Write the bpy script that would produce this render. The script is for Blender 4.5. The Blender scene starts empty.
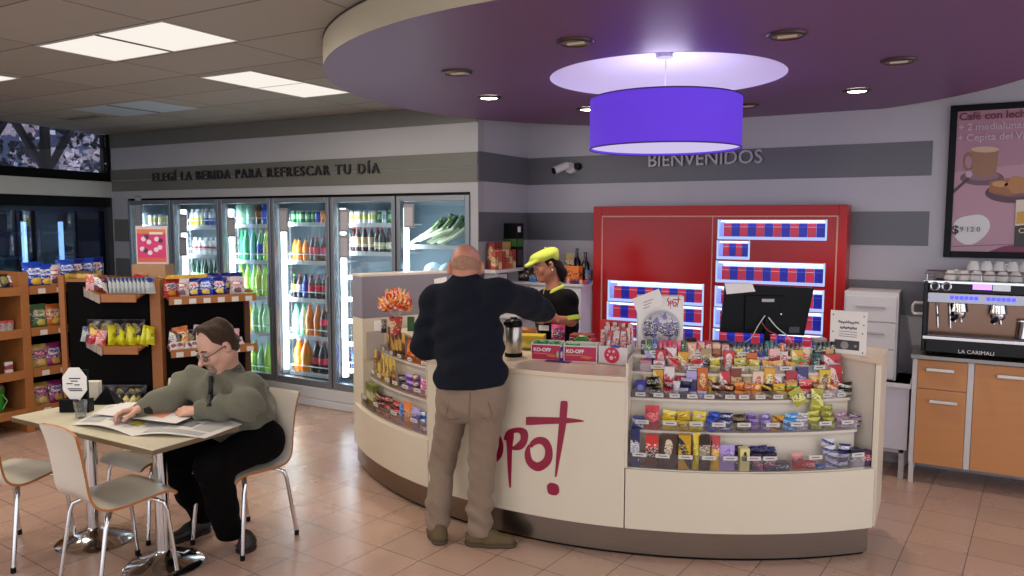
import bpy, math, random
import numpy as np
from mathutils import Vector, Matrix
random.seed(7)
SC = bpy.context.scene
COL = SC.collection
PI = math.pi
R_ = math.radians
# ------------------------------------------------------------------ camera
FPX, CX, CY, CAMH = 764.0, 512.0, 288.0, 1.85
_p, _y, _r = math.atan(67/FPX), R_(29.7), R_(0.13)
FW = Vector((-math.sin(_y)*math.cos(_p), math.cos(_y)*math.cos(_p), -math.sin(_p)))
_rt = Vector((math.cos(_y), math.sin(_y), 0)); _up = _rt.cross(FW)
RT = math.cos(_r)*_rt + math.sin(_r)*_up; UP = -math.sin(_r)*_rt + math.cos(_r)*_up
CAM = Vector((0, 0, CAMH))
cd = bpy.data.cameras.new('camera'); cam = bpy.data.objects.new('camera', cd); COL.objects.link(cam)
cd.sensor_width = 36; cd.lens = FPX/1024*36; cd.clip_start = .05; cd.clip_end = 200
cam.matrix_world = Matrix(((RT.x, UP.x, -FW.x, 0), (RT.y, UP.y, -FW.y, 0), (RT.z, UP.z, -FW.z, CAMH), (0, 0, 0, 1)))
SC.camera = cam
# survey helpers: where the sight line of a photo point meets a real surface of the room
def ray(x, y): return FW + RT*((x-CX)/FPX) - UP*((y-CY)/FPX)
def onz(x, y, z=0): d = ray(x, y); return CAM + d*((z-CAMH)/d.z)
def ony(x, y, Y): d = ray(x, y); return CAM + d*(Y/d.y)
def onx(x, y, X): d = ray(x, y); return CAM + d*(X/d.x)
CC = Vector((-2.176, 6.403, 0)); RC = 2.64       # centre and radius of the round counter
def cyl_pt(a, r, z=0): a = R_(a); return Vector((CC.x + r*math.sin(a), CC.y - r*math.cos(a), z))
def oncyl(x, y, r):
    d = ray(x, y); ox, oy = -CC.x, -CC.y
    a = d.x*d.x+d.y*d.y; b = 2*(ox*d.x+oy*d.y); c = ox*ox+oy*oy-r*r
    t = (-b-math.sqrt(max(b*b-4*a*c, 0)))/(2*a); return CAM + d*t
def ang(p): return math.degrees(math.atan2(p.x-CC.x, -(p.y-CC.y)))
# ------------------------------------------------------------------ materials
def lin(c):
    if isinstance(c, str):
        c = [int(c[i:i+2], 16)/255 for i in (0, 2, 4)]
    return tuple((x/12.92 if x <= .04045 else ((x+.055)/1.055)**2.4) for x in c) + (1,)
_mc = {}
def mat(name, col, rough=.5, metal=0, noise=0., nscale=8, bump=0., bscale=40, coat=0, trans=0, emit=None, estr=0, spec=.5, stretch=None):
    if name in _mc: return _mc[name]
    m = bpy.data.materials.new(name); m.use_nodes = True; _mc[name] = m
    nt = m.node_tree; b = nt.nodes['Principled BSDF']; L = nt.links
    b.inputs['Base Color'].default_value = lin(col); b.inputs['Roughness'].default_value = rough
    b.inputs['Metallic'].default_value = metal; b.inputs['Specular IOR Level'].default_value = spec
    b.inputs['Coat Weight'].default_value = coat; b.inputs['Transmission Weight'].default_value = trans
    if emit is not None:
        b.inputs['Emission Color'].default_value = lin(emit); b.inputs['Emission Strength'].default_value = estr
    if noise or bump:
        tc = nt.nodes.new('ShaderNodeTexCoord'); src = tc.outputs['Object']
        if stretch:
            mp = nt.nodes.new('ShaderNodeMapping'); mp.inputs['Scale'].default_value = stretch
            L.new(src, mp.inputs['Vector']); src = mp.outputs['Vector']
    if noise:
        n = nt.nodes.new('ShaderNodeTexNoise'); n.inputs['Scale'].default_value = nscale; n.inputs['Detail'].default_value = 4
        L.new(src, n.inputs['Vector'])
        mx = nt.nodes.new('ShaderNodeMix'); mx.data_type = 'RGBA'
        c = lin(col); mx.inputs[6].default_value = tuple(max(0, x*(1-noise)) for x in c[:3]) + (1,)
        mx.inputs[7].default_value = tuple(min(1, x*(1+noise)) for x in c[:3]) + (1,)
        L.new(n.outputs['Fac'], mx.inputs[0]); L.new(mx.outputs[2], b.inputs['Base Color'])
    if bump:
        n2 = nt.nodes.new('ShaderNodeTexNoise'); n2.inputs['Scale'].default_value = bscale; n2.inputs['Detail'].default_value = 5
        L.new(src, n2.inputs['Vector'])
        bp = nt.nodes.new('ShaderNodeBump'); bp.inputs['Strength'].default_value = bump; bp.inputs['Distance'].default_value = .01
        L.new(n2.outputs['Fac'], bp.inputs['Height']); L.new(bp.outputs['Normal'], b.inputs['Normal'])
    return m
def emis(name, col, s, em_only=True):
    if name in _mc: return _mc[name]
    m = bpy.data.materials.new(name); m.use_nodes = True; _mc[name] = m; nt = m.node_tree
    nt.nodes.remove(nt.nodes['Principled BSDF']); e = nt.nodes.new('ShaderNodeEmission')
    e.inputs['Color'].default_value = lin(col); e.inputs['Strength'].default_value = s
    nt.links.new(e.outputs[0], nt.nodes['Material Output'].inputs['Surface']); return m
def glass(name, tint='ffffff', refl=.08, rough=.02):
    if name in _mc: return _mc[name]
    m = bpy.data.materials.new(name); m.use_nodes = True; _mc[name] = m; nt = m.node_tree
    nt.nodes.remove(nt.nodes['Principled BSDF'])
    t = nt.nodes.new('ShaderNodeBsdfTransparent'); t.inputs[0].default_value = lin(tint)
    g = nt.nodes.new('ShaderNodeBsdfGlossy'); g.inputs['Roughness'].default_value = rough
    mx = nt.nodes.new('ShaderNodeMixShader'); fr = nt.nodes.new('ShaderNodeLayerWeight'); fr.inputs['Blend'].default_value = .35
    ma = nt.nodes.new('ShaderNodeMath'); ma.operation = 'MULTIPLY_ADD'; ma.inputs[1].default_value = .35; ma.inputs[2].default_value = refl*.4
    nt.links.new(fr.outputs['Fresnel'], ma.inputs[0]); nt.links.new(ma.outputs[0], mx.inputs[0])
    nt.links.new(t.outputs[0], mx.inputs[1]); nt.links.new(g.outputs[0], mx.inputs[2])
    nt.links.new(mx.outputs[0], nt.nodes['Material Output'].inputs['Surface']); return m
def pr(cols, scale=14, rough=.32, seed=0, th=None, stripe=None):
    """printed wrapper: ground colour, a field of the second ink, lettering-like marks in the third and patches of any others"""
    key = 'print_%s_%g_%g' % ('_'.join(cols), scale, seed)
    if key in _mc: return _mc[key]
    m = bpy.data.materials.new('printed_wrapper'); m.use_nodes = True; _mc[key] = m
    nt = m.node_tree; b = nt.nodes['Principled BSDF']; L = nt.links; b.inputs['Roughness'].default_value = rough
    tc = nt.nodes.new('ShaderNodeTexCoord'); sx = nt.nodes.new('ShaderNodeSeparateXYZ'); L.new(tc.outputs['Generated'], sx.inputs[0])
    def mt(op, a, b_=None, c=None):
        n = nt.nodes.new('ShaderNodeMath'); n.operation = op
        for i, q in enumerate((a, b_, c)):
            if q is None: continue
            if isinstance(q, (int, float)): n.inputs[i].default_value = q
            else: L.new(q, n.inputs[i])
        return n.outputs[0]
    def noise(sc, w, st=(1, 1, 1)):
        mp = nt.nodes.new('ShaderNodeMapping'); mp.inputs['Scale'].default_value = st; L.new(tc.outputs['Object'], mp.inputs['Vector'])
        n = nt.nodes.new('ShaderNodeTexNoise'); n.noise_dimensions = '4D'; n.inputs['Scale'].default_value = sc; n.inputs['W'].default_value = w; n.inputs['Detail'].default_value = 1
        L.new(mp.outputs[0], n.inputs['Vector']); return n.outputs['Fac']
    x, z = sx.outputs['X'], sx.outputs['Z']; wob = mt('MULTIPLY_ADD', noise(scale*.8, seed*3.1), .5, -.25)
    lay = int(seed) % 4; zz = mt('ADD', z, wob)
    if lay == 0: d = mt('ABSOLUTE', mt('SUBTRACT', zz, .5)); f1 = mt('LESS_THAN', d, .2)
    elif lay == 1: d = mt('ABSOLUTE', mt('SUBTRACT', mt('MULTIPLY_ADD', x, .6, zz), .8)); f1 = mt('LESS_THAN', d, .2)
    elif lay == 2:
        ex = mt('MULTIPLY', mt('SUBTRACT', x, .5), mt('SUBTRACT', x, .5)); ez = mt('MULTIPLY', mt('SUBTRACT', zz, .58), mt('SUBTRACT', zz, .58)); f1 = mt('LESS_THAN', mt('MULTIPLY_ADD', ez, 1.6, ex), .09)
    else: f1 = mt('GREATER_THAN', zz, .62)
    masks = [f1, mt('MULTIPLY', mt('GREATER_THAN', noise(scale*4.5, seed+5.3, (1, 1, 2.2)), .56), mt('LESS_THAN', mt('ABSOLUTE', mt('SUBTRACT', z, .55)), .2)), mt('GREATER_THAN', noise(scale*1.4, seed*2.7+9), .6), mt('GREATER_THAN', noise(scale*2, seed*1.9+4), .62)]
    prev = None; inks = list(cols)
    if len(inks) == 2: inks.append('e4e0dc' if sum(lin(cols[1])[:3]) < 1.1 else '4a3a3c')
    for i, c in enumerate(inks):
        rgb = nt.nodes.new('ShaderNodeRGB'); rgb.outputs[0].default_value = lin(c)
        if prev is None: prev = rgb.outputs[0]; continue
        mx = nt.nodes.new('ShaderNodeMix'); mx.data_type = 'RGBA'
        L.new(masks[i-1], mx.inputs[0]); L.new(prev, mx.inputs[6]); L.new(rgb.outputs[0], mx.inputs[7]); prev = mx.outputs[2]
    L.new(prev, b.inputs['Base Color']); return m
# ------------------------------------------------------------------ mesh builder
class MB:
    def __init__(s): s.v = []; s.f = []; s.m = []
    def add(s, vs, fs, mi=0, X=None):
        b = len(s.v)
        s.v += [tuple(X @ Vector(v)) if X is not None else tuple(v) for v in vs]
        for f in fs: s.f.append(tuple(i+b for i in f)); s.m.append(mi)
        return s
    def box(s, x0, x1, y0, y1, z0, z1, mi=0, X=None):
        vs = [(x, y, z) for z in (z0, z1) for y in (y0, y1) for x in (x0, x1)]
        return s.add(vs, [(0, 2, 3, 1), (4, 5, 7, 6), (0, 1, 5, 4), (2, 6, 7, 3), (0, 4, 6, 2), (1, 3, 7, 5)], mi, X)
    def cbox(s, c, sz, mi=0, rz=0, X=None):
        T = Matrix.Translation(c) @ Matrix.Rotation(rz, 4, 'Z')
        if X is not None: T = X @ T
        a, b, d = sz[0]/2, sz[1]/2, sz[2]/2
        return s.box(-a, a, -b, b, -d, d, mi, T)
    def prism(s, poly, z0, z1, mi=0, X=None):
        n = len(poly); vs = [(p[0], p[1], z0) for p in poly] + [(p[0], p[1], z1) for p in poly]
        fs = [tuple(range(n-1, -1, -1)), tuple(range(n, 2*n))] + [(i, (i+1) % n, n+(i+1) % n, n+i) for i in range(n)]
        return s.add(vs, fs, mi, X)
    def cyl(s, p0, p1, r0, r1=None, seg=14, mi=0, X=None):
        p0, p1 = Vector(p0), Vector(p1); r1 = r0 if r1 is None else r1
        return s.rings([(p0, r0), (p1, r1)], seg, mi, X)
    def rings(s, pr_, seg=12, mi=0, X=None, caps=True, closed=False):
        pts = [Vector(p) for p, _ in pr_]; vs = []; n = len(pts); up = None
        for i, (p, r) in enumerate(pr_):
            if closed: d = pts[(i+1) % n]-pts[i-1]
            else: d = pts[min(i+1, n-1)]-pts[max(i-1, 0)]
            d = d.normalized() if d.length > 1e-9 else Vector((0, 0, 1))
            if up is None:
                up = Vector((0, 0, 1)) if abs(d.z) < .9 else Vector((1, 0, 0))
            a = (up - d*up.dot(d))
            a = a.normalized() if a.length > 1e-6 else d.orthogonal().normalized()
            b = d.cross(a); up = a
            for k in range(seg):
                t = 2*PI*k/seg; vs.append(Vector(p) + a*(r*math.cos(t)) + b*(r*math.sin(t)))
        fs = []
        for i in range(n if closed else n-1):
            j = (i+1) % n
            for k in range(seg): fs.append((i*seg+k, i*seg+(k+1) % seg, j*seg+(k+1) % seg, j*seg+k))
        if caps and not closed:
            fs.append(tuple(range(seg-1, -1, -1))); fs.append(tuple((n-1)*seg+k for k in range(seg)))
        return s.add(vs, fs, mi, X)
    def tube(s, pts, r, seg=8, mi=0, X=None, closed=False): return s.rings([(p, r) for p in pts], seg, mi, X, True, closed)
    def lathe(s, prof, seg=16, mi=0, c=(0, 0, 0), X=None, caps=True):
        """prof: (r, z) or (r, z, material index of the band below)"""
        n = len(prof); T = Matrix.Translation(c)
        if X is not None: T = X @ T
        vs = [(p[0]*math.cos(2*PI*k/seg), p[0]*math.sin(2*PI*k/seg), p[1]) for p in prof for k in range(seg)]
        b = len(s.v); s.v += [tuple(T @ Vector(v)) for v in vs]
        for i in range(n-1):
            m = prof[i+1][2] if len(prof[i+1]) > 2 else mi
            for k in range(seg):
                s.f.append((b+i*seg+k, b+i*seg+(k+1) % seg, b+(i+1)*seg+(k+1) % seg, b+(i+1)*seg+k)); s.m.append(m)
        if not caps: return s
        if prof[0][0] > 1e-6: s.f.append(tuple(b+k for k in range(seg-1, -1, -1))); s.m.append(prof[1][2] if len(prof[1]) > 2 else mi)
        if prof[-1][0] > 1e-6: s.f.append(tuple(b+(n-1)*seg+k for k in range(seg))); s.m.append(prof[-1][2] if len(prof[-1]) > 2 else mi)
        return s
    def arc(s, r0, r1, a0, a1, z0, z1, n=24, mi=0, c=CC):
        """solid sector of a ring about c, angles in degrees from the camera side"""
        vs = []
        for i in range(n+1):
            a = R_(a0+(a1-a0)*i/n); sx, cy = math.sin(a), -math.cos(a)
            for r in (r0, r1):
                for z in (z0, z1): vs.append((c.x+r*sx, c.y+r*cy, z))
        fs = []
        for i in range(n):
            k = i*4; q = k+4
            fs += [(k, k+2, q+2, q), (k+1, q+1, q+3, k+3), (k+2, k+3, q+3, q+2), (k, q, q+1, k+1)]
        fs += [(0, 1, 3, 2), (n*4, n*4+2, n*4+3, n*4+1)]
        return s.add(vs, fs, mi)
    def sphere(s, c, r, seg=12, mi=0, sc=(1, 1, 1), X=None):
        n = max(4, seg//2)
        T = Matrix.Translation(c) @ Matrix.Diagonal((*sc, 1))
        if X is not None: T = X @ T
        return s.lathe([(max(1e-7, r*math.sin(PI*i/n)), -r*math.cos(PI*i/n)) for i in range(n+1)], seg, mi, (0, 0, 0), T)
    def build(s, name, mats, parent=None, smooth=True, bevel=0, base=None, sharp=38):
        me = bpy.data.meshes.new(name); V = np.array(s.v, dtype=float)
        off = Vector((0, 0, 0))
        if parent is None or base is not None:
            off = Vector(base) if base is not None else Vector(((V[:, 0].min()+V[:, 0].max())/2, (V[:, 1].min()+V[:, 1].max())/2, V[:, 2].min()))
            V = V - np.array(off)
        me.from_pydata(V.tolist(), [], s.f); me.update()
        for m in (mats if isinstance(mats, (list, tuple)) else [mats]): me.materials.append(m)
        me.polygons.foreach_set('material_index', s.m)
        if smooth:
            me.polygons.foreach_set('use_smooth', [True]*len(me.polygons)); me.set_sharp_from_angle(angle=R_(sharp))
        o = bpy.data.objects.new(name, me); COL.objects.link(o); o.location = off
        if parent is not None: adopt(o, parent)
        if bevel:
            bm = o.modifiers.new('soft_edges', 'BEVEL'); bm.width = bevel; bm.segments = 2; bm.limit_method = 'ANGLE'; bm.angle_limit = R_(40)
            bm.harden_normals = True
        return o
def wm(o):
    b = Matrix.LocRotScale(o.location, o.rotation_euler, o.scale)
    return wm(o.parent) @ o.matrix_parent_inverse @ b if o.parent else b
LOCAL = set()     # things whose parts are modelled in the thing's own frame
def adopt(o, parent):
    o.parent = parent
    if parent.name in LOCAL: LOCAL.add(o.name)
    else: o.matrix_parent_inverse = wm(parent).inverted()
def tag(o, label=None, cat=None, group=None, kind=None):
    if label: o['label'] = label
    if cat: o['category'] = cat
    if group: o['group'] = group
    if kind: o['kind'] = kind
    return o
def thing(name, label, cat, loc=(0, 0, 0), rz=0, group=None, local=False):
    o = bpy.data.objects.new(name, None); COL.objects.link(o); o.empty_display_size = .05
    o.location = loc; o.rotation_euler = (0, 0, rz); 
    if local: LOCAL.add(o.name)
    return tag(o, label, cat, group)
def struct(o): o['kind'] = 'structure'; return o
def kids(o): return [c for c in bpy.data.objects if c.parent == o]
_kid = {}
def copy_tree(src, loc, rz=None, label=None, group=None, rot=None, scale=None):
    """a copy of a thing with copies of each of its parts and sub-parts"""
    if src.name not in _kid: _kid[src.name] = [(c, kids(c)) for c in kids(src)]
    r = src.copy(); COL.objects.link(r); r.location = loc
    if rz is not None: r.rotation_euler = (0, 0, rz)
    if rot is not None: r.rotation_euler = rot
    if scale is not None: r.scale = scale if not isinstance(scale, (int, float)) else (scale,)*3
    if label: r['label'] = label
    if group: r['group'] = group
    for ch, gs in _kid[src.name]:
        c = ch.copy(); COL.objects.link(c); c.parent = r
        for g in gs:
            d = g.copy(); COL.objects.link(d); d.parent = c
    return r
class Kind:
    """builds the first of a kind through fn, then hands out copies"""
    def __init__(s, fn): s.fn = fn; s.first = None
    def put(s, loc, label, rz=0, group=None, rot=None, scale=None):
        if s.first is None:
            o = s.fn(); s.first = o; _kid[o.name] = [(c, kids(c)) for c in kids(o)]
            o.location = loc; o.rotation_euler = rot if rot is not None else (0, 0, rz)
            if scale is not None: o.scale = scale if not isinstance(scale, (int, float)) else (scale,)*3
            o['label'] = label
            if group: o['group'] = group
            return o
        return copy_tree(s.first, loc, rz, label, group, rot, scale)
def text_mesh(s, size, m, name='lettering', depth=.004, X=None, parent=None, align='LEFT', bold=0, spacing=1.0):
    cu = bpy.data.curves.new('t', 'FONT'); cu.body = s; cu.size = size; cu.extrude = depth; cu.align_x = align; cu.offset = bold; cu.space_character = spacing
    cu.resolution_u = 3
    ob = bpy.data.objects.new('t', cu); COL.objects.link(ob)
    me = bpy.data.meshes.new_from_object(ob.evaluated_get(bpy.context.evaluated_depsgraph_get()))
    bpy.data.objects.remove(ob); bpy.data.curves.remove(cu)
    if X is not None: me.transform(X)
    me.materials.clear(); me.materials.append(m)
    me.name = name
    o = bpy.data.objects.new(name, me); COL.objects.link(o)
    if parent is not None: adopt(o, parent)
    return o
def WX(x, y, z, rz=0, tilt=90): return Matrix.Translation((x, y, z)) @ Matrix.Rotation(rz, 4, 'Z') @ Matrix.Rotation(R_(tilt), 4, 'X')
ORD = ['first', 'second', 'third', 'fourth', 'fifth', 'sixth', 'seventh', 'eighth', 'ninth', 'tenth', 'eleventh', 'twelfth', 'thirteenth', 'fourteenth', 'fifteenth', 'sixteenth', 'seventeenth', 'eighteenth', 'nineteenth', 'twentieth']
# ------------------------------------------------------------------ palette
WHITE = mat('white_laminate', 'd9d6d2', .4, noise=.03)
CREAM = mat('cream_laminate', 'd8cdb8', .33, noise=.03, nscale=3)
CHROME = mat('chrome', 'd8d8d8', .12, 1)
STEEL = mat('brushed_steel', '8c8176', .28, 1, noise=.12, nscale=6, stretch=(1, 1, 40))
ALU = mat('grey_aluminium', '8d9298', .38, .6)
BLACK = mat('black_plastic', '08080a', .4, spec=.15)
DARK = mat('dark_board', '0a0807', .7, spec=.1)
WOOD = mat('orange_wood', '9c6334', .42, noise=.22, nscale=5, stretch=(2, 2, 14))
PAPER = mat('white_paper', 'e8e4de', .8)
TAGM = mat('price_card', 'cfcac4', .6)
INK = mat('dark_ink', '26242a', .7)
CLEAR = glass('clear_acrylic', 'f4f4f6', .12, .05)
PANE = glass('door_glass', 'eef4f6', .10, .01)
# ================================================================== shell of the room
YF, YB, XC, ZC = 5.58, 6.474, -3.52, 2.85
def tile_floor():
    m = bpy.data.materials.new('floor_tiles'); m.use_nodes = True; nt = m.node_tree; L = nt.links; b = nt.nodes['Principled BSDF']
    tc = nt.nodes.new('ShaderNodeTexCoord'); mp = nt.nodes.new('ShaderNodeMapping'); mp.vector_type = 'TEXTURE'
    mp.inputs['Rotation'].default_value = (0, 0, R_(-5.35))
    t = R_(5.35); n0, d0 = -.587, 2.70
    # origin of the tile grid in world space
    mp.inputs['Location'].default_value = (n0*math.cos(t)+d0*math.sin(t), -n0*math.sin(t)+d0*math.cos(t), 0)
    L.new(tc.outputs['Object'], mp.inputs['Vector'])
    br = nt.nodes.new('ShaderNodeTexBrick'); br.offset = 0; br.squash = 1; br.inputs['Scale'].default_value = 1
    br.inputs['Brick Width'].default_value = .305; br.inputs['Row Height'].default_value = .305; br.inputs['Mortar Size'].default_value = .0032
    br.inputs['Mortar Smooth'].default_value = .3; br.inputs['Bias'].default_value = 0
    br.inputs['Color1'].default_value = lin('ba9783'); br.inputs['Color2'].default_value = lin('b08d7a'); br.inputs['Mortar'].default_value = lin('6f5d52')
    L.new(mp.outputs['Vector'], br.inputs['Vector'])
    n = nt.nodes.new('ShaderNodeTexNoise'); n.inputs['Scale'].default_value = 2.2; n.inputs['Detail'].default_value = 6; L.new(tc.outputs['Object'], n.inputs['Vector'])
    mx = nt.nodes.new('ShaderNodeMix'); mx.data_type = 'RGBA'; mx.blend_type = 'OVERLAY'; mx.inputs[0].default_value = .08
    L.new(br.outputs['Color'], mx.inputs[6]); L.new(n.outputs['Color'], mx.inputs[7])
    hs = nt.nodes.new('ShaderNodeHueSaturation'); hs.inputs['Saturation'].default_value = .95
    L.new(mx.outputs[2], hs.inputs['Color']); L.new(hs.outputs[0], b.inputs['Base Color'])
    rr = nt.nodes.new('ShaderNodeMapRange'); rr.inputs[3].default_value = .2; rr.inputs[4].default_value = .34; L.new(n.outputs['Fac'], rr.inputs[0])
    L.new(rr.outputs[0], b.inputs['Roughness'])
    bp = nt.nodes.new('ShaderNodeBump'); bp.inputs['Strength'].default_value = .4; bp.inputs['Distance'].default_value = .002; bp.invert = True
    L.new(br.outputs['Fac'], bp.inputs['Height']); L.new(bp.outputs[0], b.inputs['Normal']); return m
def tile_ceiling():
    m = bpy.data.materials.new('ceiling_tiles'); m.use_nodes = True; nt = m.node_tree; L = nt.links; b = nt.nodes['Principled BSDF']
    tc = nt.nodes.new('ShaderNodeTexCoord'); mp = nt.nodes.new('ShaderNodeMapping'); mp.vector_type = 'TEXTURE'
    mp.inputs['Location'].default_value = (-4.6, 2.54, 0); L.new(tc.outputs['Object'], mp.inputs['Vector'])
    br = nt.nodes.new('ShaderNodeTexBrick'); br.offset = 0; br.inputs['Scale'].default_value = 1
    br.inputs['Brick Width'].default_value = 1.04; br.inputs['Row Height'].default_value = .52; br.inputs['Mortar Size'].default_value = .006
    br.inputs['Color1'].default_value = lin('a09d93'); br.inputs['Color2'].default_value = lin('939086'); br.inputs['Mortar'].default_value = lin('5c5852')
    L.new(mp.outputs[0], br.inputs['Vector']); L.new(br.outputs['Color'], b.inputs['Base Color']); b.inputs['Roughness'].default_value = .8; return m
floor = struct(MB().box(-10, 3.2, -3, 7, -.1, 0).build('floor', tile_floor(), base=(0, 0, 0)))
CEILM = tile_ceiling()
ceiling = struct(MB().prism([(-8.70, 5.7), (-7.2, -1.5), (3.2, -1.5), (3.2, 6.6), (-3.6, 6.6), (-3.6, 5.7)], ZC, ZC+.1).build('ceiling', CEILM, base=(0, 0, 0)))
WLIGHT = mat('wall_paint_light', 'b4b0b8', .32, noise=.06, nscale=2)
WDARK = mat('wall_paint_dark', '64636a', .36, noise=.08, nscale=3)
WOLD = mat('wall_paint_grey', 'a9a9ab', .38, noise=.06, nscale=2)
WOLDD = mat('wall_band_grey', '66665f', .4, noise=.10, nscale=3)
# cooler wall: header, two piers and plinth round the cooler opening
XL0 = -8.66
w = MB().box(XL0, XC, YF, YF+.1, 2.10, ZC).box(XL0, -8.31, YF, YF+.1, 0, 2.10).box(-3.60, XC, YF, YF+.1, 0, 2.10).box(-8.31, -3.60, YF, YF+.1, 0, .17)
struct(w.build('wall_north', WOLD))
struct(MB().box(-8.31, -3.6, YF-.05, YF, 0, .075).box(-8.31, -3.52, YF-.03, YF, .075, .19).build('baseboard_north', mat('plinth_white', 'c3c2c4', .45), bevel=.01))
struct(MB().box(XL0, XC, YF-.012, YF, 2.69, ZC-.002).build('trim_1', WOLDD))
struct(MB().box(XL0, XC, YF-.012, YF, 2.315, 2.437).build('trim_2', WOLDD))
struct(MB().box(XL0, XC, YF-.009, YF, 2.185, 2.308).build('trim_3', WOLDD))
for i, (z0, z1) in enumerate(((1.60, 1.86), (1.18, 1.40))):
    struct(MB().box(-8.62, -8.36, YF-.01, YF, z0, z1).build('trim_%d' % (4+i), WOLDD))
# return wall beside the kiosk and the back wall
struct(MB().box(XC-.08, XC, YF+.1, YB+.1, 0, ZC).build('wall_west', WLIGHT))
struct(MB().box(XC, 3.2, YB, YB+.1, 0, ZC).build('wall_back', WLIGHT))
def stripe(n, z0, z1, x1=-.132):
    struct(MB().box(XC, XC+.008, YF-.001, YB, z0, z1).box(XC+.008, x1, YB-.008, YB, z0, z1).build('trim_%d' % n, WDARK))
stripe(6, 2.192, 2.444); stripe(7, 1.672, 1.928); stripe(8, 1.15, 1.404)
# wall to the left with the clerestory over the beam (runs a little out of square)
WLm = Matrix.Translation((-8.66, 5.58, 0)) @ Matrix.Rotation(R_(12), 4, 'Z')   # local -Y runs along the wall towards the street
g = mat('beam_white', 'b9b8b4', .5)
struct(MB().box(-.12, .02, -7, .02, 2.115, 2.30, 0, WLm).build('trim_9', g, bevel=.008))
struct(MB().box(-.10, -.02, -7, .0, 2.0, 2.115, 0, WLm).build('trim_10', BLACK))
struct(MB().box(-.10, .01, -7, .03, 2.30, 2.40, 0, WLm).box(-.1, .01, -.05, .03, 2.30, ZC, 0, WLm).build('window_1', BLACK))
struct(MB().box(-.02, -.012, -7, -.05, 2.4, ZC, 0, WLm).build('window_2', glass('clerestory_glass', 'e6e8f0', .0)))
struct(MB().box(-.2, -.1, -7, .03, 0, .9, 0, WLm).box(-.2, -.02, -.06, .12, 0, 2.4, 0, WLm).build('wall_left', mat('dark_wall', '23242a', .6)))
# roof truss outside behind the clerestory
t = thing('steel_truss', 'dark steel roof truss behind the clerestory glass above the white beam', 'truss', tuple(WLm @ Vector((-.35, -1.2, 2.35))))
mt = mat('dark_steel', '08080a', .5, .1)
MB().box(-.45, -.3, -7, .1, 2.28, 2.40, 0, WLm).build('bottom_chord', mt, t)
MB().box(-.45, -.3, -7, .1, 2.99, 3.09, 0, WLm).build('top_chord', mt, t)
y = -.12; k = 0
while y > -6.8:
    for nm, y0, y1 in (('post', y-.42, y-.42), ('brace', y, y-.42), ('brace', y-.84, y-.42)):
        if nm == 'post': MB().cbox((-.37, y0, 2.69), (.06, .085, .62), 0, 0, WLm).build(nm, mt, t)
        else:
            za, zb = (3.0, 2.38)
            MB().prism([(y0-.035, za), (y0+.035, za), (y1+.035, zb), (y1-.035, zb)], -.03, .03, 0, WLm @ Matrix.Translation((-.37, 0, 0)) @ Matrix(((0, 0, 1, 0), (1, 0, 0, 0), (0, 1, 0, 0), (0, 0, 0, 1)))).build(nm, mt, t)
    y -= .84
# blossom outside the clerestory
rb = random.Random(3); bl = MB()
for i in range(11000):
    p = Vector((-1.3-rb.random()*1.0, -4.2+rb.random()*8.2, 2.15+rb.random()*1.5)); q = rb.random()
    cl = math.sin(p.y*5.1+p.z*6.3)+math.sin(p.y*3.3-p.z*8.1+1)
    mi = (1 if rb.random() < .5 else 2) if cl > .2 and rb.random() < .8 else 0
    sz = .02+.035*rb.random()
    if mi == 0 and rb.random() < .6: continue
    T = WLm @ Matrix.Translation(p) @ Matrix.Rotation(rb.random()*6, 4, 'Z') @ Matrix.Rotation(rb.random()*6, 4, 'X') @ Matrix.Rotation(rb.random()*6, 4, 'Y')
    bl.add([(-sz, -sz*.6, 0), (sz, -sz*.6, 0), (sz, sz*.6, .02), (-sz, sz*.6, .01)], [(0, 1, 2, 3)], mi, T)
tag(bl.build('blossom_foliage', [mat('dark_leaf', '20242c', .8), mat('pink_blossom', 'eed4da', .7), mat('white_blossom', 'fbf6f8', .7)]), 'pink and white blossom outside the clerestory behind the dark truss', 'blossom', kind='stuff')
struct(MB().box(-4.2, -4.0, -9, 9, 0, 8, 0, WLm).build('exterior_wall', mat('night_facade', '46506a', .8, noise=.5, nscale=1.3)))
# ================================================================== drinks cooler with six glass doors
def onv(x, y, A, u):
    d = ray(x, y); nx, ny = -u[1], u[0]
    s = (A[0]*nx + A[1]*ny)/(d.x*nx + d.y*ny); return CAM + d*s
def bottle(name, r, h, liquid, label, cap, lz=(.28, .55), shape='soda', rough=.12):
    def fn():
        if shape == 'soda': P = [(r*.8, 0), (r*.98, h*.03), (r, h*.1), (r*.94, h*.3), (r, h*.5), (r*.96, h*.6), (r*.62, h*.78), (r*.36, h*.88), (r*.34, h*.93)]
        elif shape == 'wine': P = [(r*.95, 0), (r, h*.02), (r, h*.58), (r*.8, h*.66), (r*.34, h*.76), (r*.3, h*.93)]
        elif shape == 'square': P = [(r*.9, 0), (r, h*.03), (r, h*.72), (r*.9, h*.8), (r*.42, h*.88), (r*.4, h*.93)]
        elif shape == 'slim': P = [(r*.85, 0), (r, h*.04), (r, h*.62), (r*.8, h*.74), (r*.45, h*.84), (r*.42, h*.93)]
        o = MB().lathe(P, 14).build(name, mat('liquid_'+liquid, liquid, rough, coat=.4), base=(0, 0, 0))
        o['category'] = 'bottle'
        rr = lambda z: max(np.interp(z*h, [p[1] for p in P], [p[0] for p in P]), 0)
        if label:
            MB().lathe([(rr(z)+.0012, z*h) for z in np.linspace(lz[0], lz[1], 5)], 14, caps=False).build('paper_label', mat('label_'+label, label, .45), o)
        c = P[-1][0]*1.12
        MB().lathe([(c, h*.92), (c, h), (c*.8, h*1.002)], 12).build('cap', mat('cap_'+cap, cap, .4), o)
        return o
    return Kind(fn)
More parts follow.
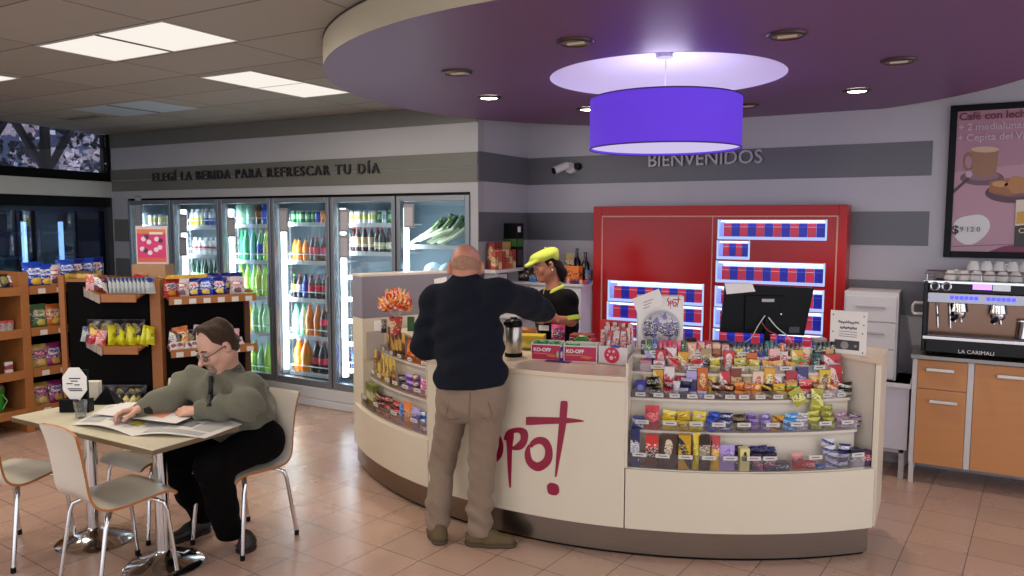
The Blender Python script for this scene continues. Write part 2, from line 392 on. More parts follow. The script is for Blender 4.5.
def can(name, r, h, body, band, top='c8c8cc'):
    def fn():
        o = MB().lathe([(r*.82, 0), (r, h*.05, 0), (r, h*.35, 0), (r, h*.72, 1), (r, h*.9, 0), (r*.84, h*.97, 2), (r*.84, h, 2), (r*.74, h*.985, 2)], 14).build(name, [mat('can_'+body, body, .3, .3), mat('can_'+band, band, .3, .2), mat('can_top', top, .3, .8)], base=(0, 0, 0))
        o['category'] = 'can'; return o
    return Kind(fn)
COOL = mat('cooler_liner', '8395a0', .5); RACK = mat('white_wire', 'dfe6e8', .4)
LED = emis('cooler_tube_glow', 'eef6ff', 7.0)
dX = [(ony(a, 230, YF).x, ony(b, 230, YF).x) for a, b in ((130, 172), (173, 220), (221, 271.5), (272.5, 330), (331.5, 396), (397.5, 470))]
ZB, ZT = .19, 2.075
TUBE = (138, 184, 231.5, 283.5, 343, 406)
GOODS = ((144, 168), (190, 215.5), (237, 267.5), (290.5, 325.5), (349, 391.5), (413, 465))
cool = thing('drinks_cooler', 'long built-in drinks cooler with six grey framed glass doors in the striped wall', 'cooler', (-5.96, YF+.3, .17))
c0, c1 = dX[0][0]-.02, -3.605
b = MB().box(c0, c1, 6.28, 6.33, .17, 2.1).box(c0, c0+.02, YF+.11, 6.28, .17, 2.1).box(c1-.02, c1, YF+.11, 6.28, .17, 2.1).box(c0, c1, YF+.11, 6.28, .172, .19).box(c0, c1, YF+.11, 6.28, 2.08, 2.098)
b.build('case', COOL, cool)
MB().box(c0, c1, YF+.0, YF+.05, 2.076, 2.099).build('header_strip', BLACK, cool)
for i, (a, e) in enumerate(dX):
    w = .042
    d = MB().box(a, a+w, YF-.02, YF+.04, ZB, ZT).box(e-w, e, YF-.02, YF+.04, ZB, ZT).box(a+w, e-w, YF-.02, YF+.04, ZT-.05, ZT).box(a+w, e-w, YF-.02, YF+.04, ZB, ZB+.07).build('door', ALU, cool, bevel=.006)
    MB().box(a+w+.001, e-w-.001, YF+.006, YF+.016, ZB+.071, ZT-.051).build('door_glass', PANE, d)
    MB().tube([(e-w*.4, YF-.02, .95), (e-w*.4, YF-.05, .97), (e-w*.4, YF-.05, 1.3), (e-w*.4, YF-.02, 1.32)], .009).build('handle', ALU, d)
    if i < 5: MB().box(e+.001, dX[i+1][0]-.001, YF+.03, YF+.10, .19, 2.076).build('mullion', mat('mullion_grey', '3c4044', .5), cool)
    x = ony(TUBE[i], 230, YF+.12).x
    MB().cyl((x, YF+.12, .30), (x, YF+.12, 1.97), .028, seg=12).build('light_tube', LED, cool)
    L = bpy.data.lights.new('cooler_strip_light', 'AREA'); L.shape = 'RECTANGLE'; L.size = .05; L.size_y = 1.6; L.energy = 6.5; L.color = (.92, .97, 1)
    lo = bpy.data.objects.new('cooler_strip_light', L); COL.objects.link(lo); lo.location = (x+.04, YF+.15, 1.13); lo.rotation_euler = (R_(90), 0, R_(-55))
    # hanging price holders on the left of each glass
    pz = {0: [(195, 230)], 1: [(214, 233), (237, 256)], 2: [(217, 237)], 3: [(208, 232)], 4: [(209, 232), (235, 258)], 5: [(204, 228)]}[i]
    xx = (a+e)/2
    for (ya, yb) in pz:
        za, zb = ony(a*0+CX-300, ya, YF).z, 0
        px = {0: 137, 1: 182, 2: 230, 3: 282.5, 4: 343.5, 5: 408}[i]
        za = ony(px, ya, YF-.01).z; zb = ony(px, yb, YF-.01).z; cxp = ony(px, ya, YF-.01).x
        p = MB().box(cxp-.055, cxp+.06, YF-.005, YF+.004, zb, za).build('price_holder', mat('holder_grey', '8f9094', .5), d, bevel=.003)
        MB().box(cxp-.04, cxp+.045, YF-.008, YF-.0055, zb+.02, za-.03).build('price_sheet', mat('sheet_grey', 'b4b0b4', .7), p)
# shelves, and the drinks standing on them
pale = '9fe3b4'
K_ = {
 'wcan': (can('drink_can', .031, .13, 'e6e8ea', 'd8d36a'), 'white and yellow can', .068),
 'scan': (can('drink_can', .031, .13, 'cfd6d8', '9fb0b6'), 'silver can', .068),
 'gcan': (can('drink_can', .031, .13, '2f8a4a', '9fd8a0'), 'green can', .074),
 'bcan': (can('drink_can', .031, .13, '2336b0', '5060d8'), 'blue can', .074),
 'ocan': (can('drink_can', .031, .13, 'e07020', 'f0a040'), 'orange can', .074),
 'yjuice': (bottle('juice_bottle', .034, .20, 'dfe4e6', 'd8c832', 'e8e8ee', (.12, .5), 'square'), 'white juice bottle with yellow label', .08),
 'bjuice': (bottle('juice_bottle', .034, .20, 'd5dce6', '2a62c0', 'e8e8ee', (.12, .5), 'square'), 'white juice bottle with blue label', .08),
 'pjuice': (bottle('juice_bottle', .033, .20, 'd9e0e2', 'b04058', 'e0e4e8', (.3, .5), 'square'), 'white juice bottle with red label', .075),
 'dgreen': (bottle('soda_bottle', .04, .27, '16412e', 'b9d8c0', '20503a', (.3, .45), 'soda'), 'dark green bottle', .085),
 'jug': (bottle('water_jug', .075, .27, '9ec8b4', None, 'c8e0d8', shape='square'), 'pale green water jug', .17),
 'brown': (bottle('soda_bottle', .045, .24, '6a3a1c', 'c07830', 'd8b090', (.3, .6)), 'brown bottle', .1),
 'blue': (bottle('soda_bottle', .045, .25, '2444b8', '3a64e0', '1c2c90', (.3, .6)), 'blue bottle', .1),
 'green': (bottle('soda_bottle', .052, .33, '2fa06c', None, '3cb078'), 'large green bottle', .118),
 'greenb': (bottle('soda_bottle', .052, .33, '58b890', '2038c8', 'e8e060', (.25, .55)), 'green bottle with blue label', .118),
 'lime': (bottle('soda_bottle', .047, .34, '9fdc4a', 'b8e868', '6ac040', (.25, .6)), 'lime green bottle', .104),
 'limey': (bottle('soda_bottle', .047, .34, 'c2e05a', 'd8e070', 'd07030', (.25, .6)), 'yellow lime bottle', .104),
 'yellow': (bottle('juice_bottle', .038, .31, 'f0a818', None, 'd07888', shape='slim'), 'slim yellow orange bottle', .092),
 'pale': (bottle('soda_bottle', .042, .31, '8fcc96', 'a8dcb0', '64a88c', (.3, .6)), 'pale green bottle', .092),
 'clear': (bottle('soda_bottle', .045, .32, 'a8e8cc', 'd8f0e4', '50b088', (.35, .5)), 'pale clear green bottle', .095),
 'orange': (bottle('soda_bottle', .043, .24, 'e8881c', 'f0b040', '20242c', (.35, .6)), 'small orange soda bottle', .095),
 'orange2': (bottle('soda_bottle', .048, .32, 'ee8420', 'd87828', 'e06828', (.45, .6)), 'orange soda bottle', .1),
 'orangeL': (bottle('soda_bottle', .068, .35, 'f08c24', 'e89838', 'f0e8e0', (.3, .5)), 'big orange soda bottle', .145),
 'cola': (bottle('soda_bottle', .042, .25, '241014', 'd83a50', 'c02030', (.32, .58)), 'cola bottle with red label', .092),
 'cola2': (bottle('soda_bottle', .046, .30, '201014', 'd02848', 'c02030', (.4, .62)), 'tall cola bottle with red label', .096),
 'colaL': (bottle('soda_bottle', .06, .33, '22141a', 'd04058', 'c02030', (.3, .5)), 'big cola bottle with red label', .125),
 'colaD': (bottle('soda_bottle', .042, .25, '10181a', 'd0d840', '60b840', (.32, .58)), 'black bottle with lime label', .092),
 'colaW': (bottle('soda_bottle', .042, .25, '301418', 'e8d8d4', 'c83030', (.32, .58)), 'dark bottle with white label', .092),
 'blue2': (bottle('soda_bottle', .042, .25, '1c3c98', '2c58c8', '182860', (.32, .58)), 'blue cola bottle', .092),
 'redcap': (bottle('soda_bottle', .04, .25, '3c1a14', 'c8b088', 'd83848', (.2, .6)), 'brown bottle with pink cap and tan label', .088),
 'redcap2': (bottle('soda_bottle', .04, .25, '2c1414', 'd8d0a8', 'c82038', (.15, .4)), 'dark bottle with red cap and white label', .088),
}
plan = [
 [(226, ['wcan']*7), (255, ['scan']*7)],
 [(227, ['yjuice']*4+['bjuice']*3), (255.5, ['pjuice']*7), (284, ['dgreen']*6)],
 [(225, ['jug', 'jug', 'brown', 'blue']), (261, ['green']*3+['greenb', 'limey']), (296.5, ['lime', 'lime', 'lime', 'limey', 'lime']), (332, ['yellow', 'yellow', 'pale', 'pale', 'pale']), (372, ['lime', 'pale', 'lime', 'pale', 'lime'])],
 [(223.5, ['gcan']*5+['bcan', 'ocan']), (261.5, ['orange']*3+['cola']*3), (299, ['colaD', 'colaW', 'blue2', 'cola', 'cola', 'cola']), (336, ['clear', 'clear', 'orange2', 'orange2', 'cola2']), (372.5, ['orangeL', 'orangeL', 'colaL', 'colaL'][:4])],
 [(224, ['wcan']*6+['gcan', 'scan', 'gcan']), (252.5, ['redcap']*4+['redcap2']*3), (277, []), (299, []), (321, []), (344, []), (371, ['blue', 'blue2', 'blue', 'blue2', 'cola'])],
 [(246, []), (281, []), (320, ['clear', 'clear', 'cola', 'cola', 'cola', 'cola']), (365, [])]]
LEEK = []
for i, rows in enumerate(plan):
    gl, gr = GOODS[i]; x0, x1 = ony(gl-3, 230, YF+.17).x, ony(gr+2, 230, YF+.17).x; mid = (130, 172, 221, 272, 331, 397)[i]+28
    for j, (py, items) in enumerate(rows):
        z = ony(mid, py, YF+.16).z
        s = MB().box(x0, x1, YF+.17, 6.2, z-.012, z).box(x0, x1, YF+.16, YF+.172, z-.03, z+.012).build('shelf', RACK, cool)
        if items and 'can' not in items[0]:
            MB().tube([(x0+.02, YF+.166, z+.075), (x1, YF+.166, z+.075)], .005, 6).build('front_rail', RACK, s)
            for q in (x0+.02, (x0+x1)/2+.01, x1-.005): MB().cyl((q, YF+.166, z), (q, YF+.166, z+.075), .004, seg=6).build('rail_post', RACK, s)
        if i == 5 and j < 2: LEEK.append((z, x0-.12, x1))
        if not items: continue
        left = ony(gl, 230, YF+.235).x; widths = [K_[q][2] for q in items]; W = sum(widths); room = ony(gr, 230, YF+.235).x-left
        sc = room/W
        xx = left
        cnt = {}
        for q in items: cnt[q] = cnt.get(q, 0)+1
        seen = {}
        for q in items:
            k, lab, w = K_[q]; seen[q] = seen.get(q, 0)+1
            xc = xx + w*sc/2; xx += w*sc
            which = (ORD[seen[q]-1] + ' ') if cnt[q] > 1 else ''
            k.put((xc, YF+.235+.012*((seen[q]*7+j) % 3), z+.0005), '%s%s on %s shelf behind %s cooler door' % (which, lab, ORD[j], ORD[i]), (seen[q]*1.3) % 6, 'bottles and cans in the cooler', scale=(sc, sc, 1))
# wrapped greens and ice bags behind the last door
gm = [mat('leek_white', 'd9e0c0', .5), mat('leek_green', '7d9a5c', .5), mat('leek_dark', '3f5a38', .5)]
(z, x0, x1) = LEEK[0]; rg = random.Random(5)
for n in range(14):
    m = MB(); bx = x0+.18+.03*n; sl = rg.uniform(.25, .55)
    p = [(bx-.12+rg.uniform(-.02, .02), YF+.25+.05*(n % 4), z+.022+.03*(n % 3)), (bx+.0, YF+.27+.05*(n % 4), z+.08+.02*(n % 3)), (bx+.12, YF+.28+.05*(n % 4), z+.16+.03*(n % 4)*sl), (min(bx+.2, x1-.02), YF+.29+.05*(n % 4), z+.23+.06*sl*(n % 3))]
    m.rings([(p[0], .02), (p[1], .018), (p[2], .016)], 8, 0).rings([(p[2], .016), (p[3], .022)], 8, 1+n % 2)
    for q in range(3):
        e2 = Vector(p[3]) + Vector((rg.uniform(-.02, .03), rg.uniform(-.02, .02), rg.uniform(-.03, .05)))
        e2.x = min(e2.x, x1-.015)
        m.rings([(p[3], .014), (e2, .004)], 6, 1+q % 2)
    tag(m.build('leek', gm), '%s stalk of the green and white leeks behind the sixth cooler door' % ORD[n], 'leek', 'leeks behind the sixth cooler door')
(z, x0, x1) = LEEK[1]
bag = mat('ice_bag', 'cfe0ea', .2, bump=.8, bscale=14)
for n in range(3):
    xb = x0+.25+.17*n
    tag(MB().sphere((xb, YF+.36, z+.085), .1, 14, 0, (.85, 1.1, .84)).build('ice_bag', bag), '%s pale bag of ice on the lower shelf behind sixth cooler door' % ORD[n], 'bag', 'ice bags behind the sixth cooler door')
# ------------------------------------------------------------------ dark window under the beam: the cooler reflected in it, built as a case
P0 = WLm @ Vector((-.1, 0, 0)); P1 = WLm @ Vector((-.1, -1, 0)); uu = ((P1-P0).x, (P1-P0).y)
def loc(px, py, x=-.1):
    q = onv(px, py, (WLm @ Vector((x, 0, 0))), uu); return WLm.inverted() @ q
wc = thing('reflected_cooler', 'dark wall cooler with two upright light tubes under the white beam', 'cooler', tuple(WLm @ Vector((-.4, -1.5, .9))))
navy = mat('reflection_navy', '26304a', .35)
MB().box(-.75, -.7, -6.5, -.05, .9, 2.0, 0, WLm).box(-.7, -.1, -.08, -.05, .9, 2.0, 0, WLm).box(-.7, -.1, -6.5, -6.47, .9, 2.0, 0, WLm).box(-.7, -.1, -6.5, -.05, .9, .92, 0, WLm).box(-.75, -.1, -6.5, -.05, 1.92, 2.0, 0, WLm).build('case', navy, wc)
for zz in (1.15, 1.42, 1.69): MB().box(-.7, -.25, -6.47, -.08, zz, zz+.02, 0, WLm).build('shelf', mat('navy_shelf', '6c8494', .3, .3), wc)
for px in (26.5, 63.5, -20, -60):
    y = loc(px, 230, -.2).y
    MB().box(-.26, -.22, y-.016, y+.016, .93, 1.83, 0, WLm).build('light_tube', emis('reflected_tube', 'd4ecff', 3.5), wc)
y = loc(40.5, 230, -.1).y
MB().box(-.12, -.09, y-.01, y+.01, .92, 1.75, 0, WLm).build('post', WOOD, wc)
for k in range(7):
    y0 = -.05-k*.92; MB().box(-.1, -.07, y0-.03, y0, .9, 1.95, 0, WLm).build('door_frame', BLACK, wc)
    MB().box(-.09, -.085, y0-.92, y0-.03, .9, 1.95, 0, WLm).build('door_glass', glass('navy_glass', '9fb0cc', .15), wc)
# ================================================================== snack shelving on the left
def frame(x, y, rz): return Matrix.Translation((x, y, 0)) @ Matrix.Rotation(R_(rz), 4, 'Z')
def inframe(F, px, py, c):
    A = F @ Vector((0, c, 0)); u = F.to_3x3() @ Vector((1, 0, 0)); return F.inverted() @ onv(px, py, A, u)
def pillow_mb(w, h, d, nx=10, nz=12, art=None, seed=0):
    rg = random.Random(seed); m = MB(); vs = []; idx = {}
    for side in (-1, 1):
        for i in range(nx+1):
            for j in range(nz+1):
                u, v = 2*i/nx-1, 2*j/nz-1
                edge = i in (0, nx) or j in (0, nz)
                if edge and (1, i, j) in idx: idx[(side, i, j)] = idx[(1, i, j)]; continue
                if edge and side == -1: pass
                t = d/2*(1-abs(u)**2.6)*max(0, 1-abs(v)**3)**.8*(1+.18*math.sin(5*u+seed)*math.cos(4*v+seed*2))
                if j in (1, nz-1): t *= .3
                x = w/2*u*(1-.05*(1-v*v)) + (0 if not edge else rg.uniform(-1, 1)*.012*w)
                z = h/2*(v+1) + (rg.uniform(-.5, .5)*.02*h if j == nz else 0)
                key = (side, i, j)
                if edge:
                    if (-1, i, j) in idx: idx[key] = idx[(-1, i, j)]; continue
                    t = 0
                idx[key] = len(vs); vs.append((x, side*t, z))
    fs = []; ms = []
    for side in (-1, 1):
        for i in range(nx):
            for j in range(nz):
                q = (idx[(side, i, j)], idx[(side, i+1, j)], idx[(side, i+1, j+1)], idx[(side, i, j+1)])
                u, v = 2*(i+.5)/nx-1, 2*(j+.5)/nz-1; mi = 0
                for k, (uu_, vv, ru, rv) in enumerate(art or []):
                    if ((u-uu_)/ru)**2+((v-vv)/rv)**2 < 1: mi = k+1
                fs.append(q if side == -1 else q[::-1]); ms.append(mi)
    m.v = vs; m.f = fs; m.m = ms; return m
def bagkind(name, cat, w, h, d, mats, art=None, seed=0, fine=False):
    def fn():
        o = pillow_mb(w, h, d, 14 if fine else 8, 16 if fine else 10, art, seed).build(name, mats, base=(0, 0, 0), sharp=70); o['category'] = cat; return o
    return Kind(fn)
LOGO = [(0, .25, .72, .3), (-.05, .25, .5, .16), (.1, -.5, .55, .3)]
def chips(base, band, word, food, seed=0, w=.17, h=.22, d=.07, fine=True):
    return bagkind('snack_bag', 'bag', w, h, d, [pr([base, base, band], 9, .25, seed), pr([band, band, word], 13, .3, seed), pr([word, word, 'e8e4e0'], 16, .3, seed+1), pr([food, food, base], 14, .35, seed)], LOGO, seed, fine)
def box_kind(name, cat, w, d, h, mats, bevel=.002):
    def fn():
        o = MB().box(-w/2, w/2, -d/2, d/2, 0, h).build(name, mats, bevel=bevel, base=(0, 0, 0)); o['category'] = cat; return o
    return Kind(fn)
BAGS = {
 'blue': chips('1c3fae', 'e8ecf4', '2a54d0', 'e8c040', 1), 'navy': chips('1b1f74', 'd8dce8', 'c03060', 'd8c060', 2), 'red': chips('c43434', 'e8dcd8', '3050a0', 'e0a030', 3),
 'white': chips('c8c0c4', 'b03040', 'e8e4e4', '6a4a50', 4), 'purple': chips('8a2f66', 'e8dce4', '3c3fa0', 'e0b050', 5, w=.15), 'gold': chips('b99a5c', '6a3f9c', 'c83060', 'e0c080', 6, w=.15),
 'orange': chips('c86a30', 'e8d0a0', '8a2c2c', 'f0c060', 8, w=.15), 'green': chips('4d6b48', 'd8c0c0', '8aa048', 'c8c060', 7, w=.15),
 'silver': bagkind('foil_bag', 'bag', .11, .16, .035, [pr(['a8b0b4', '70787c', 'd0d4d8'], 30, .22, 3), mat('ink_blue', '2a3c98', .3)], [(0, .7, .7, .25)], 3),
 'yellow': bagkind('yellow_bag', 'bag', .12, .19, .06, [mat('foil_yellow', 'c8c41c', .28, bump=.4, bscale=20), mat('ink_olive', '8c8c18', .35)], [(.1, 0, .4, .3)], 4),
 'choc': bagkind('snack_bag', 'bag', .12, .18, .06, [pr(['6a3028', 'e0d8d0', '2a4a98'], 16, .3, 5)], None, 5),
 'dark': bagkind('snack_bag', 'bag', .13, .18, .06, [pr(['1c1826', '8c8430', '3a2a5c'], 18, .3, 6)], None, 6),
 'striped': bagkind('snack_bag', 'bag', .09, .16, .04, [pr(['24201c', 'd0c478', '24201c'], 24, .3, 8)], None, 7),
 'pink': bagkind('snack_bag', 'bag', .1, .16, .045, [pr(['d8a0a8', 'c85040', 'f0e0e0'], 18, .3, 9)], None, 8),
 'small': bagkind('sweet_bag', 'bag', .07, .085, .03, [pr(['c8c4cc', '5a3a3c', 'b8485c'], 40, .3, 10)], None, 9),
 'redy': bagkind('snack_bag', 'bag', .14, .17, .06, [pr(['b8283c', 'e0b040', 'e8e0e0'], 14, .3, 11)], None, 10),
}
def rail(F, x0, x1, y, z, root_part, n, lab='price_card'):
    for k in range(n):
        xx = x0+(x1-x0)*(k+.5)/n
        MB().box(xx-.03, xx+.03, y-.006, y-.001, z-.022, z+.022, 0, F).build(lab, TAGM, root_part)
# ---- A: run along the left side, facing the tables
FA = frame(-6.9, 2.5, 90)
ga = thing('snack_shelf_unit', 'orange wood wall shelving left of the tables with green kettle on its bottom shelf', 'shelves', (-6.9, 3.5, 0), R_(90))
for x in (.03, 1.115, 2.1): MB().box(x-.035, x+.035, 0, .45, 0, 1.40 if x < 2 else 1.3, 0, FA).build('upright', WOOD, ga, bevel=.004)
MB().box(.0, 2.1, .45, .47, 0, 1.30, 0, FA).build('back_panel', DARK, ga)
ZA = (1.25, .885, .525, .19)
for b0, b1 in ((.066, 1.079), (1.151, 2.064)):
    for z in ZA:
        s = MB().box(b0, b1, 0, .449, z-.025, z, 0, FA).box(b0, b1, -.012, .0, z-.045, z+.028, 0, FA).build('shelf', WOOD, ga)
        if b0 > 1: rail(FA, b0+.02, b0+.34, -.012, z-.02, s, 2)
def on_shelf(F, kind, px, py, c, z, label, group, rz=0, lean=-8, scale=1, frz=90):
    q = inframe(F, px, py, c); w = F @ Vector((q.x, c, z))
    BAGS[kind].put(w, label, rot=(R_(lean), 0, R_(frz+rz)), group=group, scale=scale)
gA = 'snack bags on the wall shelving'
# first bay: dark packets on top, pots on the second shelf
for k, (px, kd) in enumerate(((-2, 'striped'), (6, 'dark'), (13, 'choc'), (19, 'striped'))):
    on_shelf(FA, kd, px, 275, .12, ZA[0]+.001, '%s dark packet left of the first upright on the top wall shelf' % ORD[k], gA, 0, -25, .8)
pot = Kind(lambda: tag(MB().lathe([(.03, 0), (.04, .08, 0), (.041, .1, 1), (.03, .104, 1)], 14).build('noodle_pot', [pr(['b8b0b0', 'c83040', '702028'], 22, .4, 2), mat('pot_lid', 'c05050', .4)], base=(0, 0, 0)), cat='pot'))
for k, px in enumerate((2, 8.5)):
    q = inframe(FA, px, 318, .12); pot.put(FA @ Vector((q.x, .12, ZA[1]+.001)), '%s red and white pot on the second wall shelf' % ('left' if k == 0 else 'right'), 0, 'pots on the wall shelving')
q = inframe(FA, 7.5, 350, .12)
tag(MB().box(-.03, .03, -.02, .02, 0, .1).build('small_carton', pr(['dcd6d6', 'b04050', '403a40'], 30, .5, 4), base=(0, 0, 0), bevel=.003), 'small white carton with dark mark on the third wall shelf', 'carton').location = FA @ Vector((q.x, .12, ZA[2]+.001))
bpy.data.objects['small_carton'].rotation_euler = (0, 0, R_(75))
# green kettle-shaped bucket with lid
q = inframe(FA, 9, 395, .2)
kt = thing('bucket', 'green plastic bucket with grey lid on the bottom wall shelf', 'bucket', FA @ Vector((q.x-.16, .22, ZA[3]+.001)), R_(120), local=True)
MB().lathe([(.10, 0), (.112, .02), (.125, .2), (.128, .205), (.118, .206), (.10, .03), (0.0, .028)], 24).build('body', mat('green_plastic', '3fae3f', .35), kt)
MB().lathe([(.124, .207), (.11, .235), (.05, .25), (.048, .27), (.0, .272)], 24).build('lid', mat('grey_lid', 'a8a8a4', .4), kt)
MB().tube([(.126, 0, .17), (.165, 0, .165), (.185, 0, .12), (.175, 0, .05), (.118, 0, .03)], .008).build('handle', mat('green_plastic', '3fae3f', .35), kt)
MB().tube([(-.0, -.127, .16), (.03, -.145, .10), (.0, -.121, .03)], .004).build('bail', mat('green_light', '7fd07f', .35), kt)
# second bay
for (px, py, kd, lab, zi, sc) in ((34, 272, 'blue', 'big blue bag with yellow logo on top of the wall shelving', 0, 1.05), (45, 271, 'blue', 'second blue bag from the left on top of the wall shelving', 0, .95), (53.5, 272, 'white', 'white and purple bag on top of the wall shelving by the yellow boxes', 0, .9),
        (39, 311, 'green', 'green crisp bag on the second wall shelf', 1, 1), (54, 311, 'orange', 'orange and yellow bag beside the green bag on the second wall shelf', 1, .95),
        (39, 350, 'gold', 'gold and purple bag on the third wall shelf', 2, 1), (54, 349, 'purple', 'pink and purple bag on the third wall shelf', 2, 1),
        (41, 392, 'gold', 'gold and purple bag on the bottom wall shelf', 3, .95), (57, 392, 'purple', 'purple and gold bag on the bottom wall shelf', 3, .95)):
    on_shelf(FA, kd, px, py, .1, ZA[zi]+.001, lab, gA, 0, -8, sc)
for k in range(4):
    q = inframe(FA, 66+k*13, 268, .15)
    (BAGS['navy'] if k % 2 else BAGS['blue']).put(FA @ Vector((min(q.x, 2.2), .15+.05*k, ZA[0]+.03)), '%s of the blue bags standing behind the yellow boxes on the shelving' % ORD[k], rot=(R_(-6), 0, R_(80)), group=gA, scale=.95)
# ---- B: black board facing the camera with two sloping trays
FBx = frame(-6.875, 3.905, 30.3)
gb = thing('snack_shelf_unit', 'black backed shelf unit with yellow bags on its middle tray behind the tables', 'shelves', (-6.5, 4.13, 0), R_(30.3))
MB().box(.06, .80, .0, .025, 0, 1.299, 0, FBx).build('back_panel', mat('black_board', '050404', .6, spec=.1), gb)
MB().box(.0, .05, -.03, .0, 0, 1.36, 0, FBx).build('upright', WOOD, gb, bevel=.004)
MB().box(.80, .895, -.02, .10, 0, 1.33, 0, FBx).build('upright', WOOD, gb, bevel=.004)
MB().prism([(.05, -.01), (.80, -.01), (.80, .22), (.30, .22)], 1.30, 1.325, 0, FBx).build('top_board', WOOD, gb)
def trayB(zb, zf):
    poly = [(.22, 0), (.50, -.25), (.795, -.25), (.795, 0)]
    m = MB(); n = 4
    zz = [zb, zf, zf, zb]
    m.add([FBx @ Vector((p[0], p[1], z-.022)) for p, z in zip(poly, zz)]+[FBx @ Vector((p[0], p[1], z)) for p, z in zip(poly, zz)], [(3, 2, 1, 0), (4, 5, 6, 7), (0, 1, 5, 4), (1, 2, 6, 5), (2, 3, 7, 6), (3, 0, 4, 7)])
    for (p, q_, za, zc) in ((poly[1], poly[2], zf, zf), (poly[0], poly[1], zb, zf)):
        d = (Vector(q_)-Vector(p)).normalized(); o = Vector((d.y, -d.x))*.014
        pts = [p, q_, (q_[0]+o.x, q_[1]+o.y), (p[0]+o.x, p[1]+o.y)]
        zs = [za, zc, zc, za]
        m.add([FBx @ Vector((a[0], a[1], z-.045)) for a, z in zip(pts, zs)]+[FBx @ Vector((a[0], a[1], z+.022)) for a, z in zip(pts, zs)], [(0, 1, 2, 3), (7, 6, 5, 4), (0, 4, 5, 1), (1, 5, 6, 2), (2, 6, 7, 3), (3, 7, 4, 0)])
    s = m.build('shelf', WOOD, gb)
    p, q_ = Vector(poly[0]), Vector(poly[1]); d = (q_-p).normalized(); o = Vector((d.y, -d.x))*.018
    for k in range(3):
        a = p+d*(.02+.118*k)+o; b = a+d*.105; za = zb+(zf-zb)*(k+.1)/3; zc = zb+(zf-zb)*(k+.95)/3
        MB().add([FBx @ Vector((a.x, a.y, za-.06)), FBx @ Vector((b.x, b.y, zc-.06)), FBx @ Vector((b.x, b.y, zc+.012)), FBx @ Vector((a.x, a.y, za+.012)), FBx @ Vector((a.x-o.x*.2, a.y-o.y*.2, za-.06)), FBx @ Vector((b.x-o.x*.2, b.y-o.y*.2, zc-.06)), FBx @ Vector((b.x-o.x*.2, b.y-o.y*.2, zc+.012)), FBx @ Vector((a.x-o.x*.2, a.y-o.y*.2, za+.012))],
                 [(0, 1, 2, 3), (7, 6, 5, 4), (0, 4, 5, 1), (1, 5, 6, 2), (2, 6, 7, 3), (3, 7, 4, 0)]).build('price_card', mat('clear_strip', 'b8b0a8', .3), s)
trayB(1.235, 1.19); trayB(.775, .735)
MB().box(.06, .795, -.30, 0, .17, .20, 0, FBx).build('shelf', WOOD, gb)
def zB(y, zb, zf): return zb+(zf-zb)*min(1, -y/.25)
gB = 'packets on the black backed unit'
for k in range(10):
    px = 113+k*4.1; q = inframe(FBx, px, 289, -.17); y = -.15
    BAGS['silver'].put(FBx @ Vector((q.x, y, zB(y, 1.235, 1.19)+.002)), '%s silver packet from left on the upper tray of black unit' % ORD[k], rot=(R_(-16), R_(5), R_(30+58)), group=gB, scale=(.85, .6, .9))
for k, (px, kd) in enumerate(((90, 'pink'), (97, 'pink'), (104, 'choc'))):
    q = inframe(FBx, px, 287, -.09); y = -.07-.04*k
    BAGS[kd].put(FBx @ Vector((q.x, y, zB(y, 1.235, 1.19)+.003)), '%s packet from left on the upper tray of black unit' % ('first pink', 'second pink', 'brown')[k], rot=(R_(-12), 0, R_(20+30)), group=gB, scale=.9)
for k in range(8):
    px = 111+k*5.2; q = inframe(FBx, px, 335, -.17); y = -.15
    BAGS['yellow'].put(FBx @ Vector((q.x, y+.03*(k % 2), zB(y, .775, .735)+.002)), '%s yellow bag from left on the middle tray of black unit' % ORD[k], rot=(R_(-12-6*(k % 3)), R_(10+7*((k*3) % 4)), R_(30+62)), group=gB, scale=(.75, .62, .95-.05*(k % 3)))
for k, (px, kd) in enumerate(((84, 'silver'), (91, 'choc'), (97, 'redy'), (104, 'pink'))):
    q = inframe(FBx, px, 333, -.09); y = -.06-.035*k
    BAGS[kd].put(FBx @ Vector((q.x, y, zB(y, .775, .735)+.003)), '%s mixed packet from left on the middle tray of black unit' % ORD[k], rot=(R_(-14), R_(10), R_(55)), group=gB, scale=.85)
for k in range(5):
    px = 96+k*12; q = inframe(FBx, px, 330, -.05)
    BAGS['dark'].put(FBx @ Vector((min(q.x, .70), -.085, .775)), '%s dark packet behind the yellow bags on the middle tray' % ORD[k], rot=(R_(-8), 0, R_(30)), group=gB, scale=1.1)
for k in range(6):
    px = 84+k*12; q = inframe(FBx, px, 392, -.1)
    BAGS['dark'].put(FBx @ Vector((max(.13, min(q.x, .70)), -.085, .201)), '%s dark purple packet from left on the bottom shelf of black unit' % ORD[k], rot=(R_(-8), 0, R_(30)), group=gB, scale=1.0)
for k in range(6):
    px = 108+k*7.5; q = inframe(FBx, px, 398, -.22)
    BAGS['striped'].put(FBx @ Vector((max(.13, min(q.x, .74)), -.2, .201)), '%s black and cream packet from left at the front of bottom shelf' % ORD[k], rot=(R_(-20), R_(25), R_(30+30)), group=gB, scale=.9)
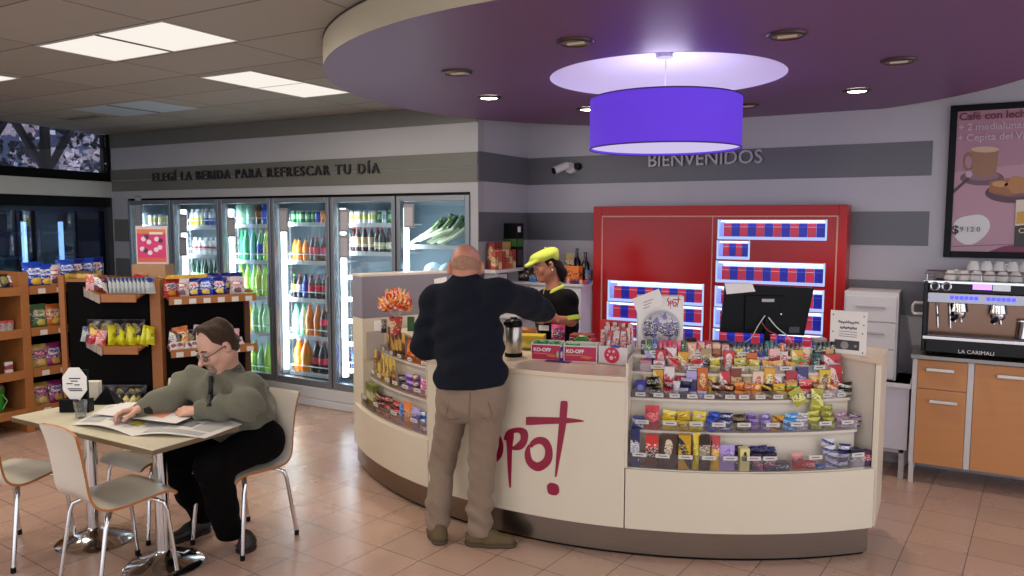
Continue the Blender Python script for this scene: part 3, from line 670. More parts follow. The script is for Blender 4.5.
# things on top of B
bx = box_kind('snack_box', 'box', .075, .1, .065, pr(['c8a44c', '5a4020', 'd8c080'], 22, .5, 3))
for k in range(5):
    q = inframe(FBx, 62+k*7, 276, .1); bx.put(FBx @ Vector((max(.09, q.x), .1, 1.326)), '%s yellow snack box from left on top of the black unit' % ORD[k], R_(30), 'yellow boxes on top of the black unit')
BAGS['redy'].put(FBx @ Vector((.62, .12, 1.326)), 'red and yellow bag lying on top of black unit left of pink poster', rot=(R_(-80), 0, R_(30)), group=gB, scale=.8)
q = inframe(FBx, 153.5, 275, .33)
ps = thing('poster_stand', 'pink and orange poster standing on a cardboard box above the snack shelves', 'poster', FBx @ Vector((q.x, .33, 1.326)), R_(28), local=True)
cb = mat('cardboard', 'b08a68', .8, noise=.1); PKM = mat('poster_pink', 'd83878', .5)
hz = inframe(FBx, 153, 226, .33).z - 1.326; wz = (inframe(FBx, 169.5, 250, .33)-inframe(FBx, 138, 250, .33)).x/2
z1 = inframe(FBx, 153, 264, .33).z - 1.326
MB().box(-wz*1.08, wz*1.08, -.09, .09, 0, z1).build('base_box', cb, ps, bevel=.003)
MB().box(-wz, wz, -.012, .012, z1, hz).build('board', mat('poster_white', 'e0c8cc', .5), ps)
H = hz-z1
b = MB().box(-wz*.92, wz*.92, -.0145, -.012, z1+.02, hz-.03).build('poster_field', PKM, ps)
MB().box(-wz*.92, wz*.92, -.0165, -.0145, z1+H*.8, hz-.03).build('top_band', mat('poster_orange', 'd88848', .5), ps)
MB().box(-wz*.92, wz*.92, -.0165, -.0145, z1+.02, z1+H*.16).build('bottom_band', mat('poster_orange2', 'd86848', .5), ps)
MB().box(-wz*.1, wz*.75, -.019, -.0165, z1+H*.78, z1+H*.84).build('price_strip', PAPER, ps)
for (x, z, dk) in ((-.5, .66, 0), (-.15, .58, 0), (.35, .66, 0), (.6, .62, 1), (-.6, .4, 0), (-.3, .72, 1), (-.1, .3, 0), (.3, .38, 0), (.55, .44, 0), (-.4, .36, 1)):
    MB().cyl((x*wz, -.0145, z1+z*H), (x*wz, -.0185, z1+z*H), .022, seg=14).build('flower_print', mat('flower_dark', '54304c', .5) if dk else mat('flower_white', 'ecdce4', .5), ps)
# ---- C: right-hand flank of the same island
FC = frame(-6.13, 4.35, 63)
gc = thing('snack_shelf_unit', 'orange wood shelf unit with navy bags along its top tray by the cooler doors', 'shelves', (-5.9, 4.75, 0), R_(63))
LCx = .74
MB().box(.05, LCx, .02, .05, 0, 1.159, 0, FC).build('back_panel', mat('black_board', '050404', .6, spec=.1), gc)
MB().box(LCx, LCx+.05, -.02, .30, 0, 1.14, 0, FC).build('upright', mat('dark_wood', '5a3520', .5), gc)
ZC_ = (1.16, .69, .22)
for j, z in enumerate(ZC_):
    s = MB().box(.07, LCx+.06, -.22, .019, z-.025, z, 0, FC).box(.05, LCx+.06, -.235, -.22, z-.05, z+.02, 0, FC).build('shelf', WOOD, gc)
    rail(FC, .06, LCx+.05, -.235, z-.025, s, 6)
s = MB().box(.16, LCx+.1, .05, .40, 1.16, 1.19, 0, FC).build('top_board', WOOD, gc)
gC = 'packets on the island shelf by the cooler'
for k, (px, kd, lab) in enumerate(((159, 'red', 'red bag at the left end of the top tray by the upright'), (171, 'red', 'second red bag on the top tray of shelf by the cooler'), (181, 'white', 'red and white bag on the top tray of shelf by the cooler'), (193, 'navy', 'first navy bag on the top tray of shelf by the cooler'), (205, 'blue', 'blue and yellow bag between the navy bags on the top tray'), (219, 'navy', 'last navy bag on the top tray of shelf by the cooler'), (237, 'white', 'pale pink and white bag at the right end of the top tray'))):
    q = inframe(FC, px, 284, -.12)
    BAGS[kd].put(FC @ Vector((max(.09, q.x), -.12, 1.161)), lab, rot=(R_(-12), 0, R_(48)), group=gC, scale=.78)
for k in range(4):
    BAGS['redy'].put(FC @ Vector((.10+.1*k, .2, 1.191)), '%s red and yellow packet behind the navy bags beside the poster' % ORD[k], rot=(R_(-10), 0, R_(50)), group=gC, scale=.9)
for k in range(3):
    BAGS['navy'].put(FC @ Vector((.5+.1*k, .1, 1.191)), '%s navy bag in the back row behind the top tray' % ORD[k], rot=(R_(-10), 0, R_(50)), group=gC, scale=.75)
rg = random.Random(2)
for k in range(9):
    px = 166+k*8.5; kd = ['choc', 'dark', 'orange', 'dark', 'white', 'silver', 'white', 'silver', 'pink'][k]
    q = inframe(FC, px, 325, -.05)
    BAGS[kd].put(FC @ Vector((min(.68, max(.10, q.x)), -.04, .691)), '%s hanging packet from left on the middle shelf by the cooler' % ORD[k], rot=(R_(-8), R_(rg.uniform(-10, 10)), R_(50)), group=gC, scale=.9)
for k in range(12):
    q = inframe(FC, 168+k*6.6, 338, -.16)
    BAGS['small'].put(FC @ Vector((min(.70, max(.09, q.x)), -.15-.02*(k % 2), .691)), '%s small white sweet bag from left at front of the middle shelf' % ORD[k], rot=(R_(-35), R_(rg.uniform(-25, 25)), R_(55+rg.uniform(-20, 20))), group=gC, scale=1)
for k in range(5):
    kd = ['green', 'blue', 'redy', 'white', 'navy'][k]
    BAGS[kd].put(FC @ Vector((.1+.14*k, -.1, .221)), '%s bag from left on the bottom shelf by the cooler' % ORD[k], rot=(R_(-14), 0, R_(52)), group=gC, scale=.85)
# ================================================================== tables, chairs and what lies on them
TOPM = mat('table_laminate', 'cfc6ac', .3, noise=.05, nscale=6); PLY = mat('ply_edge', 'a86a34', .45); CHW = mat('chair_white', 'cdc6b8', .3, noise=.03)
DKE = mat('table_edge_dark', '6e5a40', .5)
def make_table():
    t = thing('cafe_table', 'x', 'table')
    MB().box(-.31, .31, -.255, .255, .728, .75).build('tabletop', TOPM, t, bevel=.003)
    MB().box(-.312, .312, -.257, .257, .722, .7445).build('edge_band', DKE, t)
    MB().lathe([(.036, .03), (.036, .70), (.06, .705), (.06, .721)], 20).build('column', CHROME, t)
    MB().lathe([(.198, 0), (.203, .008), (.18, .026), (.10, .05), (.045, .075), (.037, .09)], 40).build('base', CHROME, t)
    MB().box(-.2, .2, -.03, .03, .70, .722).build('bracket', BLACK, t)
    return t
TK = Kind(make_table)
TK.put((-3.59, 2.52, 0), 'square white topped table with the open newspaper nearest the seated man')
TK.put((-4.215, 2.52, 0), 'white topped table carrying the octagonal menu card, pushed against the newspaper table')
def make_chair():
    c = thing('cafe_chair', 'x', 'chair')
    # one bent plywood shell: seat, waterfall and back; local +Y is the front, back leans to -Y
    prof = [(.215, .425), (.20, .445), (.15, .455), (.05, .447), (-.06, .438), (-.14, .445), (-.19, .475), (-.213, .53), (-.225, .62), (-.243, .74), (-.262, .82), (-.268, .845)]
    P = []
    for i in range(len(prof)-1):
        for k in range(3):
            t = k/3; a, b, c0, d = prof[max(i-1, 0)], prof[i], prof[i+1], prof[min(i+2, len(prof)-1)]
            P.append(tuple(.5*((2*b[q])+(-a[q]+c0[q])*t+(2*a[q]-5*b[q]+4*c0[q]-d[q])*t*t+(-a[q]+3*b[q]-3*c0[q]+d[q])*t**3) for q in (0, 1)))
    P.append(prof[-1]); n = len(P); nu = 10; m = MB(); vs = []; th = .013
    for i, (y, z) in enumerate(P):
        q0, q1 = P[max(i-1, 0)], P[min(i+1, n-1)]; ty, tz = q1[0]-q0[0], q1[1]-q0[1]; l = math.hypot(ty, tz); ny, nz = tz/l, -ty/l   # outward (under/back)
        s = i/(n-1)
        w = .20 if s < .45 else .20-.022*math.sin((s-.45)/.55*PI)   # slight waist
        if s > .93: w *= 1-.10*((s-.93)/.07)**2
        if s < .06: w *= 1-.10*((.06-s)/.06)**2
        for k in range(nu+1):
            u = 2*k/nu-1
            dish = (.014*(1-u*u) if s < .5 else .02*(1-u*u))
            for o_ in (0, th): vs.append((u*w, y+ny*(dish*(1 if s >= .5 else .6)+o_)*1.0 if True else y, z+nz*(dish*(1 if s >= .5 else .6)+o_)))
    fs = []; ms = []
    W = 2*(nu+1)
    for i in range(n-1):
        for k in range(nu):
            a = i*W+2*k; b = a+2; c1 = b+W; d1 = a+W
            fs += [(a, b, c1, d1), (a+1, d1+1, c1+1, b+1)]; ms += [0, 0]
        a = i*W; d1 = a+W; fs.append((a, d1, d1+1, a+1)); ms.append(1)
        a = i*W+2*nu; d1 = a+W; fs.append((a+1, d1+1, d1, a)); ms.append(1)
    for k in range(nu):
        a = 2*k; fs.append((a, a+1, a+3, a+2)); ms.append(1)
        a = (n-1)*W+2*k; fs.append((a, a+2, a+3, a+1)); ms.append(1)
    m.v = vs; m.f = fs; m.m = ms
    m.build('shell', [CHW, PLY], c, sharp=50)
    for sx in (-1, 1):
        MB().tube([(sx*.10, .08, .428), (sx*.15, .12, .424), (sx*.185, .15, .405), (sx*.19, .165, .36), (sx*.205, .20, .02)], .011, 10).build('leg', CHROME, c)
        MB().tube([(sx*.10, -.06, .424), (sx*.15, -.10, .42), (sx*.185, -.13, .40), (sx*.19, -.145, .36), (sx*.205, -.20, .02)], .011, 10).build('leg', CHROME, c)
        for y in (.20, -.20): MB().cyl((sx*.205, y, 0), (sx*.205, y*1.0, .03), .014, .013, 10).build('foot_cap', BLACK, c)
    MB().cbox((0, .08, .428), (.22, .02, .012)).cbox((0, -.06, .424), (.22, .02, .012)).build('seat_bracket', CHROME, c)
    return c
CK = Kind(make_chair)
# front edge of the table is at y = 2.26, far edge 2.775
CK.put((-3.65, 2.305, 0), 'white plywood chair tucked under the newspaper table, back to the viewer', R_(-7))
CK.put((-4.44, 2.21, 0), 'white chair at the front of the menu card table, cut by the picture edge', R_(14))
CK.put((-4.10, 2.84, 0), 'white chair on the far side of the tables with red bag on its seat', R_(180))
CK.put((-3.475, 2.97, 0), 'white plywood chair the seated man in grey is sitting on', R_(180))
rb = tag(pillow_mb(.26, .2, .09, 8, 8, None, 4).build('red_bag', pr(['8c1c20', '401014', 'b04848'], 30, .4, 3), base=(0, 0, 0)), 'dark red patterned bag lying on the chair seat under the table edge', 'bag')
rb.location = (-4.08, 2.78, .50); rb.rotation_euler = (R_(-80), 0, R_(10))
# --- octagonal menu card in a black holder
q = onz(77, 411.5, .75)
mh = thing('menu_holder', 'black card holder with white octagonal menu card on the table', 'holder', (q.x, q.y, .7505), R_(30), local=True)
MB().box(-.085, .085, -.03, .03, 0, .075).box(-.06, .06, .01, .03, .075, .24).build('holder', BLACK, mh, bevel=.003)
oc = [(.078*math.cos(R_(22.5+45*k))*.95, .165+.1*math.sin(R_(22.5+45*k))) for k in range(8)]
T_ = Matrix(((1, 0, 0, 0), (0, 0, 1, 0), (0, 1, 0, 0), (0, 0, 0, 1)))
cd_ = MB().prism(oc, -.012, -.006, 0, T_).build('menu_card', PAPER, mh)
for (x0, x1, z) in ((-.03, .035, .195), (-.02, .02, .18), (-.045, -.01, .165), (.0, .03, .158), (-.04, .04, .135), (-.03, .045, .125)):
    MB().box(x0, x1, -.0135, -.0121, z-.003, z+.003).build('card_writing', INK, cd_)
q = onz(99, 403, .75)
nb = thing('napkin_holder', 'black stand with white napkins behind the plastic cup', 'napkin holder', (q.x, q.y, .7505), R_(30), local=True)
MB().box(-.10, -.02, -.05, .05, 0, .01).add([(-.02, -.05, 0), (.13, -.05, 0), (.05, 0, .1), (-.02, .05, 0), (.13, .05, 0)], [(0, 1, 2), (1, 4, 2), (4, 3, 2), (3, 0, 2), (0, 3, 4, 1)]).build('stand', BLACK, nb)
MB().box(-.095, .0, .0, .045, .012, .13).build('napkins', mat('napkin', 'd4ccbc', .8), nb, bevel=.004)
q = onz(81, 418, .75)
cu = thing('plastic_cup', 'clear plastic cup in front of the octagonal menu card', 'cup', (q.x, q.y, .7505), local=True)
MB().lathe([(.026, 0), (.036, .095), (.038, .098), (.035, .096), (.025, .003), (0, .003)], 20).build('cup_wall', glass('cup_plastic', 'f4f6f7', .1, .1), cu)
MB().lathe([(.024, .004), (.03, .05), (0, .05)], 18).build('water', glass('cup_water', 'f0f2f2', .05, .05), cu)
# --- open newspaper: two curved leaves plus a page lifted in the man's hand
NEWS = mat('newsprint', 'd2cec8', .8, noise=.05, nscale=30)
npr = thing('newspaper', 'open newspaper spread on the table under the man\'s hands', 'newspaper', (-3.65, 2.56, .751), 0)
def leaf(name, A, B, C, D, n=14, mz=8, f=None):
    """sheet over corners A B C D, f gives the extra height"""
    m = MB(); vs = []
    A, B, C, D = map(Vector, (A, B, C, D))
    for i in range(n+1):
        for j in range(mz+1):
            u, v = i/n, j/mz; p = (A*(1-u)+B*u)*(1-v)+(D*(1-u)+C*u)*v; p = p+Vector((0, 0, f(u, v) if f else 0)); vs.append(p)
    nn = len(vs); vs += [v+Vector((0, 0, -.0022)) for v in vs]
    idx = lambda i, j: i*(mz+1)+j
    fs = []
    for i in range(n):
        for j in range(mz):
            q = (idx(i, j), idx(i+1, j), idx(i+1, j+1), idx(i, j+1)); fs += [q, tuple(k+nn for k in q[::-1])]
    for i in range(n):
        for j in (0, mz): a, b = idx(i, j), idx(i+1, j); fs.append((a, a+nn, b+nn, b) if j == 0 else (b, b+nn, a+nn, a))
    for j in range(mz):
        for i in (0, n): a, b = idx(i, j), idx(i, j+1); fs.append((b, b+nn, a+nn, a) if i == 0 else (a, a+nn, b+nn, b))
    return m.add(vs, fs).build(name, NEWS, npr, sharp=60), (A, B, C, D, f)
def on_leaf(L, u, v): A, B, C, D, f = L; return (A*(1-u)+B*u)*(1-v)+(D*(1-u)+C*u)*v+Vector((0, 0, f(u, v)))
a0 = onz(75, 424, .752); b0 = onz(163, 440, .752); b0 = onz(140, 437, .752)
Afl, Afr, Amr = onz(72, 425, .752), onz(132, 436, .752), onz(205, 438, .752)
Bfl, Bfr, Bmr = onz(108, 405, .752), onz(178, 411, .752), onz(242, 424, .752)
l1, L1 = leaf('left_pages', Afl, Afr, Bfr, Bfl, f=lambda u, v: .022*math.sin(PI*min(1, u*1.0))**1.0+.012*u*(1-u))
l2, L2 = leaf('right_pages', Afr, Amr, Bmr, Bfr, f=lambda u, v: .026*math.sin(PI*u)*(1-.6*u))
hand = onz(128, 405, .80)
l3, L3 = leaf('lifted_page', onz(92, 415, .775), onz(176, 425, .785), onz(196, 417, .78), onz(126, 404, .80), f=lambda u, v: .05*math.sin(PI*u)*v*.5+.01)
def patch(L, part, u0, u1, v0, v1, m, name, dz=.0012):
    mb = MB(); n = 6; vs = []
    for i in range(n+1):
        for j in (0, 1, 2, 3, 4): vs.append(on_leaf(L, u0+(u1-u0)*i/n, v0+(v1-v0)*j/4)+Vector((0, 0, dz)))
    fs = [(i*5+j, (i+1)*5+j, (i+1)*5+j+1, i*5+j+1) for i in range(n) for j in range(4)]
    mb.add(vs, fs).build(name, m, part)
GREYP = mat('print_grey', '9a9ca0', .8, noise=.6, nscale=90); TXT = mat('print_text', 'aaa7a4', .8, noise=.25, nscale=160)
patch(L3, l3, .30, .78, .25, .85, mat('print_salmon', 'd88468', .8, noise=.25, nscale=40), 'red_photo'); patch(L3, l3, .24, .40, .55, .92, mat('print_orange', 'c86828', .8), 'orange_headline', .002)
patch(L1, l1, .45, .85, .22, .55, GREYP, 'grey_photo'); patch(L1, l1, .75, .9, .25, .5, mat('print_yellow', 'b8b040', .8), 'yellow_ad', .002)
patch(L2, l2, .30, .62, .35, .58, mat('print_dark', '77787c', .8, noise=.6, nscale=80), 'dark_photo')
for (u0, u1, v0, v1) in ((.08, .28, .1, .9), (.34, .62, .66, .92), (.66, .92, .3, .92), (.1, .9, .06, .22)): patch(L2, l2, u0, u1, v0, v1, TXT, 'text_column')
for (u0, u1, v0, v1) in ((.08, .4, .1, .9), (.45, .9, .62, .92)): patch(L1, l1, u0, u1, v0, v1, TXT, 'text_column')
# loose corner hanging over the table's right edge
# ================================================================== the round service counter
kiosk = thing('service_counter', 'curved cream service counter with crimson lettering and steel kick plate', 'counter', (CC.x, CC.y-2.3, 0))
CW = mat('cream_top', 'dcc8ae', .3, noise=.04, nscale=5)
SHELFW = mat('display_white', 'd2c8b8', .42)
def arcp(name, m, r0, r1, a0, a1, z0, z1, parent=kiosk, n=None, bevel=0):
    return MB().arc(r0, r1, a0, a1, z0, z1, n or max(3, int((a1-a0)*.8))).build(name, m, parent, bevel=bevel)
AL, AM, AN, AR = -40.5, -13.5, 15.2, 45.3
arcp('plinth', BLACK, 2.45, 2.60, AL+.6, AR-.3, 0, .022, n=48)
arcp('kick_plate', STEEL, 2.56, 2.625, AL+.3, AR-.2, .022, .163, n=64)
arcp('side_panel', CREAM, 2.60, 2.645, AL, AM-.05, .165, .475, n=28, bevel=.002)
fp = arcp('front_panel', CREAM, 2.60, 2.645, AM+.05, AN-.06, .165, .985, n=36, bevel=.002)
arcp('side_panel', CREAM, 2.60, 2.645, AN+.06, AR, .165, .50, n=32, bevel=.002)
arcp('worktop', CW, 1.95, 2.66, AM-.1, AN+.2, .985, 1.012, n=36, bevel=.003)
arcp('inner_panel', WHITE, 1.97, 2.0, AL+4, AR-3, .02, .985, n=40)
# lettering on the front: ribbons of varying width in the photo's drawing plane, laid onto the drum
CRIM = mat('crimson_letter', '8e1136', .35)
def ribbon(pts, r, mp, m, name, parent, sub=6, closed=False):
    P = [];  n = len(pts)
    def cr(a, b, c, d, t): return tuple(.5*((2*b[i])+(-a[i]+c[i])*t+(2*a[i]-5*b[i]+4*c[i]-d[i])*t*t+(-a[i]+3*b[i]-3*c[i]+d[i])*t**3) for i in range(3))
    for i in range(n-1):
        a, b, c, d = pts[max(i-1, 0)], pts[i], pts[i+1], pts[min(i+2, n-1)]
        P += [cr(a, b, c, d, k/sub) for k in range(sub)]
    P.append(pts[-1]); L = []; Rr = []
    for i, p in enumerate(P):
        q0, q1 = P[max(i-1, 0)], P[min(i+1, len(P)-1)]; dx, dy = q1[0]-q0[0], q1[1]-q0[1]; l = math.hypot(dx, dy) or 1
        w = max(p[2], .5)/2; L.append((p[0]-dy/l*w, p[1]+dx/l*w)); Rr.append((p[0]+dy/l*w, p[1]-dx/l*w))
    mb = MB(); vs = []
    for a, b in zip(L, Rr):
        for q in (a, b):
            for rr in (r, r+.004): vs.append(mp(q[0], q[1], rr))
    fs = []
    for i in range(len(L)-1):
        k = 4*i; j = k+4; fs += [(k+1, k+3, j+3, j+1), (k, j, j+2, k+2), (k, k+1, j+1, j), (k+2, j+2, j+3, k+3)]
    fs += [(0, 2, 3, 1), (4*(len(L)-1), 4*(len(L)-1)+1, 4*(len(L)-1)+3, 4*(len(L)-1)+2)]
    return mb.add(vs, fs).build(name, m, parent, smooth=False)
# letter outlines measured once on the drum: angle and height come from the photo points
def drum(x, y, r):
    q = oncyl(480+x/4.8, 390+y/4.8, 2.645); return tuple(cyl_pt(ang(q), r, q.z))
LET = {'t_stem': [(405, 52, 22), (404, 66, 34), (398, 150, 34), (388, 230, 28), (376, 320, 19), (364, 416, 7)], 't_bar': [(222, 148, 34), (234, 148, 40), (310, 147, 34), (400, 146, 28), (470, 147, 14), (500, 149, 3)],
       'letter_o': [(238, 262, 10), (229, 300, 26), (240, 345, 32), (280, 368, 42), (322, 340, 40), (331, 290, 34), (312, 250, 36), (280, 242, 32), (252, 258, 24), (249, 275, 10)],
       'p_stem': [(154, 188, 12), (146, 220, 34), (143, 290, 24), (143, 380, 17), (146, 468, 6)], 'p_bowl': [(122, 240, 14), (140, 205, 24), (180, 192, 24), (210, 204, 36), (212, 240, 34), (192, 268, 36), (162, 278, 18), (150, 270, 8)],
       'letter_s': [(103, 95, 14), (80, 104, 30), (52, 140, 30), (48, 180, 34), (75, 215, 36), (94, 260, 36), (90, 310, 34), (62, 345, 22), (30, 352, 8)], 'dot': [(330, 450, 18), (340, 462, 44), (352, 476, 58), (364, 490, 42), (372, 500, 16)]}
for k, p in LET.items(): ribbon(p, 2.6452, drum, CRIM, k, fp)
# ---- left end wall with the grey partition
EW = [(-3.89, 4.385), (-3.72, 4.30), (-3.40, 4.98), (-3.57, 5.06)]
MB().prism(EW, .165, 1.13).build('end_wall', CREAM, kiosk, bevel=.003)
pz = MB().prism(EW, 1.13, 1.44).build('partition', mat('partition_grey', '87818a', .45), kiosk, bevel=.003)
MB().prism(EW, 1.44, 1.455).build('partition_cap', mat('cap_cream', 'd6c8ba', .4), pz)
def ewq(t, off): a, b = Vector(EW[1]), Vector(EW[2]); d = (b-a).normalized(); n = Vector((d.y, -d.x)); q = a+d*t+n*off; return q, d, n
q0, d_, n_ = ewq(.60, .012); q1, _, _ = ewq(.70, .03)
MB().add([(q0.x, q0.y, 1.14), (q1.x, q1.y, 1.17), (q1.x, q1.y, 1.415), (q0.x, q0.y, 1.40), (q0.x-n_.x*.004, q0.y-n_.y*.004, 1.14), (q1.x-n_.x*.004, q1.y-n_.y*.004, 1.17), (q1.x-n_.x*.004, q1.y-n_.y*.004, 1.415), (q0.x-n_.x*.004, q0.y-n_.y*.004, 1.40)],
         [(0, 1, 2, 3), (7, 6, 5, 4), (0, 4, 5, 1), (1, 5, 6, 2), (2, 6, 7, 3), (3, 7, 4, 0)]).build('notice_sheet', PAPER, pz)
# ---- right end wall and its top board
MB().box(-.315, -.285, 4.56, 5.02, .165, 1.075).build('end_wall', CREAM, kiosk, bevel=.003)
MB().prism([(-.283, 4.545), (-.283, 5.03), (-.42, 5.05), (-.605, 4.765)], 1.075, 1.095).build('end_board', CW, kiosk, bevel=.002)
MB().prism([(-.32, 4.6), (-.32, 5.0), (-.42, 5.02), (-.585, 4.77)], .17, 1.074).build('end_block', SHELFW, kiosk)
# ---- display tiers: floor slab, riser behind, clear fence in front
TR = [(.505, 2.625), (.700, 2.555), (.865, 2.49), (1.0, 2.42), (1.085, 2.36)]
TL = [(.49, 2.625), (.695, 2.55), (.885, 2.47), (1.045, 2.39)]
TIERS = []
for side, T, a0, a1 in (('right', TR, AN+.25, AR-1.1), ('left', TL, -36.6, AM-.2)):
    for i, (z, r) in enumerate(T):
        back = T[i+1][1]-.02 if i+1 < len(T) else 1.95
        z1 = T[i+1][0]-.016 if i+1 < len(T) else None
        s = arcp('display_tier', SHELFW, back-.01, r, a0, a1, z-.015, z)
        if z1: arcp('riser', SHELFW, back-.014, back-.002, a0, a1, z, z1, s)
        if side == 'right' or i < 3:
            hh = (.085, .055, .05, .045, .0)[i]
            if hh: arcp('clear_fence', CLEAR, r-.004, r-.001, a0, a1, z, z+hh, s)
            n = (11, 9, 13, 5, 5)[i] if side == 'right' else (4, 7, 6)[i]
            rg = random.Random(i*7+len(T))
            for k in range(n):
                if side == 'right' and i == 0 and k in (7, 9): continue
                am = a0+(a1-a0)*(k+.5+rg.uniform(-.15, .15))/n; hw = 1.1 if i != 2 else .85
                zz = z+(.075, .045, .02, .03, .018)[i]
                c = arcp('price_card', TAGM, r-.001, r+.003, am-hw*.75, am+hw*.75, zz-.011, zz+.011, s, 2)
                arcp('price_print', INK, r+.003, r+.0034, am-hw*.45, am+hw*.45, zz-.002, zz+.002, c, 1)
arcp('divider', CREAM, 2.0, 2.645, AN-.05, AN+.24, .505, 1.084, n=1)
arcp('divider', CREAM, 2.0, 2.645, AM-.2, AM+.0, .49, 1.05, n=1)
MB().prism([(-.39, 4.80), (-.40, 4.80), (-.335, 4.62), (-.325, 4.62)], .70, 1.0).build('acrylic_plate', mat('plate_beige', 'b89c88', .15), kiosk)
q0, _, _ = ewq(.03, .004); q1, _, _ = ewq(.17, .004)
MB().prism([tuple(q0), tuple(q1), tuple(q1+n_*.006), tuple(q0+n_*.006)], .83, 1.03).build('acrylic_plate', mat('plate_grey', 'b5aaa2', .15), kiosk)
# ---- sweets on the tiers
def at_tier(T, i, px, py, depth=.03):
    q = oncyl(px, py, T[i][1]-depth); return ang(q)
def sweet(kind, w, d, h, mats, seed=0):
    key = (kind, tuple(m.name for m in mats), round(w, 3), round(h, 3))
    nm = {'bag': 'sweet_bag', 'box': 'sweet_box', 'bar': 'chocolate_bar', 'tube': 'sweet_tube', 'heap': 'sweet_bag'}[kind]
    if kind == 'box':
        o = MB().box(-w/2, w/2, -d/2, d/2, 0, h).build(nm, mats, base=(0, 0, 0), bevel=.0015)
    elif kind == 'tube':
        o = MB().lathe([(w*.46, 0), (w*.5, .004), (w*.5, h*.86), (w*.42, h*.9), (w*.42, h)], 10).build(nm, mats, base=(0, 0, 0))
    else:
        o = pillow_mb(w, h, d, 6, 8, None, seed).build(nm, mats, base=(0, 0, 0), sharp=75)
    o['category'] = {'bag': 'sweets', 'box': 'box', 'bar': 'chocolate', 'tube': 'sweets', 'heap': 'sweets'}[kind]; return o
def fill(side, T, i, rows, gname, back=0):
    """rows: (px centre, px width, px height, kind, inks, look, how many deep/stacked, tilt)"""
    cnt = {}; tot = {}
    for row in rows: tot[row[5]] = tot.get(row[5], 0)+(row[6] if len(row) > 6 else 1)
    for n, row in enumerate(rows):
        px, pw, ph, kind, inks, look = row[:6]; st = row[6] if len(row) > 6 else 1; tilt = row[7] if len(row) > 7 else 0
        r = T[i][1]; base = oncyl(px, 420, r-.03); a = ang(base); ppm = FPX/((base-CAM).dot(FW))
        rr_ = Vector((base.y, -base.x)).normalized(); fs_ = max(.36, math.cos(R_(a))*rr_.x+math.sin(R_(a))*rr_.y)
        w, h = pw/ppm*.93/fs_, ph/ppm*GROW.get((side, i), 1)*(1.28 if back else 1)
        dp = {'box': min(.05, T[i][1]-(T[i+1][1] if i+1 < len(T) else 2.2)-.015)*(.5 if back else 1), 'bag': .035, 'bar': .018, 'tube': w, 'heap': .04}[kind]
        m = pr(inks, 30 if w < .06 else 20, .3, (n*3+i) % 11)
        for k in range(st):
            rr = r-.012-dp/2-back; z = T[i][0]+.0006
            if st > 1:
                if kind in ('bag', 'heap', 'bar'): z += k*h/st*.98; rr -= .004*k
            hh = h if st == 1 else h/st*.96
            if st > 1 and kind == 'heap': pass
            o = sweet(kind, w, dp if st == 1 else min(dp, .036), hh, [m], n+k)
            p = cyl_pt(a + (.25*math.sin(5*k+n) if st > 1 else 0), rr, z)
            o.location = p; o.rotation_euler = (R_(-tilt), R_((7*math.sin(3*n+2*k)) if kind in ('heap',) else 0), R_(a))
            cnt[look] = cnt.get(look, 0)+1
            pos = ORD[min(cnt[look]-1, 19)]
            o['label'] = '%s%s tier%s %s display%s' % (look, (', back row of ' if back else ' on ')+('lowest', 'second', 'third', 'fourth', 'top')[i], ',' if back else ' of', side, (', %s of its kind' % pos) if tot[look] > 1 else '')
            o['group'] = gname
RD = 'sweets on the right display'
GROW = {('right', 2): 1.3, ('right', 3): 1.5, ('right', 4): 1.15, ('left', 0): 1.3, ('left', 1): 1.3, ('left', 2): 1.2}
fill('right', TR, 0, [
 (635.5, 9.5, 37, 'box', ['20285c', 'd8d8e0'], 'navy and white box with green lid'), (652.5, 13.5, 33, 'box', ['5c2a20', 'c83028', 'e8e0d8'], 'red topped brown box'), (669, 15, 34, 'box', ['4a2c22', 'd8c8a8'], 'brown and cream patterned box'),
 (685, 13, 35, 'box', ['c89820', '20203c', 'e0b830'], 'yellow box with dark eyes'), (697, 8, 37, 'bag', ['e0c020', 'f0e060'], 'bright yellow bag'), (705, 11, 35, 'box', ['2e1a16', '8a7a58'], 'dark brown packet'), (716, 10, 35, 'bag', ['e8b018', 'b02828'], 'yellow and red bag'),
 (728, 16, 26, 'bag', ['a890cc', '8468b4', 'c8b8e0'], 'lilac bag'), (745, 10, 23, 'box', ['ddd288', '2c2418', 'ddd288'], 'cream packet with dark spots'), (758, 11, 17, 'box', ['3a2450', 'b03870'], 'purple box'), (770, 11, 17, 'box', ['32244c', '902c60'], 'dark purple box'), (783, 14, 8, 'box', ['2c2844', '403c60'], 'flat slate box'),
 (800, 11, 17, 'heap', ['c83438', 'e89090'], 'red bag leaning by a tag'), (810, 14, 9, 'heap', ['c02c30', 'd86058'], 'low red bag'), (823, 11, 5, 'heap', ['2c70b8', '18408c'], 'flat blue packet'),
 (832, 13, 30, 'heap', ['d8d4e0', '20246c', '8890c0'], 'white and navy packet', 4), (845, 12, 24, 'heap', ['24246c', 'd8d8e0', '14143c'], 'navy and white packet', 3), (856, 11, 18, 'box', ['20245c', '14183c'], 'navy box'), (866, 11, 15, 'box', ['3a1c40', 'b02838'], 'maroon and navy box')], RD)
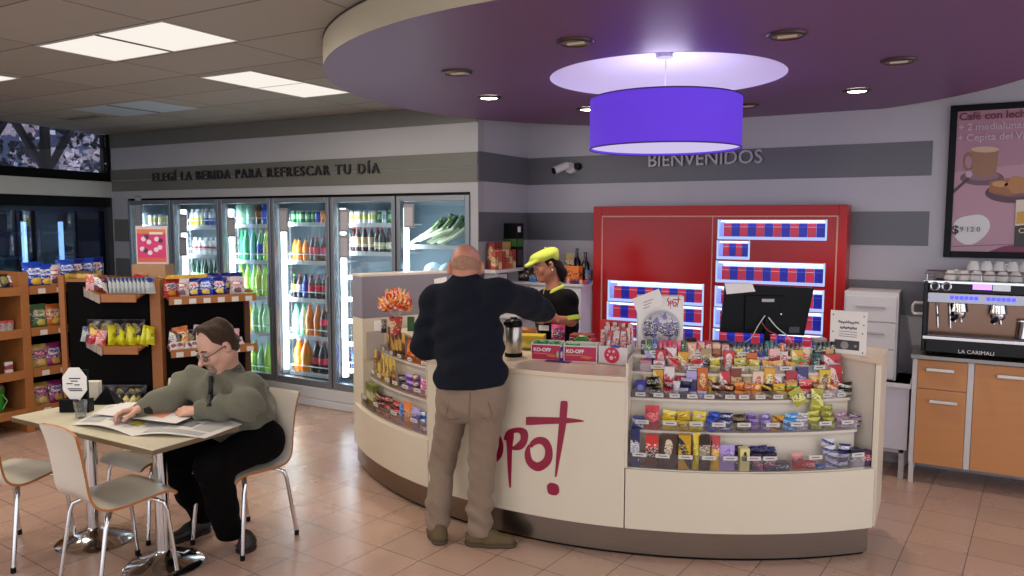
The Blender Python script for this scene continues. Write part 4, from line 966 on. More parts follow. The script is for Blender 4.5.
for k in range(7):
    a = ang(oncyl(724+k*8.2, 442, 2.58)); o = sweet('heap', .052, .03, .03, [pr(['1c1c58', '3a3088', '100f2c'], 40, .25, k % 4)], k)
    o.location = cyl_pt(a, 2.565, TR[0][0]+.095+.004*(k % 3)); o.rotation_euler = (R_(-50), R_(8*math.sin(k*2)), R_(a)); o['group'] = RD
    o['label'] = '%s navy wrapper from left lying on the purple boxes of lowest right tier' % ORD[k]
    st = MB().box(-.024, .024, -.018, .018, 0, .089).build('sweet_box', pr(['2c2448', '4c3868'], 30, .4, k % 3), base=(0, 0, 0), bevel=.0015); st.location = cyl_pt(a, 2.560, TR[0][0]+.0006); st.rotation_euler = (0, 0, R_(a))
    tag(st, '%s tall dark box from left behind the lilac bags, lowest right tier' % ORD[k], 'box', RD)
fill('right', TR, 1, [
 (638, 12, 11, 'box', ['2c3c98', 'd0d4e4'], 'blue and white box'), (652, 15, 24, 'bag', ['c42c38', 'e87878', '8c1420'], 'red bag'), (667, 14, 20, 'heap', ['e0c028', 'f0e068'], 'yellow bag', 2), (682, 14, 20, 'heap', ['d8b020', 'f0d850'], 'golden yellow bag', 2), (698, 14, 20, 'heap', ['e8d030', 'b08818'], 'yellow and gold bag', 2),
 (713, 12, 20, 'heap', ['2c44a8', '4468d0', '18246c'], 'royal blue packet', 3), (727, 14, 19, 'heap', ['242c64', '5864a8'], 'dark blue packet', 3), (741, 13, 18, 'heap', ['3a2a24', '8c7c50', '241814'], 'dark brown packet', 2), (753, 11, 19, 'heap', ['6c4c9c', 'a488c8', '3c2858'], 'purple packet', 3), (765, 11, 18, 'heap', ['8470b8', 'c0b0dc', '54387c'], 'lilac packet', 3),
 (777, 12, 16, 'heap', ['d89828', '5c3418', 'e8c050'], 'orange and brown packet', 2), (791, 14, 18, 'heap', ['4898dc', 'a8d0f0', '2060a8'], 'sky blue packet', 3), (804, 12, 18, 'heap', ['d8d0d8', '8c7888', 'f0e8ec'], 'white and mauve packet', 3), (816, 12, 26, 'heap', ['a8a428', 'd8d470', '6c6c20'], 'olive packet', 4), (829, 12, 25, 'heap', ['989838', 'd0cc68', '50541c'], 'olive green packet', 4), (842, 13, 18, 'heap', ['a8889c', 'd0bcc8', '705064'], 'mauve packet', 3), (855, 12, 15, 'heap', ['b09cac', '60485c', 'd4c8d0'], 'pale mauve packet', 3)], RD)
for k, (px, tl) in enumerate(((801, -28), (816, 4))):
    q = oncyl(px, 400, 2.50); o = sweet('bag', .075, .03, .095, [pr(['a8a838', 'e0dc88', '5c5c24'], 22, .28, k)], k); o.location = cyl_pt(ang(q), 2.515, .845-.012*k); o.rotation_euler = (R_(-10), R_(tl), R_(ang(q)))
    o['label'] = ('tilted olive bag with brown picture above the second tier', 'upright yellow olive bag above the second tier')[k]; o['group'] = RD
fill('right', TR, 2, [
 (640, 11, 12, 'box', ['2c2c9c', '8890d0'], 'blue box'), (653, 14, 16, 'heap', ['14140f', '3c4a2c'], 'black packet', 2), (666, 11, 14, 'heap', ['a81c30', '501018'], 'crimson packet', 2), (675, 8, 13, 'heap', ['d0ccd4', 'a09ca8'], 'white packet'), (684, 12, 16, 'heap', ['18143c', 'a8a8c0'], 'navy packet', 2), (701, 10, 6, 'heap', ['d0c8e8', '8878c0'], 'lilac white packet'), (692, 9, 5, 'heap', ['c8c0e0', '6c5cb0'], 'flat lilac packet'),
 (717, 10, 13, 'heap', ['3c2018', '98602c'], 'brown packet', 2), (727, 10, 12, 'heap', ['4c2414', 'b06c2c'], 'amber brown packet', 2), (737, 10, 13, 'heap', ['c8601c', 'f0a040', '5c2010'], 'orange packet', 2), (747, 10, 13, 'heap', ['d87420', '8c3010'], 'burnt orange packet', 2), (757, 10, 12, 'heap', ['e08c24', 'f0d0a0', 'a83c14'], 'orange and cream packet', 2), (768, 11, 12, 'heap', ['2c1c18', 'd8b030'], 'black and gold packet', 2),
 (780, 12, 12, 'heap', ['e0b424', 'f0dc60'], 'yellow packet', 2), (791, 11, 13, 'heap', ['e0a020', '58942c'], 'yellow and green packet', 2), (803, 13, 15, 'heap', ['c02028', 'e87060'], 'red packet', 2), (818, 13, 11, 'heap', ['a88458', 'e0c898', '5c3c28'], 'tan packet', 2), (832, 11, 10, 'heap', ['e0783c', 'e8dcd0'], 'orange and white packet', 2), (846, 13, 11, 'heap', ['17171a', 'd8d8d4'], 'black and white packet', 2)], RD)
fill('right', TR, 3, [
 (645, 12, 7, 'box', ['e0ccd0', 'c87888'], 'pink and white box'), (658, 12, 7, 'box', ['e4d4d4', 'd08890'], 'pale pink box'), (673, 11, 8, 'heap', ['c82c34', 'e88880'], 'red sweet bag'), (685, 11, 6, 'heap', ['d8a8a0', 'e8dcd8'], 'pale red sweet bag'), (697, 12, 8, 'heap', ['c03038', 'f0e0d8'], 'red and white sweet bag'), (715, 11, 10, 'heap', ['d8c848', 'f0e890'], 'pale yellow sweet bag', 2), (728, 10, 5, 'box', ['d8c8b0', 'c89878'], 'cream box'),
 (740, 12, 10, 'heap', ['d8cc68', 'f4f0b8'], 'yellow white sweet bag', 2), (752, 11, 9, 'heap', ['dcc454', 'f0e8a0', 'a88c2c'], 'yellow sweet bag', 2), (765, 12, 8, 'heap', ['e0a050', 'f0d8a0'], 'peach sweet bag'), (777, 11, 8, 'heap', ['e0b878', 'c85830'], 'peach and red sweet bag'), (788, 10, 7, 'heap', ['d8ccb0', 'e0a850'], 'cream sweet bag'), (799, 11, 8, 'heap', ['4c9c34', 'c83030'], 'green and red sweet bag'), (814, 7, 12, 'tube', ['1c6460', '204848'], 'teal tube'), (828, 16, 11, 'box', ['c84850', 'e8d8d8', '8c2030'], 'red and white box')], RD)
BK = [('e0c8b0', 'c86840'), ('c83840', 'f0d0c8'), ('3c3470', 'b0a8d8'), ('d8a030', 'f0e0a0'), ('7c3a28', 'd8a870'), ('c86428', 'f0c080'), ('e0d8d4', 'c04858'), ('2c2420', 'a89060'), ('d8bc38', '8c5820'), ('a82838', 'e8b0a8')]
fill('right', TR, 2, [(646+11.3*k, 11, 14+2*(k % 3), 'box' if k % 3 else 'heap', list(BK[(k*3) % 10]), ('%s and %s packet' % (('cream', 'orange'), ('red', 'pink'), ('violet', 'lilac'), ('gold', 'cream'), ('brown', 'tan'), ('orange', 'peach'), ('white', 'rose'), ('black', 'olive'), ('mustard', 'brown'), ('crimson', 'pink'))[(k*3) % 10])) for k in range(18)], RD, .048)
fill('right', TR, 3, [(648+11.5*k, 11, 10+(k % 3), 'box' if k % 2 else 'heap', list(BK[(k*7+2) % 10]), ('%s and %s packet' % (('cream', 'orange'), ('red', 'pink'), ('violet', 'lilac'), ('gold', 'cream'), ('brown', 'tan'), ('orange', 'peach'), ('white', 'rose'), ('black', 'olive'), ('mustard', 'brown'), ('crimson', 'pink'))[(k*7+2) % 10])) for k in range(17)], RD, .042)
fill('right', TR, 4, [(642+3*0, 5, 12, 'tube', ['2c3828', '58684c'], 'dark lighter'), (648, 5, 13, 'tube', ['3c9c44', '2c6c34'], 'green lighter'), (653.5, 5, 13, 'tube', ['2c58b0', '183878'], 'blue lighter')] +
     [(659+4.6*k, 4.4, 13, 'tube', ['c83c58', 'e87890'], 'rose red tube') for k in range(5)] + [(682, 6, 13, 'tube', ['3c6c3c', '203c24'], 'dark green tube'), (690, 8, 11, 'box', ['e8a888', 'f0d0c0'], 'peach box'), (699, 7, 12, 'box', ['d8b0a0', 'c83838'], 'pink and red box'), (706, 6, 13, 'box', ['b42c38', 'e8c8c8'], 'red box'), (714, 8, 11, 'box', ['a86c48', 'e0b898'], 'tan box'), (723, 7, 10, 'box', ['d8a898', 'b06858'], 'rosy box')] +
     [(732+4.4*k, 4.2, 12, 'tube', ['20283c', '4c5c80'], 'navy tube') for k in range(4)] + [(750+4.2*k, 4, 11, 'tube', ['4c4030', '2c2418'], 'brown tube') for k in range(3)] + [(764+4.4*k, 4.2, 13, 'tube', ['2c7c84', '184c58'], 'teal lighter') for k in range(3)] + [(779, 5, 11, 'tube', ['d88040', 'f0b080'], 'orange lighter')] +
     [(785+4.2*k, 4, 11, 'tube', ['6c3028', '3c1c18'], 'maroon tube') for k in range(4)] + [(803, 10, 6, 'box', ['d8d0cc', 'b0a8a4'], 'white carton')] + [(812+4.4*k, 4.2, 11, 'tube', ['2c4838', '18281c'], 'dark green lighter') for k in range(5)], RD)
LD = 'sweets on the left display'
fill('left', TL, 0, [(372, 9, 20, 'box', ['6c7430', 'b0a048'], 'olive box'), (380, 9, 17, 'heap', ['8c1c28', '2c1c18'], 'dark red wrapper', 3), (388, 9, 18, 'heap', ['50281c', 'b02c34'], 'brown and red wrapper', 3), (395, 8, 17, 'heap', ['b4182c', '501018'], 'red wrapper', 3), (401, 7, 16, 'heap', ['2c60b8', '88b0e0'], 'blue wrapper', 3), (408, 9, 20, 'bag', ['e08048', 'f0b088'], 'peach bag'), (416, 8, 18, 'bag', ['7468b8', 'b0a8dc'], 'lavender bag'),
                    (424, 9, 17, 'heap', ['2c64b4', 'd8e0ec'], 'blue and white packet', 3), (432, 8, 15, 'heap', ['283c34', '8c9c98'], 'dark grey packet', 2), (442, 10, 15, 'heap', ['8c2c3c', 'd8c8c0'], 'red and white packet', 2), (452, 10, 15, 'heap', ['2c3c8c', '6c7cc0'], 'blue packet', 2)], LD)
fill('left', TL, 1, [(374+3.6*k, 3.4, 22, 'bar', ['c8a850', '6c3424', 'e0c878'], 'gold topped bar') for k in range(7)] + [(402, 8, 12, 'heap', ['2c2434', '584c68'], 'dark violet sweet', 2), (409, 8, 14, 'heap', ['6c3c98', 'b088d0'], 'purple sweet', 3), (416, 8, 16, 'heap', ['5c3090', 'e0c040'], 'purple and yellow sweet', 3), (423, 8, 14, 'heap', ['d86090', 'f0c0d0'], 'pink sweet', 3), (430, 8, 12, 'heap', ['d83870', 'e8c838'], 'magenta and yellow sweet', 2), (438, 8, 12, 'heap', ['c85080', 'f0e0e8'], 'rose sweet', 2), (448, 9, 12, 'heap', ['8c50a8', 'd8c8e0'], 'violet sweet', 2)], LD)
fill('left', TL, 2, [(391+3.6*k, 3.4, 22, 'bar', ['5c3428', 'c8a048', '8c5038'], 'brown and gold bar') for k in range(5)] + [(409+4*k, 5, 17, 'bar', ['e0602c', 'f09850', 'b83818'], 'orange red bar', 1, 12) for k in range(6)] + [(436+5*k, 5, 16, 'bar', ['c8a050', '6c3820'], 'tan bar') for k in range(3)], LD)
# ================================================================== on the counter and behind it
PINKB = mat('box_magenta', 'b8164c', .35); PURP = mat('leaflet_purple', '4c2470', .4)
zt = 1.0125
def cpos(px, py): q = onz(px, py, zt); return q
def rzc(p): return R_(ang(p))
# airpot
q = cpos(513.5, 356)
ap = thing('airpot', 'steel vacuum flask with black lid on the counter beside the standing man', 'flask', (q.x, q.y, zt), local=True)
MB().lathe([(.05, .02), (.053, .025), (.053, .185), (.05, .19)], 24).build('body', mat('flask_steel', 'b8b0a6', .25, .9), ap)
MB().lathe([(.055, 0), (.056, .022), (.05, .024)], 24).build('base_ring', BLACK, ap)
MB().lathe([(.054, .186), (.056, .2), (.05, .225), (.025, .235), (.02, .243), (0, .245)], 24).build('lid', BLACK, ap)
MB().box(-.03, .03, -.075, -.04, .2, .222).build('spout', BLACK, ap, bevel=.004)
# magenta mint boxes
def mintbox(px0, px1, yb, yt, lab):
    a, b = onz(px0, yb, zt), onz(px1, yb+1.5, zt); c = (a+b)/2; w = (b-a).length; rz = math.atan2((b-a).y, (b-a).x)
    h = .098
    t = thing('counter_box', lab, 'box', (c.x, c.y, zt), rz, local=True)
    MB().box(-w/2, w/2, 0, .11, 0, .004).box(-w/2, w/2, 0, .004, .004, h).box(-w/2, -w/2+.004, .004, .11, .004, h+.01).box(w/2-.004, w/2, .004, .11, .004, h+.01).box(-w/2, w/2, .106, .11, .004, h+.01).build('tray', PAPER, t)
    f = MB().box(-w/2+.006, w/2-.006, -.003, 0, .006, h-.006).build('front_print', PINKB, t)
    text_mesh('KO-OFF', .030, mat('print_white', 'f0e4e8', .4), 'lettering', .0006, Matrix.Translation((-w/2+.016, -.0035, h*.56)) @ Matrix.Rotation(R_(90), 4, 'X'), f, bold=.001)
    MB().box(-w/2+.016, w*.05, -.0042, -.003, h*.40, h*.45).build('small_print', mat('print_gold', 'c89038', .4), f)
    MB().add([(w*.0, -.0045, h*.3), (w*.25, -.0045, h*.2), (w*.4, -.0045, h*.35), (w*.1, -.0045, h*.42)], [(0, 1, 2, 3)]).build('swirl_print', mat('print_orange2', 'd8702c', .4), f)
    return t, w, h
t1, w1, h1 = mintbox(531, 561, 359.5, 342, 'magenta fronted box with green sweets nearest the steel flask')
t2, w2, h2 = mintbox(563.5, 597, 361.5, 343, 'magenta fronted box beside the white box with round badge')
gs = Kind(lambda: sweet('heap', .045, .025, .03, [pr(['2c9c3c', '7cd078', '186c28'], 40, .3, 2)], 3))
for k in range(12):
    T = t1 if k < 8 else t2; w = w1 if k < 8 else w2
    x = -w/2+.02+(w-.04)*((k % 8) % 4)/3; p = Matrix.Translation(T.location) @ Matrix.Rotation(T.rotation_euler.z, 4, 'Z') @ Vector((x if T is t1 else -w/2+.02+.018*(k-8), .03+.05*((k//4) % 2), .085))
    gs.put(p, '%s green sweet from left on the magenta box' % ORD[k] if k < 8 else '%s green sweet from left in the second magenta box' % ORD[k-8], rot=(R_(-60), R_(15*math.sin(k)), T.rotation_euler.z+.3*math.sin(k*2)), group='green sweets in the magenta boxes')
q = onz(561, 360.5, zt)
lf = thing('leaflet_stand', 'purple leaflets fanned on the counter before the magenta boxes', 'leaflets', (q.x, q.y-.03, zt), rzc(q), local=True)
MB().box(-.075, .075, -.04, .03, 0, .004).build('flat_leaflet', PURP, lf)
MB().box(-.03, .03, .012, .016, .004, .085).build('standing_card', PURP, lf)
for x in (-.012, .014): MB().rings([((x, .010, .02), .006), ((x, .010, .045), .008), ((x, .010, .06), .003)], 8).build('figure_print', mat('figure_green' if x < 0 else 'figure_pink', '8ccc9c' if x < 0 else 'e0c0d8', .5), lf)
a, b = onz(598.5, 363, zt), onz(627, 366, zt); c = (a+b)/2; w = (b-a).length; rz = math.atan2((b-a).y, (b-a).x)
wb = thing('counter_box', 'white counter box with round crimson badge holding wrapped sticks', 'box', (c.x, c.y, zt), rz, local=True)
MB().box(-w/2, w/2, 0, .004, .0, .105).box(-w/2, w/2, .12, .124, 0, .13).box(-w/2, -w/2+.004, .004, .12, 0, .12).box(w/2-.004, w/2, .004, .12, 0, .12).box(-w/2, w/2, 0, .124, 0, .004).build('tray', mat('box_offwhite', 'e0d4d4', .5), wb)
bd = MB().cyl((-.005, -.001, .055), (-.005, -.005, .055), .047, seg=28).build('badge', mat('badge_crimson', 'c81c48', .4), wb)
for (x, z, r) in ((-.02, .077, .008), (.008, .078, .008), (-.006, .04, .012), (-.03, .055, .006), (.018, .045, .005)): MB().cyl((x, -.005, z), (x, -.007, z), r, seg=12).build('badge_print', mat('badge_pale', 'f0c0c8', .4), bd)
MB().box(-.01, .04, -.002, .012, .100, .112).build('blue_clip', mat('clip_blue', '2c50b8', .4), wb)
rbx = MB().box(-w/2-.05, w/2-.045, .125, .16, .0, .24).build('red_backing', mat('card_red', 'c82c28', .5), wb)
rg = random.Random(9)
F = Matrix.Translation((c.x, c.y, zt)) @ Matrix.Rotation(rz, 4, 'Z')
for k in range(18):
    o = sweet('bar', .026, .014, .15, [pr(['d8b8b4', 'b04850', 'f0e4e0', '8c6c58'], 34, .3, k % 5)], k % 4)
    o.name = 'wrapped_stick'; o.location = F @ Vector((-w/2+.005+.0098*k, .035+.03*(k % 3), .045+.02*(k % 3))); o.rotation_euler = (R_(-6), R_(rg.uniform(-9, 9)), rz)
    tag(o, '%s pink and white wrapped stick from left in the badge box' % ORD[k], 'sweets', 'wrapped sticks in the badge box')
# odds and ends in front of the cashier
def lump(name, label, cat, px, py, w, d, h, m, rz=0, kind='box', z=zt, lean=0):
    q = onz(px, py, z)
    o = (MB().box(-w/2, w/2, -d/2, d/2, 0, h).build(name, m, base=(0, 0, 0), bevel=.003) if kind == 'box' else pillow_mb(w, h, d, 8, 8, None, 2).build(name, m, base=(0, 0, 0), sharp=75))
    o.location = (q.x, q.y, z+.0008); o.rotation_euler = (R_(lean), 0, R_(rz)); return tag(o, label, cat)
lump('yellow_tray', 'yellow sweet tray on the counter left of the pink bag', 'tray', 533, 341, .17, .12, .045, mat('tray_yellow', 'd0b028', .4), 20)
lump('snack_bag', 'olive and yellow packet at the left of yellow tray beside the flask', 'sweets', 525, 350, .11, .05, .06, pr(['8c8c38', 'd8c840', 'c8a888'], 30, .3, 4), 10, 'pillow')
lump('carton', 'pale tan open carton beside the yellow tray', 'carton', 546, 349, .12, .09, .05, mat('carton_tan', 'b8a078', .6), 15)
lump('snack_bag', 'pink and navy sweet bag standing before the cashier', 'sweets', 558, 344, .1, .06, .135, pr(['c83c70', '28204c', 'f0c0d0', '8c2c58'], 22, .3, 6), 8, 'pillow')
lump('biscuit_box', 'brown box with green lid edge behind the second magenta box', 'box', 582, 345, .15, .11, .075, pr(['5c2c20', '8c3c2c'], 14, .4, 7), 10)
lump('green_packet', 'green packet lying on the brown box', 'sweets', 582, 341, .1, .06, .03, pr(['3c8c3c', '8cc060'], 24, .3, 8), 10, 'pillow', zt+.077, -70)
lump('red_packet', 'red and white packet leaning beside the brown box', 'sweets', 592, 347, .07, .04, .06, pr(['c02c2c', 'f0e0e0'], 24, .3, 9), 10, 'pillow')
tn = onz(541, 332, zt)
tm = thing('card_terminal', 'black card terminal with white receipt in front of the cashier', 'card terminal', (tn.x, tn.y+.1, zt), R_(10), local=True)
MB().add([(-.05, -.08, 0), (.05, -.08, 0), (.05, .08, 0), (-.05, .08, 0), (-.05, -.08, .05), (.05, -.08, .05), (.05, .08, .1), (-.05, .08, .1)], [(3, 2, 1, 0), (4, 5, 6, 7), (0, 1, 5, 4), (1, 2, 6, 5), (2, 3, 7, 6), (3, 0, 4, 7)]).build('body', BLACK, tm, bevel=.006)
MB().box(-.04, .04, -.084, -.081, .01, .05).build('receipt', PAPER, tm)
lump('bread_roll', 'orange tan roll in paper beside the card terminal', 'roll', 526, 334, .16, .06, .05, mat('roll_tan', 'c8824c', .6, noise=.2), 25, 'pillow')
# ------------------------------------------------------------------ on the right worktop
zw = 1.0865
q = onz(660, 350, zw)
sb = thing('collection_box', 'white board with round window full of crumpled notes on the counter', 'collection box', (q.x, q.y, zw), R_(24), local=True)
wv = 45/FPX*((q-CAM).dot(FW)); hv = 54/FPX*((q-CAM).dot(FW))
MB().box(-wv/2, wv/2, 0, .10, 0, hv).build('board', PAPER, sb, bevel=.003)
MB().cyl((.003, -.001, hv*.40), (.003, -.006, hv*.40), wv*.43, seg=32).build('window_rim', mat('rim_grey', 'c0bcc0', .3), sb)
MB().sphere((.003, -.004, hv*.40), wv*.4, 20, 0, (1, .25, 1)).build('crumpled_notes', pr(['b8b4b8', '50485c', 'e8e4e8', '7870a0'], 26, .25, 4), sb)
MB().box(-.04, .04, -.03, .0, 0, .018).build('foot', mat('foot_grey', '9a9498', .4), sb)
MS = Matrix.Identity(4)
mini = mat('script_red', 'b01838', .5)
def mp_small(x, y, r): return MS @ Vector((wv*.30+(x-280)/280*.05, -.0008-(r-1)*.3, hv*.88-(y-260)/420*.075))
for k in ('t_stem', 't_bar', 'letter_o', 'p_stem', 'p_bowl', 'letter_s'): ribbon(LET[k], 1.0, mp_small, mini, 'script_mark', sb, 3)
tc_ = MB().prism([(-.085, -.05), (.055, -.05), (.085, -.03), (.085, .05), (-.085, .05)], -.003, .003, 0, MS @ Matrix.Translation((-wv*.28, -.016, hv*.90)) @ Matrix.Rotation(R_(-22), 4, 'Y') @ Matrix.Rotation(R_(90), 4, 'X')).build('tilted_card', PAPER, sb)
for k in range(3): MB().box(-.03, .03-.01*k, -.0042, -.0032, -.002, .002, 0, MS @ Matrix.Translation((-wv*.28, -.0165, hv*.92-.018*k)) @ Matrix.Rotation(R_(-22), 4, 'Y')).build('card_writing', mat('faint_ink', '8c8488', .7), tc_)
# monitor seen from behind
q = onz(765, 347, zw); dm = (q-CAM).dot(FW); s_ = dm/FPX
mo = thing('monitor', 'black computer monitor seen from behind on the right counter', 'monitor', (q.x, q.y, zw), R_(26), local=True)
MM = Matrix.Translation((q.x, q.y, zw)) @ Matrix.Rotation(R_(26), 4, 'Z')
body = MB().add([(-45*s_, -.02, 15*s_), (37*s_, -.02, 12*s_), (45*s_, -.02, 60*s_), (-41*s_, -.02, 63*s_), (-45*s_, .02, 15*s_), (37*s_, .02, 12*s_), (45*s_, .02, 60*s_), (-41*s_, .02, 63*s_)], [(0, 1, 2, 3), (7, 6, 5, 4), (0, 4, 5, 1), (1, 5, 6, 2), (2, 6, 7, 3), (3, 7, 4, 0)])
sc_ = body.build('screen', BLACK, mo, bevel=.004, base=None)
MB().box(-22*s_, 16*s_, -.036, -.021, 18*s_, 52*s_).build('rear_cover', mat('cover_black', '0e0e10', .5, spec=.15), mo, bevel=.004)
MB().box(-6*s_, 6*s_, -.038, -.0365, 46*s_, 49*s_).build('rating_plate', mat('plate_silver', 'a8a8a8', .4), mo)
MB().cyl((13*s_, -.0365, 34*s_), (13*s_, -.0385, 34*s_), .004, seg=10).build('screw', CHROME, mo)
MB().box(22*s_, 32*s_, -.0225, -.0205, 15*s_, 21*s_).build('sticker', mat('sticker_grey', '3c3c40', .5), mo)
MB().box(-.018, .018, -.05, -.022, .015, 30*s_).build('neck', BLACK, mo, bevel=.004)
MB().lathe([(.10, 0), (.10, .008), (.03, .018), (.02, .02)], 28).build('base', BLACK, mo)
nt_ = MB().add([(-42*s_, -.02, 63.3*s_), (-15*s_, -.02, 63.3*s_), (-14*s_, .05, 64*s_), (-40*s_, .05, 64*s_), (-40*s_, -.0235, 53*s_), (-12*s_, -.0235, 56*s_)], [(0, 1, 2, 3), (4, 5, 1, 0)]).build('sticky_note', PAPER, mo)
for k, (pts, m_, lab) in enumerate((([(-.02, -.055, .20), (-.06, -.06, .14), (-.1, -.05, .06), (-.16, -.02, .015)], 'c8c4c4', 'white cable looping left from the monitor back'), ([(.0, -.055, .19), (.05, -.06, .13), (.11, -.06, .08), (.16, -.04, .015)], 'dcd4d0', 'white cable falling right from the monitor back'), ([(-.04, -.055, .16), (.0, -.06, .11), (.07, -.06, .075), (.12, -.05, .02)], 'a83c34', 'thin red cable behind the monitor'))):
    P = [MM @ Vector(p) for p in pts]; pp = []
    for i in range(len(P)-1):
        for j in range(5):
            t = j/5; a, b, c, d = P[max(i-1, 0)], P[i], P[i+1], P[min(i+2, len(P)-1)]
            pp.append(.5*((2*b)+(c-a)*t+(2*a-5*b+4*c-d)*t*t+(3*b-a-3*c+d)*t**3))
    pp.append(P[-1]); tag(MB().tube(pp, .0035, 6).build('cable', mat('cable_'+m_, m_, .5)), lab, 'cable')
for k, (px, py, w, d, h, c_, lab, cat, nm) in enumerate(((690, 347, .10, .08, .02, 'd8d4d4', 'white paper pad between collection box and monitor', 'pad', 'paper_pad'), (690, 343, .06, .05, .03, '2c2824', 'dark stapler shape behind the white pad', 'stapler', 'stapler'), (718, 345, .13, .05, .025, '2a2622', 'black cable bundle box left of the monitor stand', 'box', 'adapter_box'), (805, 352, .22, .1, .012, 'ddd6ce', 'loose white papers on the counter right of monitor', 'papers', 'paper_stack'), (818, 345, .08, .06, .03, 'b8a0a8', 'mauve pad on the loose papers', 'pad', 'note_pad'), (735, 346, .16, .08, .018, '2c2a2c', 'dark keyboard tray under the monitor', 'keyboard', 'keyboard'))):
    q = onz(px, py, zw); o = MB().box(-w/2, w/2, -d/2, d/2, 0, h).build(nm, mat('m_'+c_, c_, .5), base=(0, 0, 0), bevel=.003); o.location = (q.x, q.y+.02, zw+.0008+(.0125 if nm == 'note_pad' else 0)); o.rotation_euler = (0, 0, R_(28)); tag(o, lab, cat)
# white notice standing on the end board
za = 1.0955; a, b = onz(829, 352, za), onz(866, 356, za); c = (a+b)/2; w = (b-a).length*.98; rz = math.atan2((b-a).y, (b-a).x); hn = 43/FPX*((c-CAM).dot(FW))
no = thing('notice', 'white upright notice with handwriting and dark picture on the counter end', 'sign', (c.x, c.y+.005, za), rz, local=True)
b_ = MB().box(-w/2, w/2, -.004, .004, 0, hn).build('sheet', PAPER, no); MB().box(-w*.2, w*.2, .005, .07, 0, .012).build('foot', PAPER, no)
MB().box(-w*.36, w*.32, -.0055, -.004, hn*.10, hn*.32).build('picture', mat('picture_dark', '3a3638', .5, noise=.3, nscale=60), b_)
MB().cyl((-w*.08, -.0055, hn*.2), (-w*.08, -.0068, hn*.2), w*.11, seg=18).build('picture_motif', mat('picture_light', '8c8688', .5, noise=.4, nscale=80), b_)
MB().cyl((w*.22, -.0055, hn*.2), (w*.22, -.0068, hn*.2), w*.04, seg=12).build('picture_motif', mat('picture_light', '8c8688', .5), b_)
for (z, x, L_, f1) in ((.74, -.27, .56, 8), (.61, -.22, .46, 9)): MB().tube([((x+L_*k/60)*w, -.0052, (z+.045*math.sin(f1*k/7)*(.5+.5*math.sin(k*.9+z*9)))*hn) for k in range(61)], .0022, 5).build('handwriting', mat('pen_grey', '77707a', .7), b_)
for (x, z) in ((-.42, .9), (.42, .9), (-.42, .06), (.42, .06), (.42, .7), (.40, .5), (-.42, .5)): MB().cyl((x*w, -.004, z*hn), (x*w, -.0055, z*hn), .004, seg=8).build('pin', INK, b_)
for z in (.52, .46, .41): MB().box(-w*.25, w*.25, -.0046, -.004, hn*z-.002, hn*z+.002).build('fine_print', mat('faint_ink', '8c8488', .7), b_)
# ------------------------------------------------------------------ bouquet of lollipops and neighbours on the left ledge
zl = 1.0455; q = onz(396, 334, zl); q = Vector((q.x, q.y, zl))
lp = thing('lollipop_stand', 'orange and red bouquet of wrapped lollipops on the counter ledge', 'lollipops', (q.x, q.y, zl), local=True)
MB().lathe([(.035, 0), (.045, .08), (.05, .12), (.046, .12), (.03, .01), (0, .01)], 16).build('pot', pr(['c84038', 'e8c0a0', '4c8c3c', 'd8d0c8'], 24, .4, 2), lp)
rg = random.Random(4)
for k in range(64):
    th_, cz = k*2.39996, 1-1.25*(k+.5)/64; sn = math.sqrt(1-cz*cz); d = Vector((sn*math.cos(th_), sn*math.sin(th_), cz)); r = .098*rg.uniform(.88, 1.05); c0 = Vector((0, 0, .198))
    m_ = MB().rings([((0, 0, .11), .002), (c0+d*r*.7, .002)], 5).build('stick', mat('stick_white', 'e0d8d0', .5), lp)
    cc = ('d8401c', 'e8803c', 'c02c1c', 'e8b060', 'e05a28')[k % 5]; tp = c0+d*r*1.3+Vector((0, 0, .02))
    MB().rings([(c0+d*r*.68, .006), (c0+d*r*.82, .017), (c0+d*r*1.0, .018), (c0+d*r*1.12, .009), (tp, .003)], 8).build('lollipop', pr([cc, 'f0b868' if k % 2 else 'f4d8c0', 'b02818'], 60, .3, k % 4), m_)
lump('green_carton', 'dark green carton standing beside the lollipop bouquet', 'carton', 411, 331, .05, .03, .105, mat('carton_green', '2f5c34', .5), 30, 'box', zl)
lump('dark_packet', 'dark bottle shaped packet left of the lollipop bouquet', 'packet', 384, 333, .04, .03, .1, pr(['2c2420', '6c5c50'], 30, .4, 3), 30, 'pillow', zl)
lump('white_card', 'small white card leaning at the left of the lollipop ledge', 'card', 379, 331, .07, .008, .075, PAPER, 40, 'box', zl)
lump('paper_bag', 'white paper bag on the ledge beside the green carton', 'bag', 421, 330, .07, .05, .11, mat('bag_white', 'd8d0c8', .7), 30, 'pillow', zl)
# ------------------------------------------------------------------ red cigarette cabinet on the back wall
YR = 6.22
RED = mat('cabinet_red', 'ac141a', .3, spec=.3); RED2 = mat('cabinet_red_inner', 'a61217', .22, spec=.35); LINE = mat('cabinet_line', 'c8907c', .4)
X = lambda px, py=250: ony(px, py, YR).x
Z = lambda px, py: ony(px, py, YR).z
x0, x1, zt_ = X(593.5, 207), X(848, 207), Z(720, 205.5)
rc = thing('cigarette_cabinet', 'large red glossy cabinet with lit rows of packs on the back wall', 'cabinet', ((x0+x1)/2, YR+.1, 0))
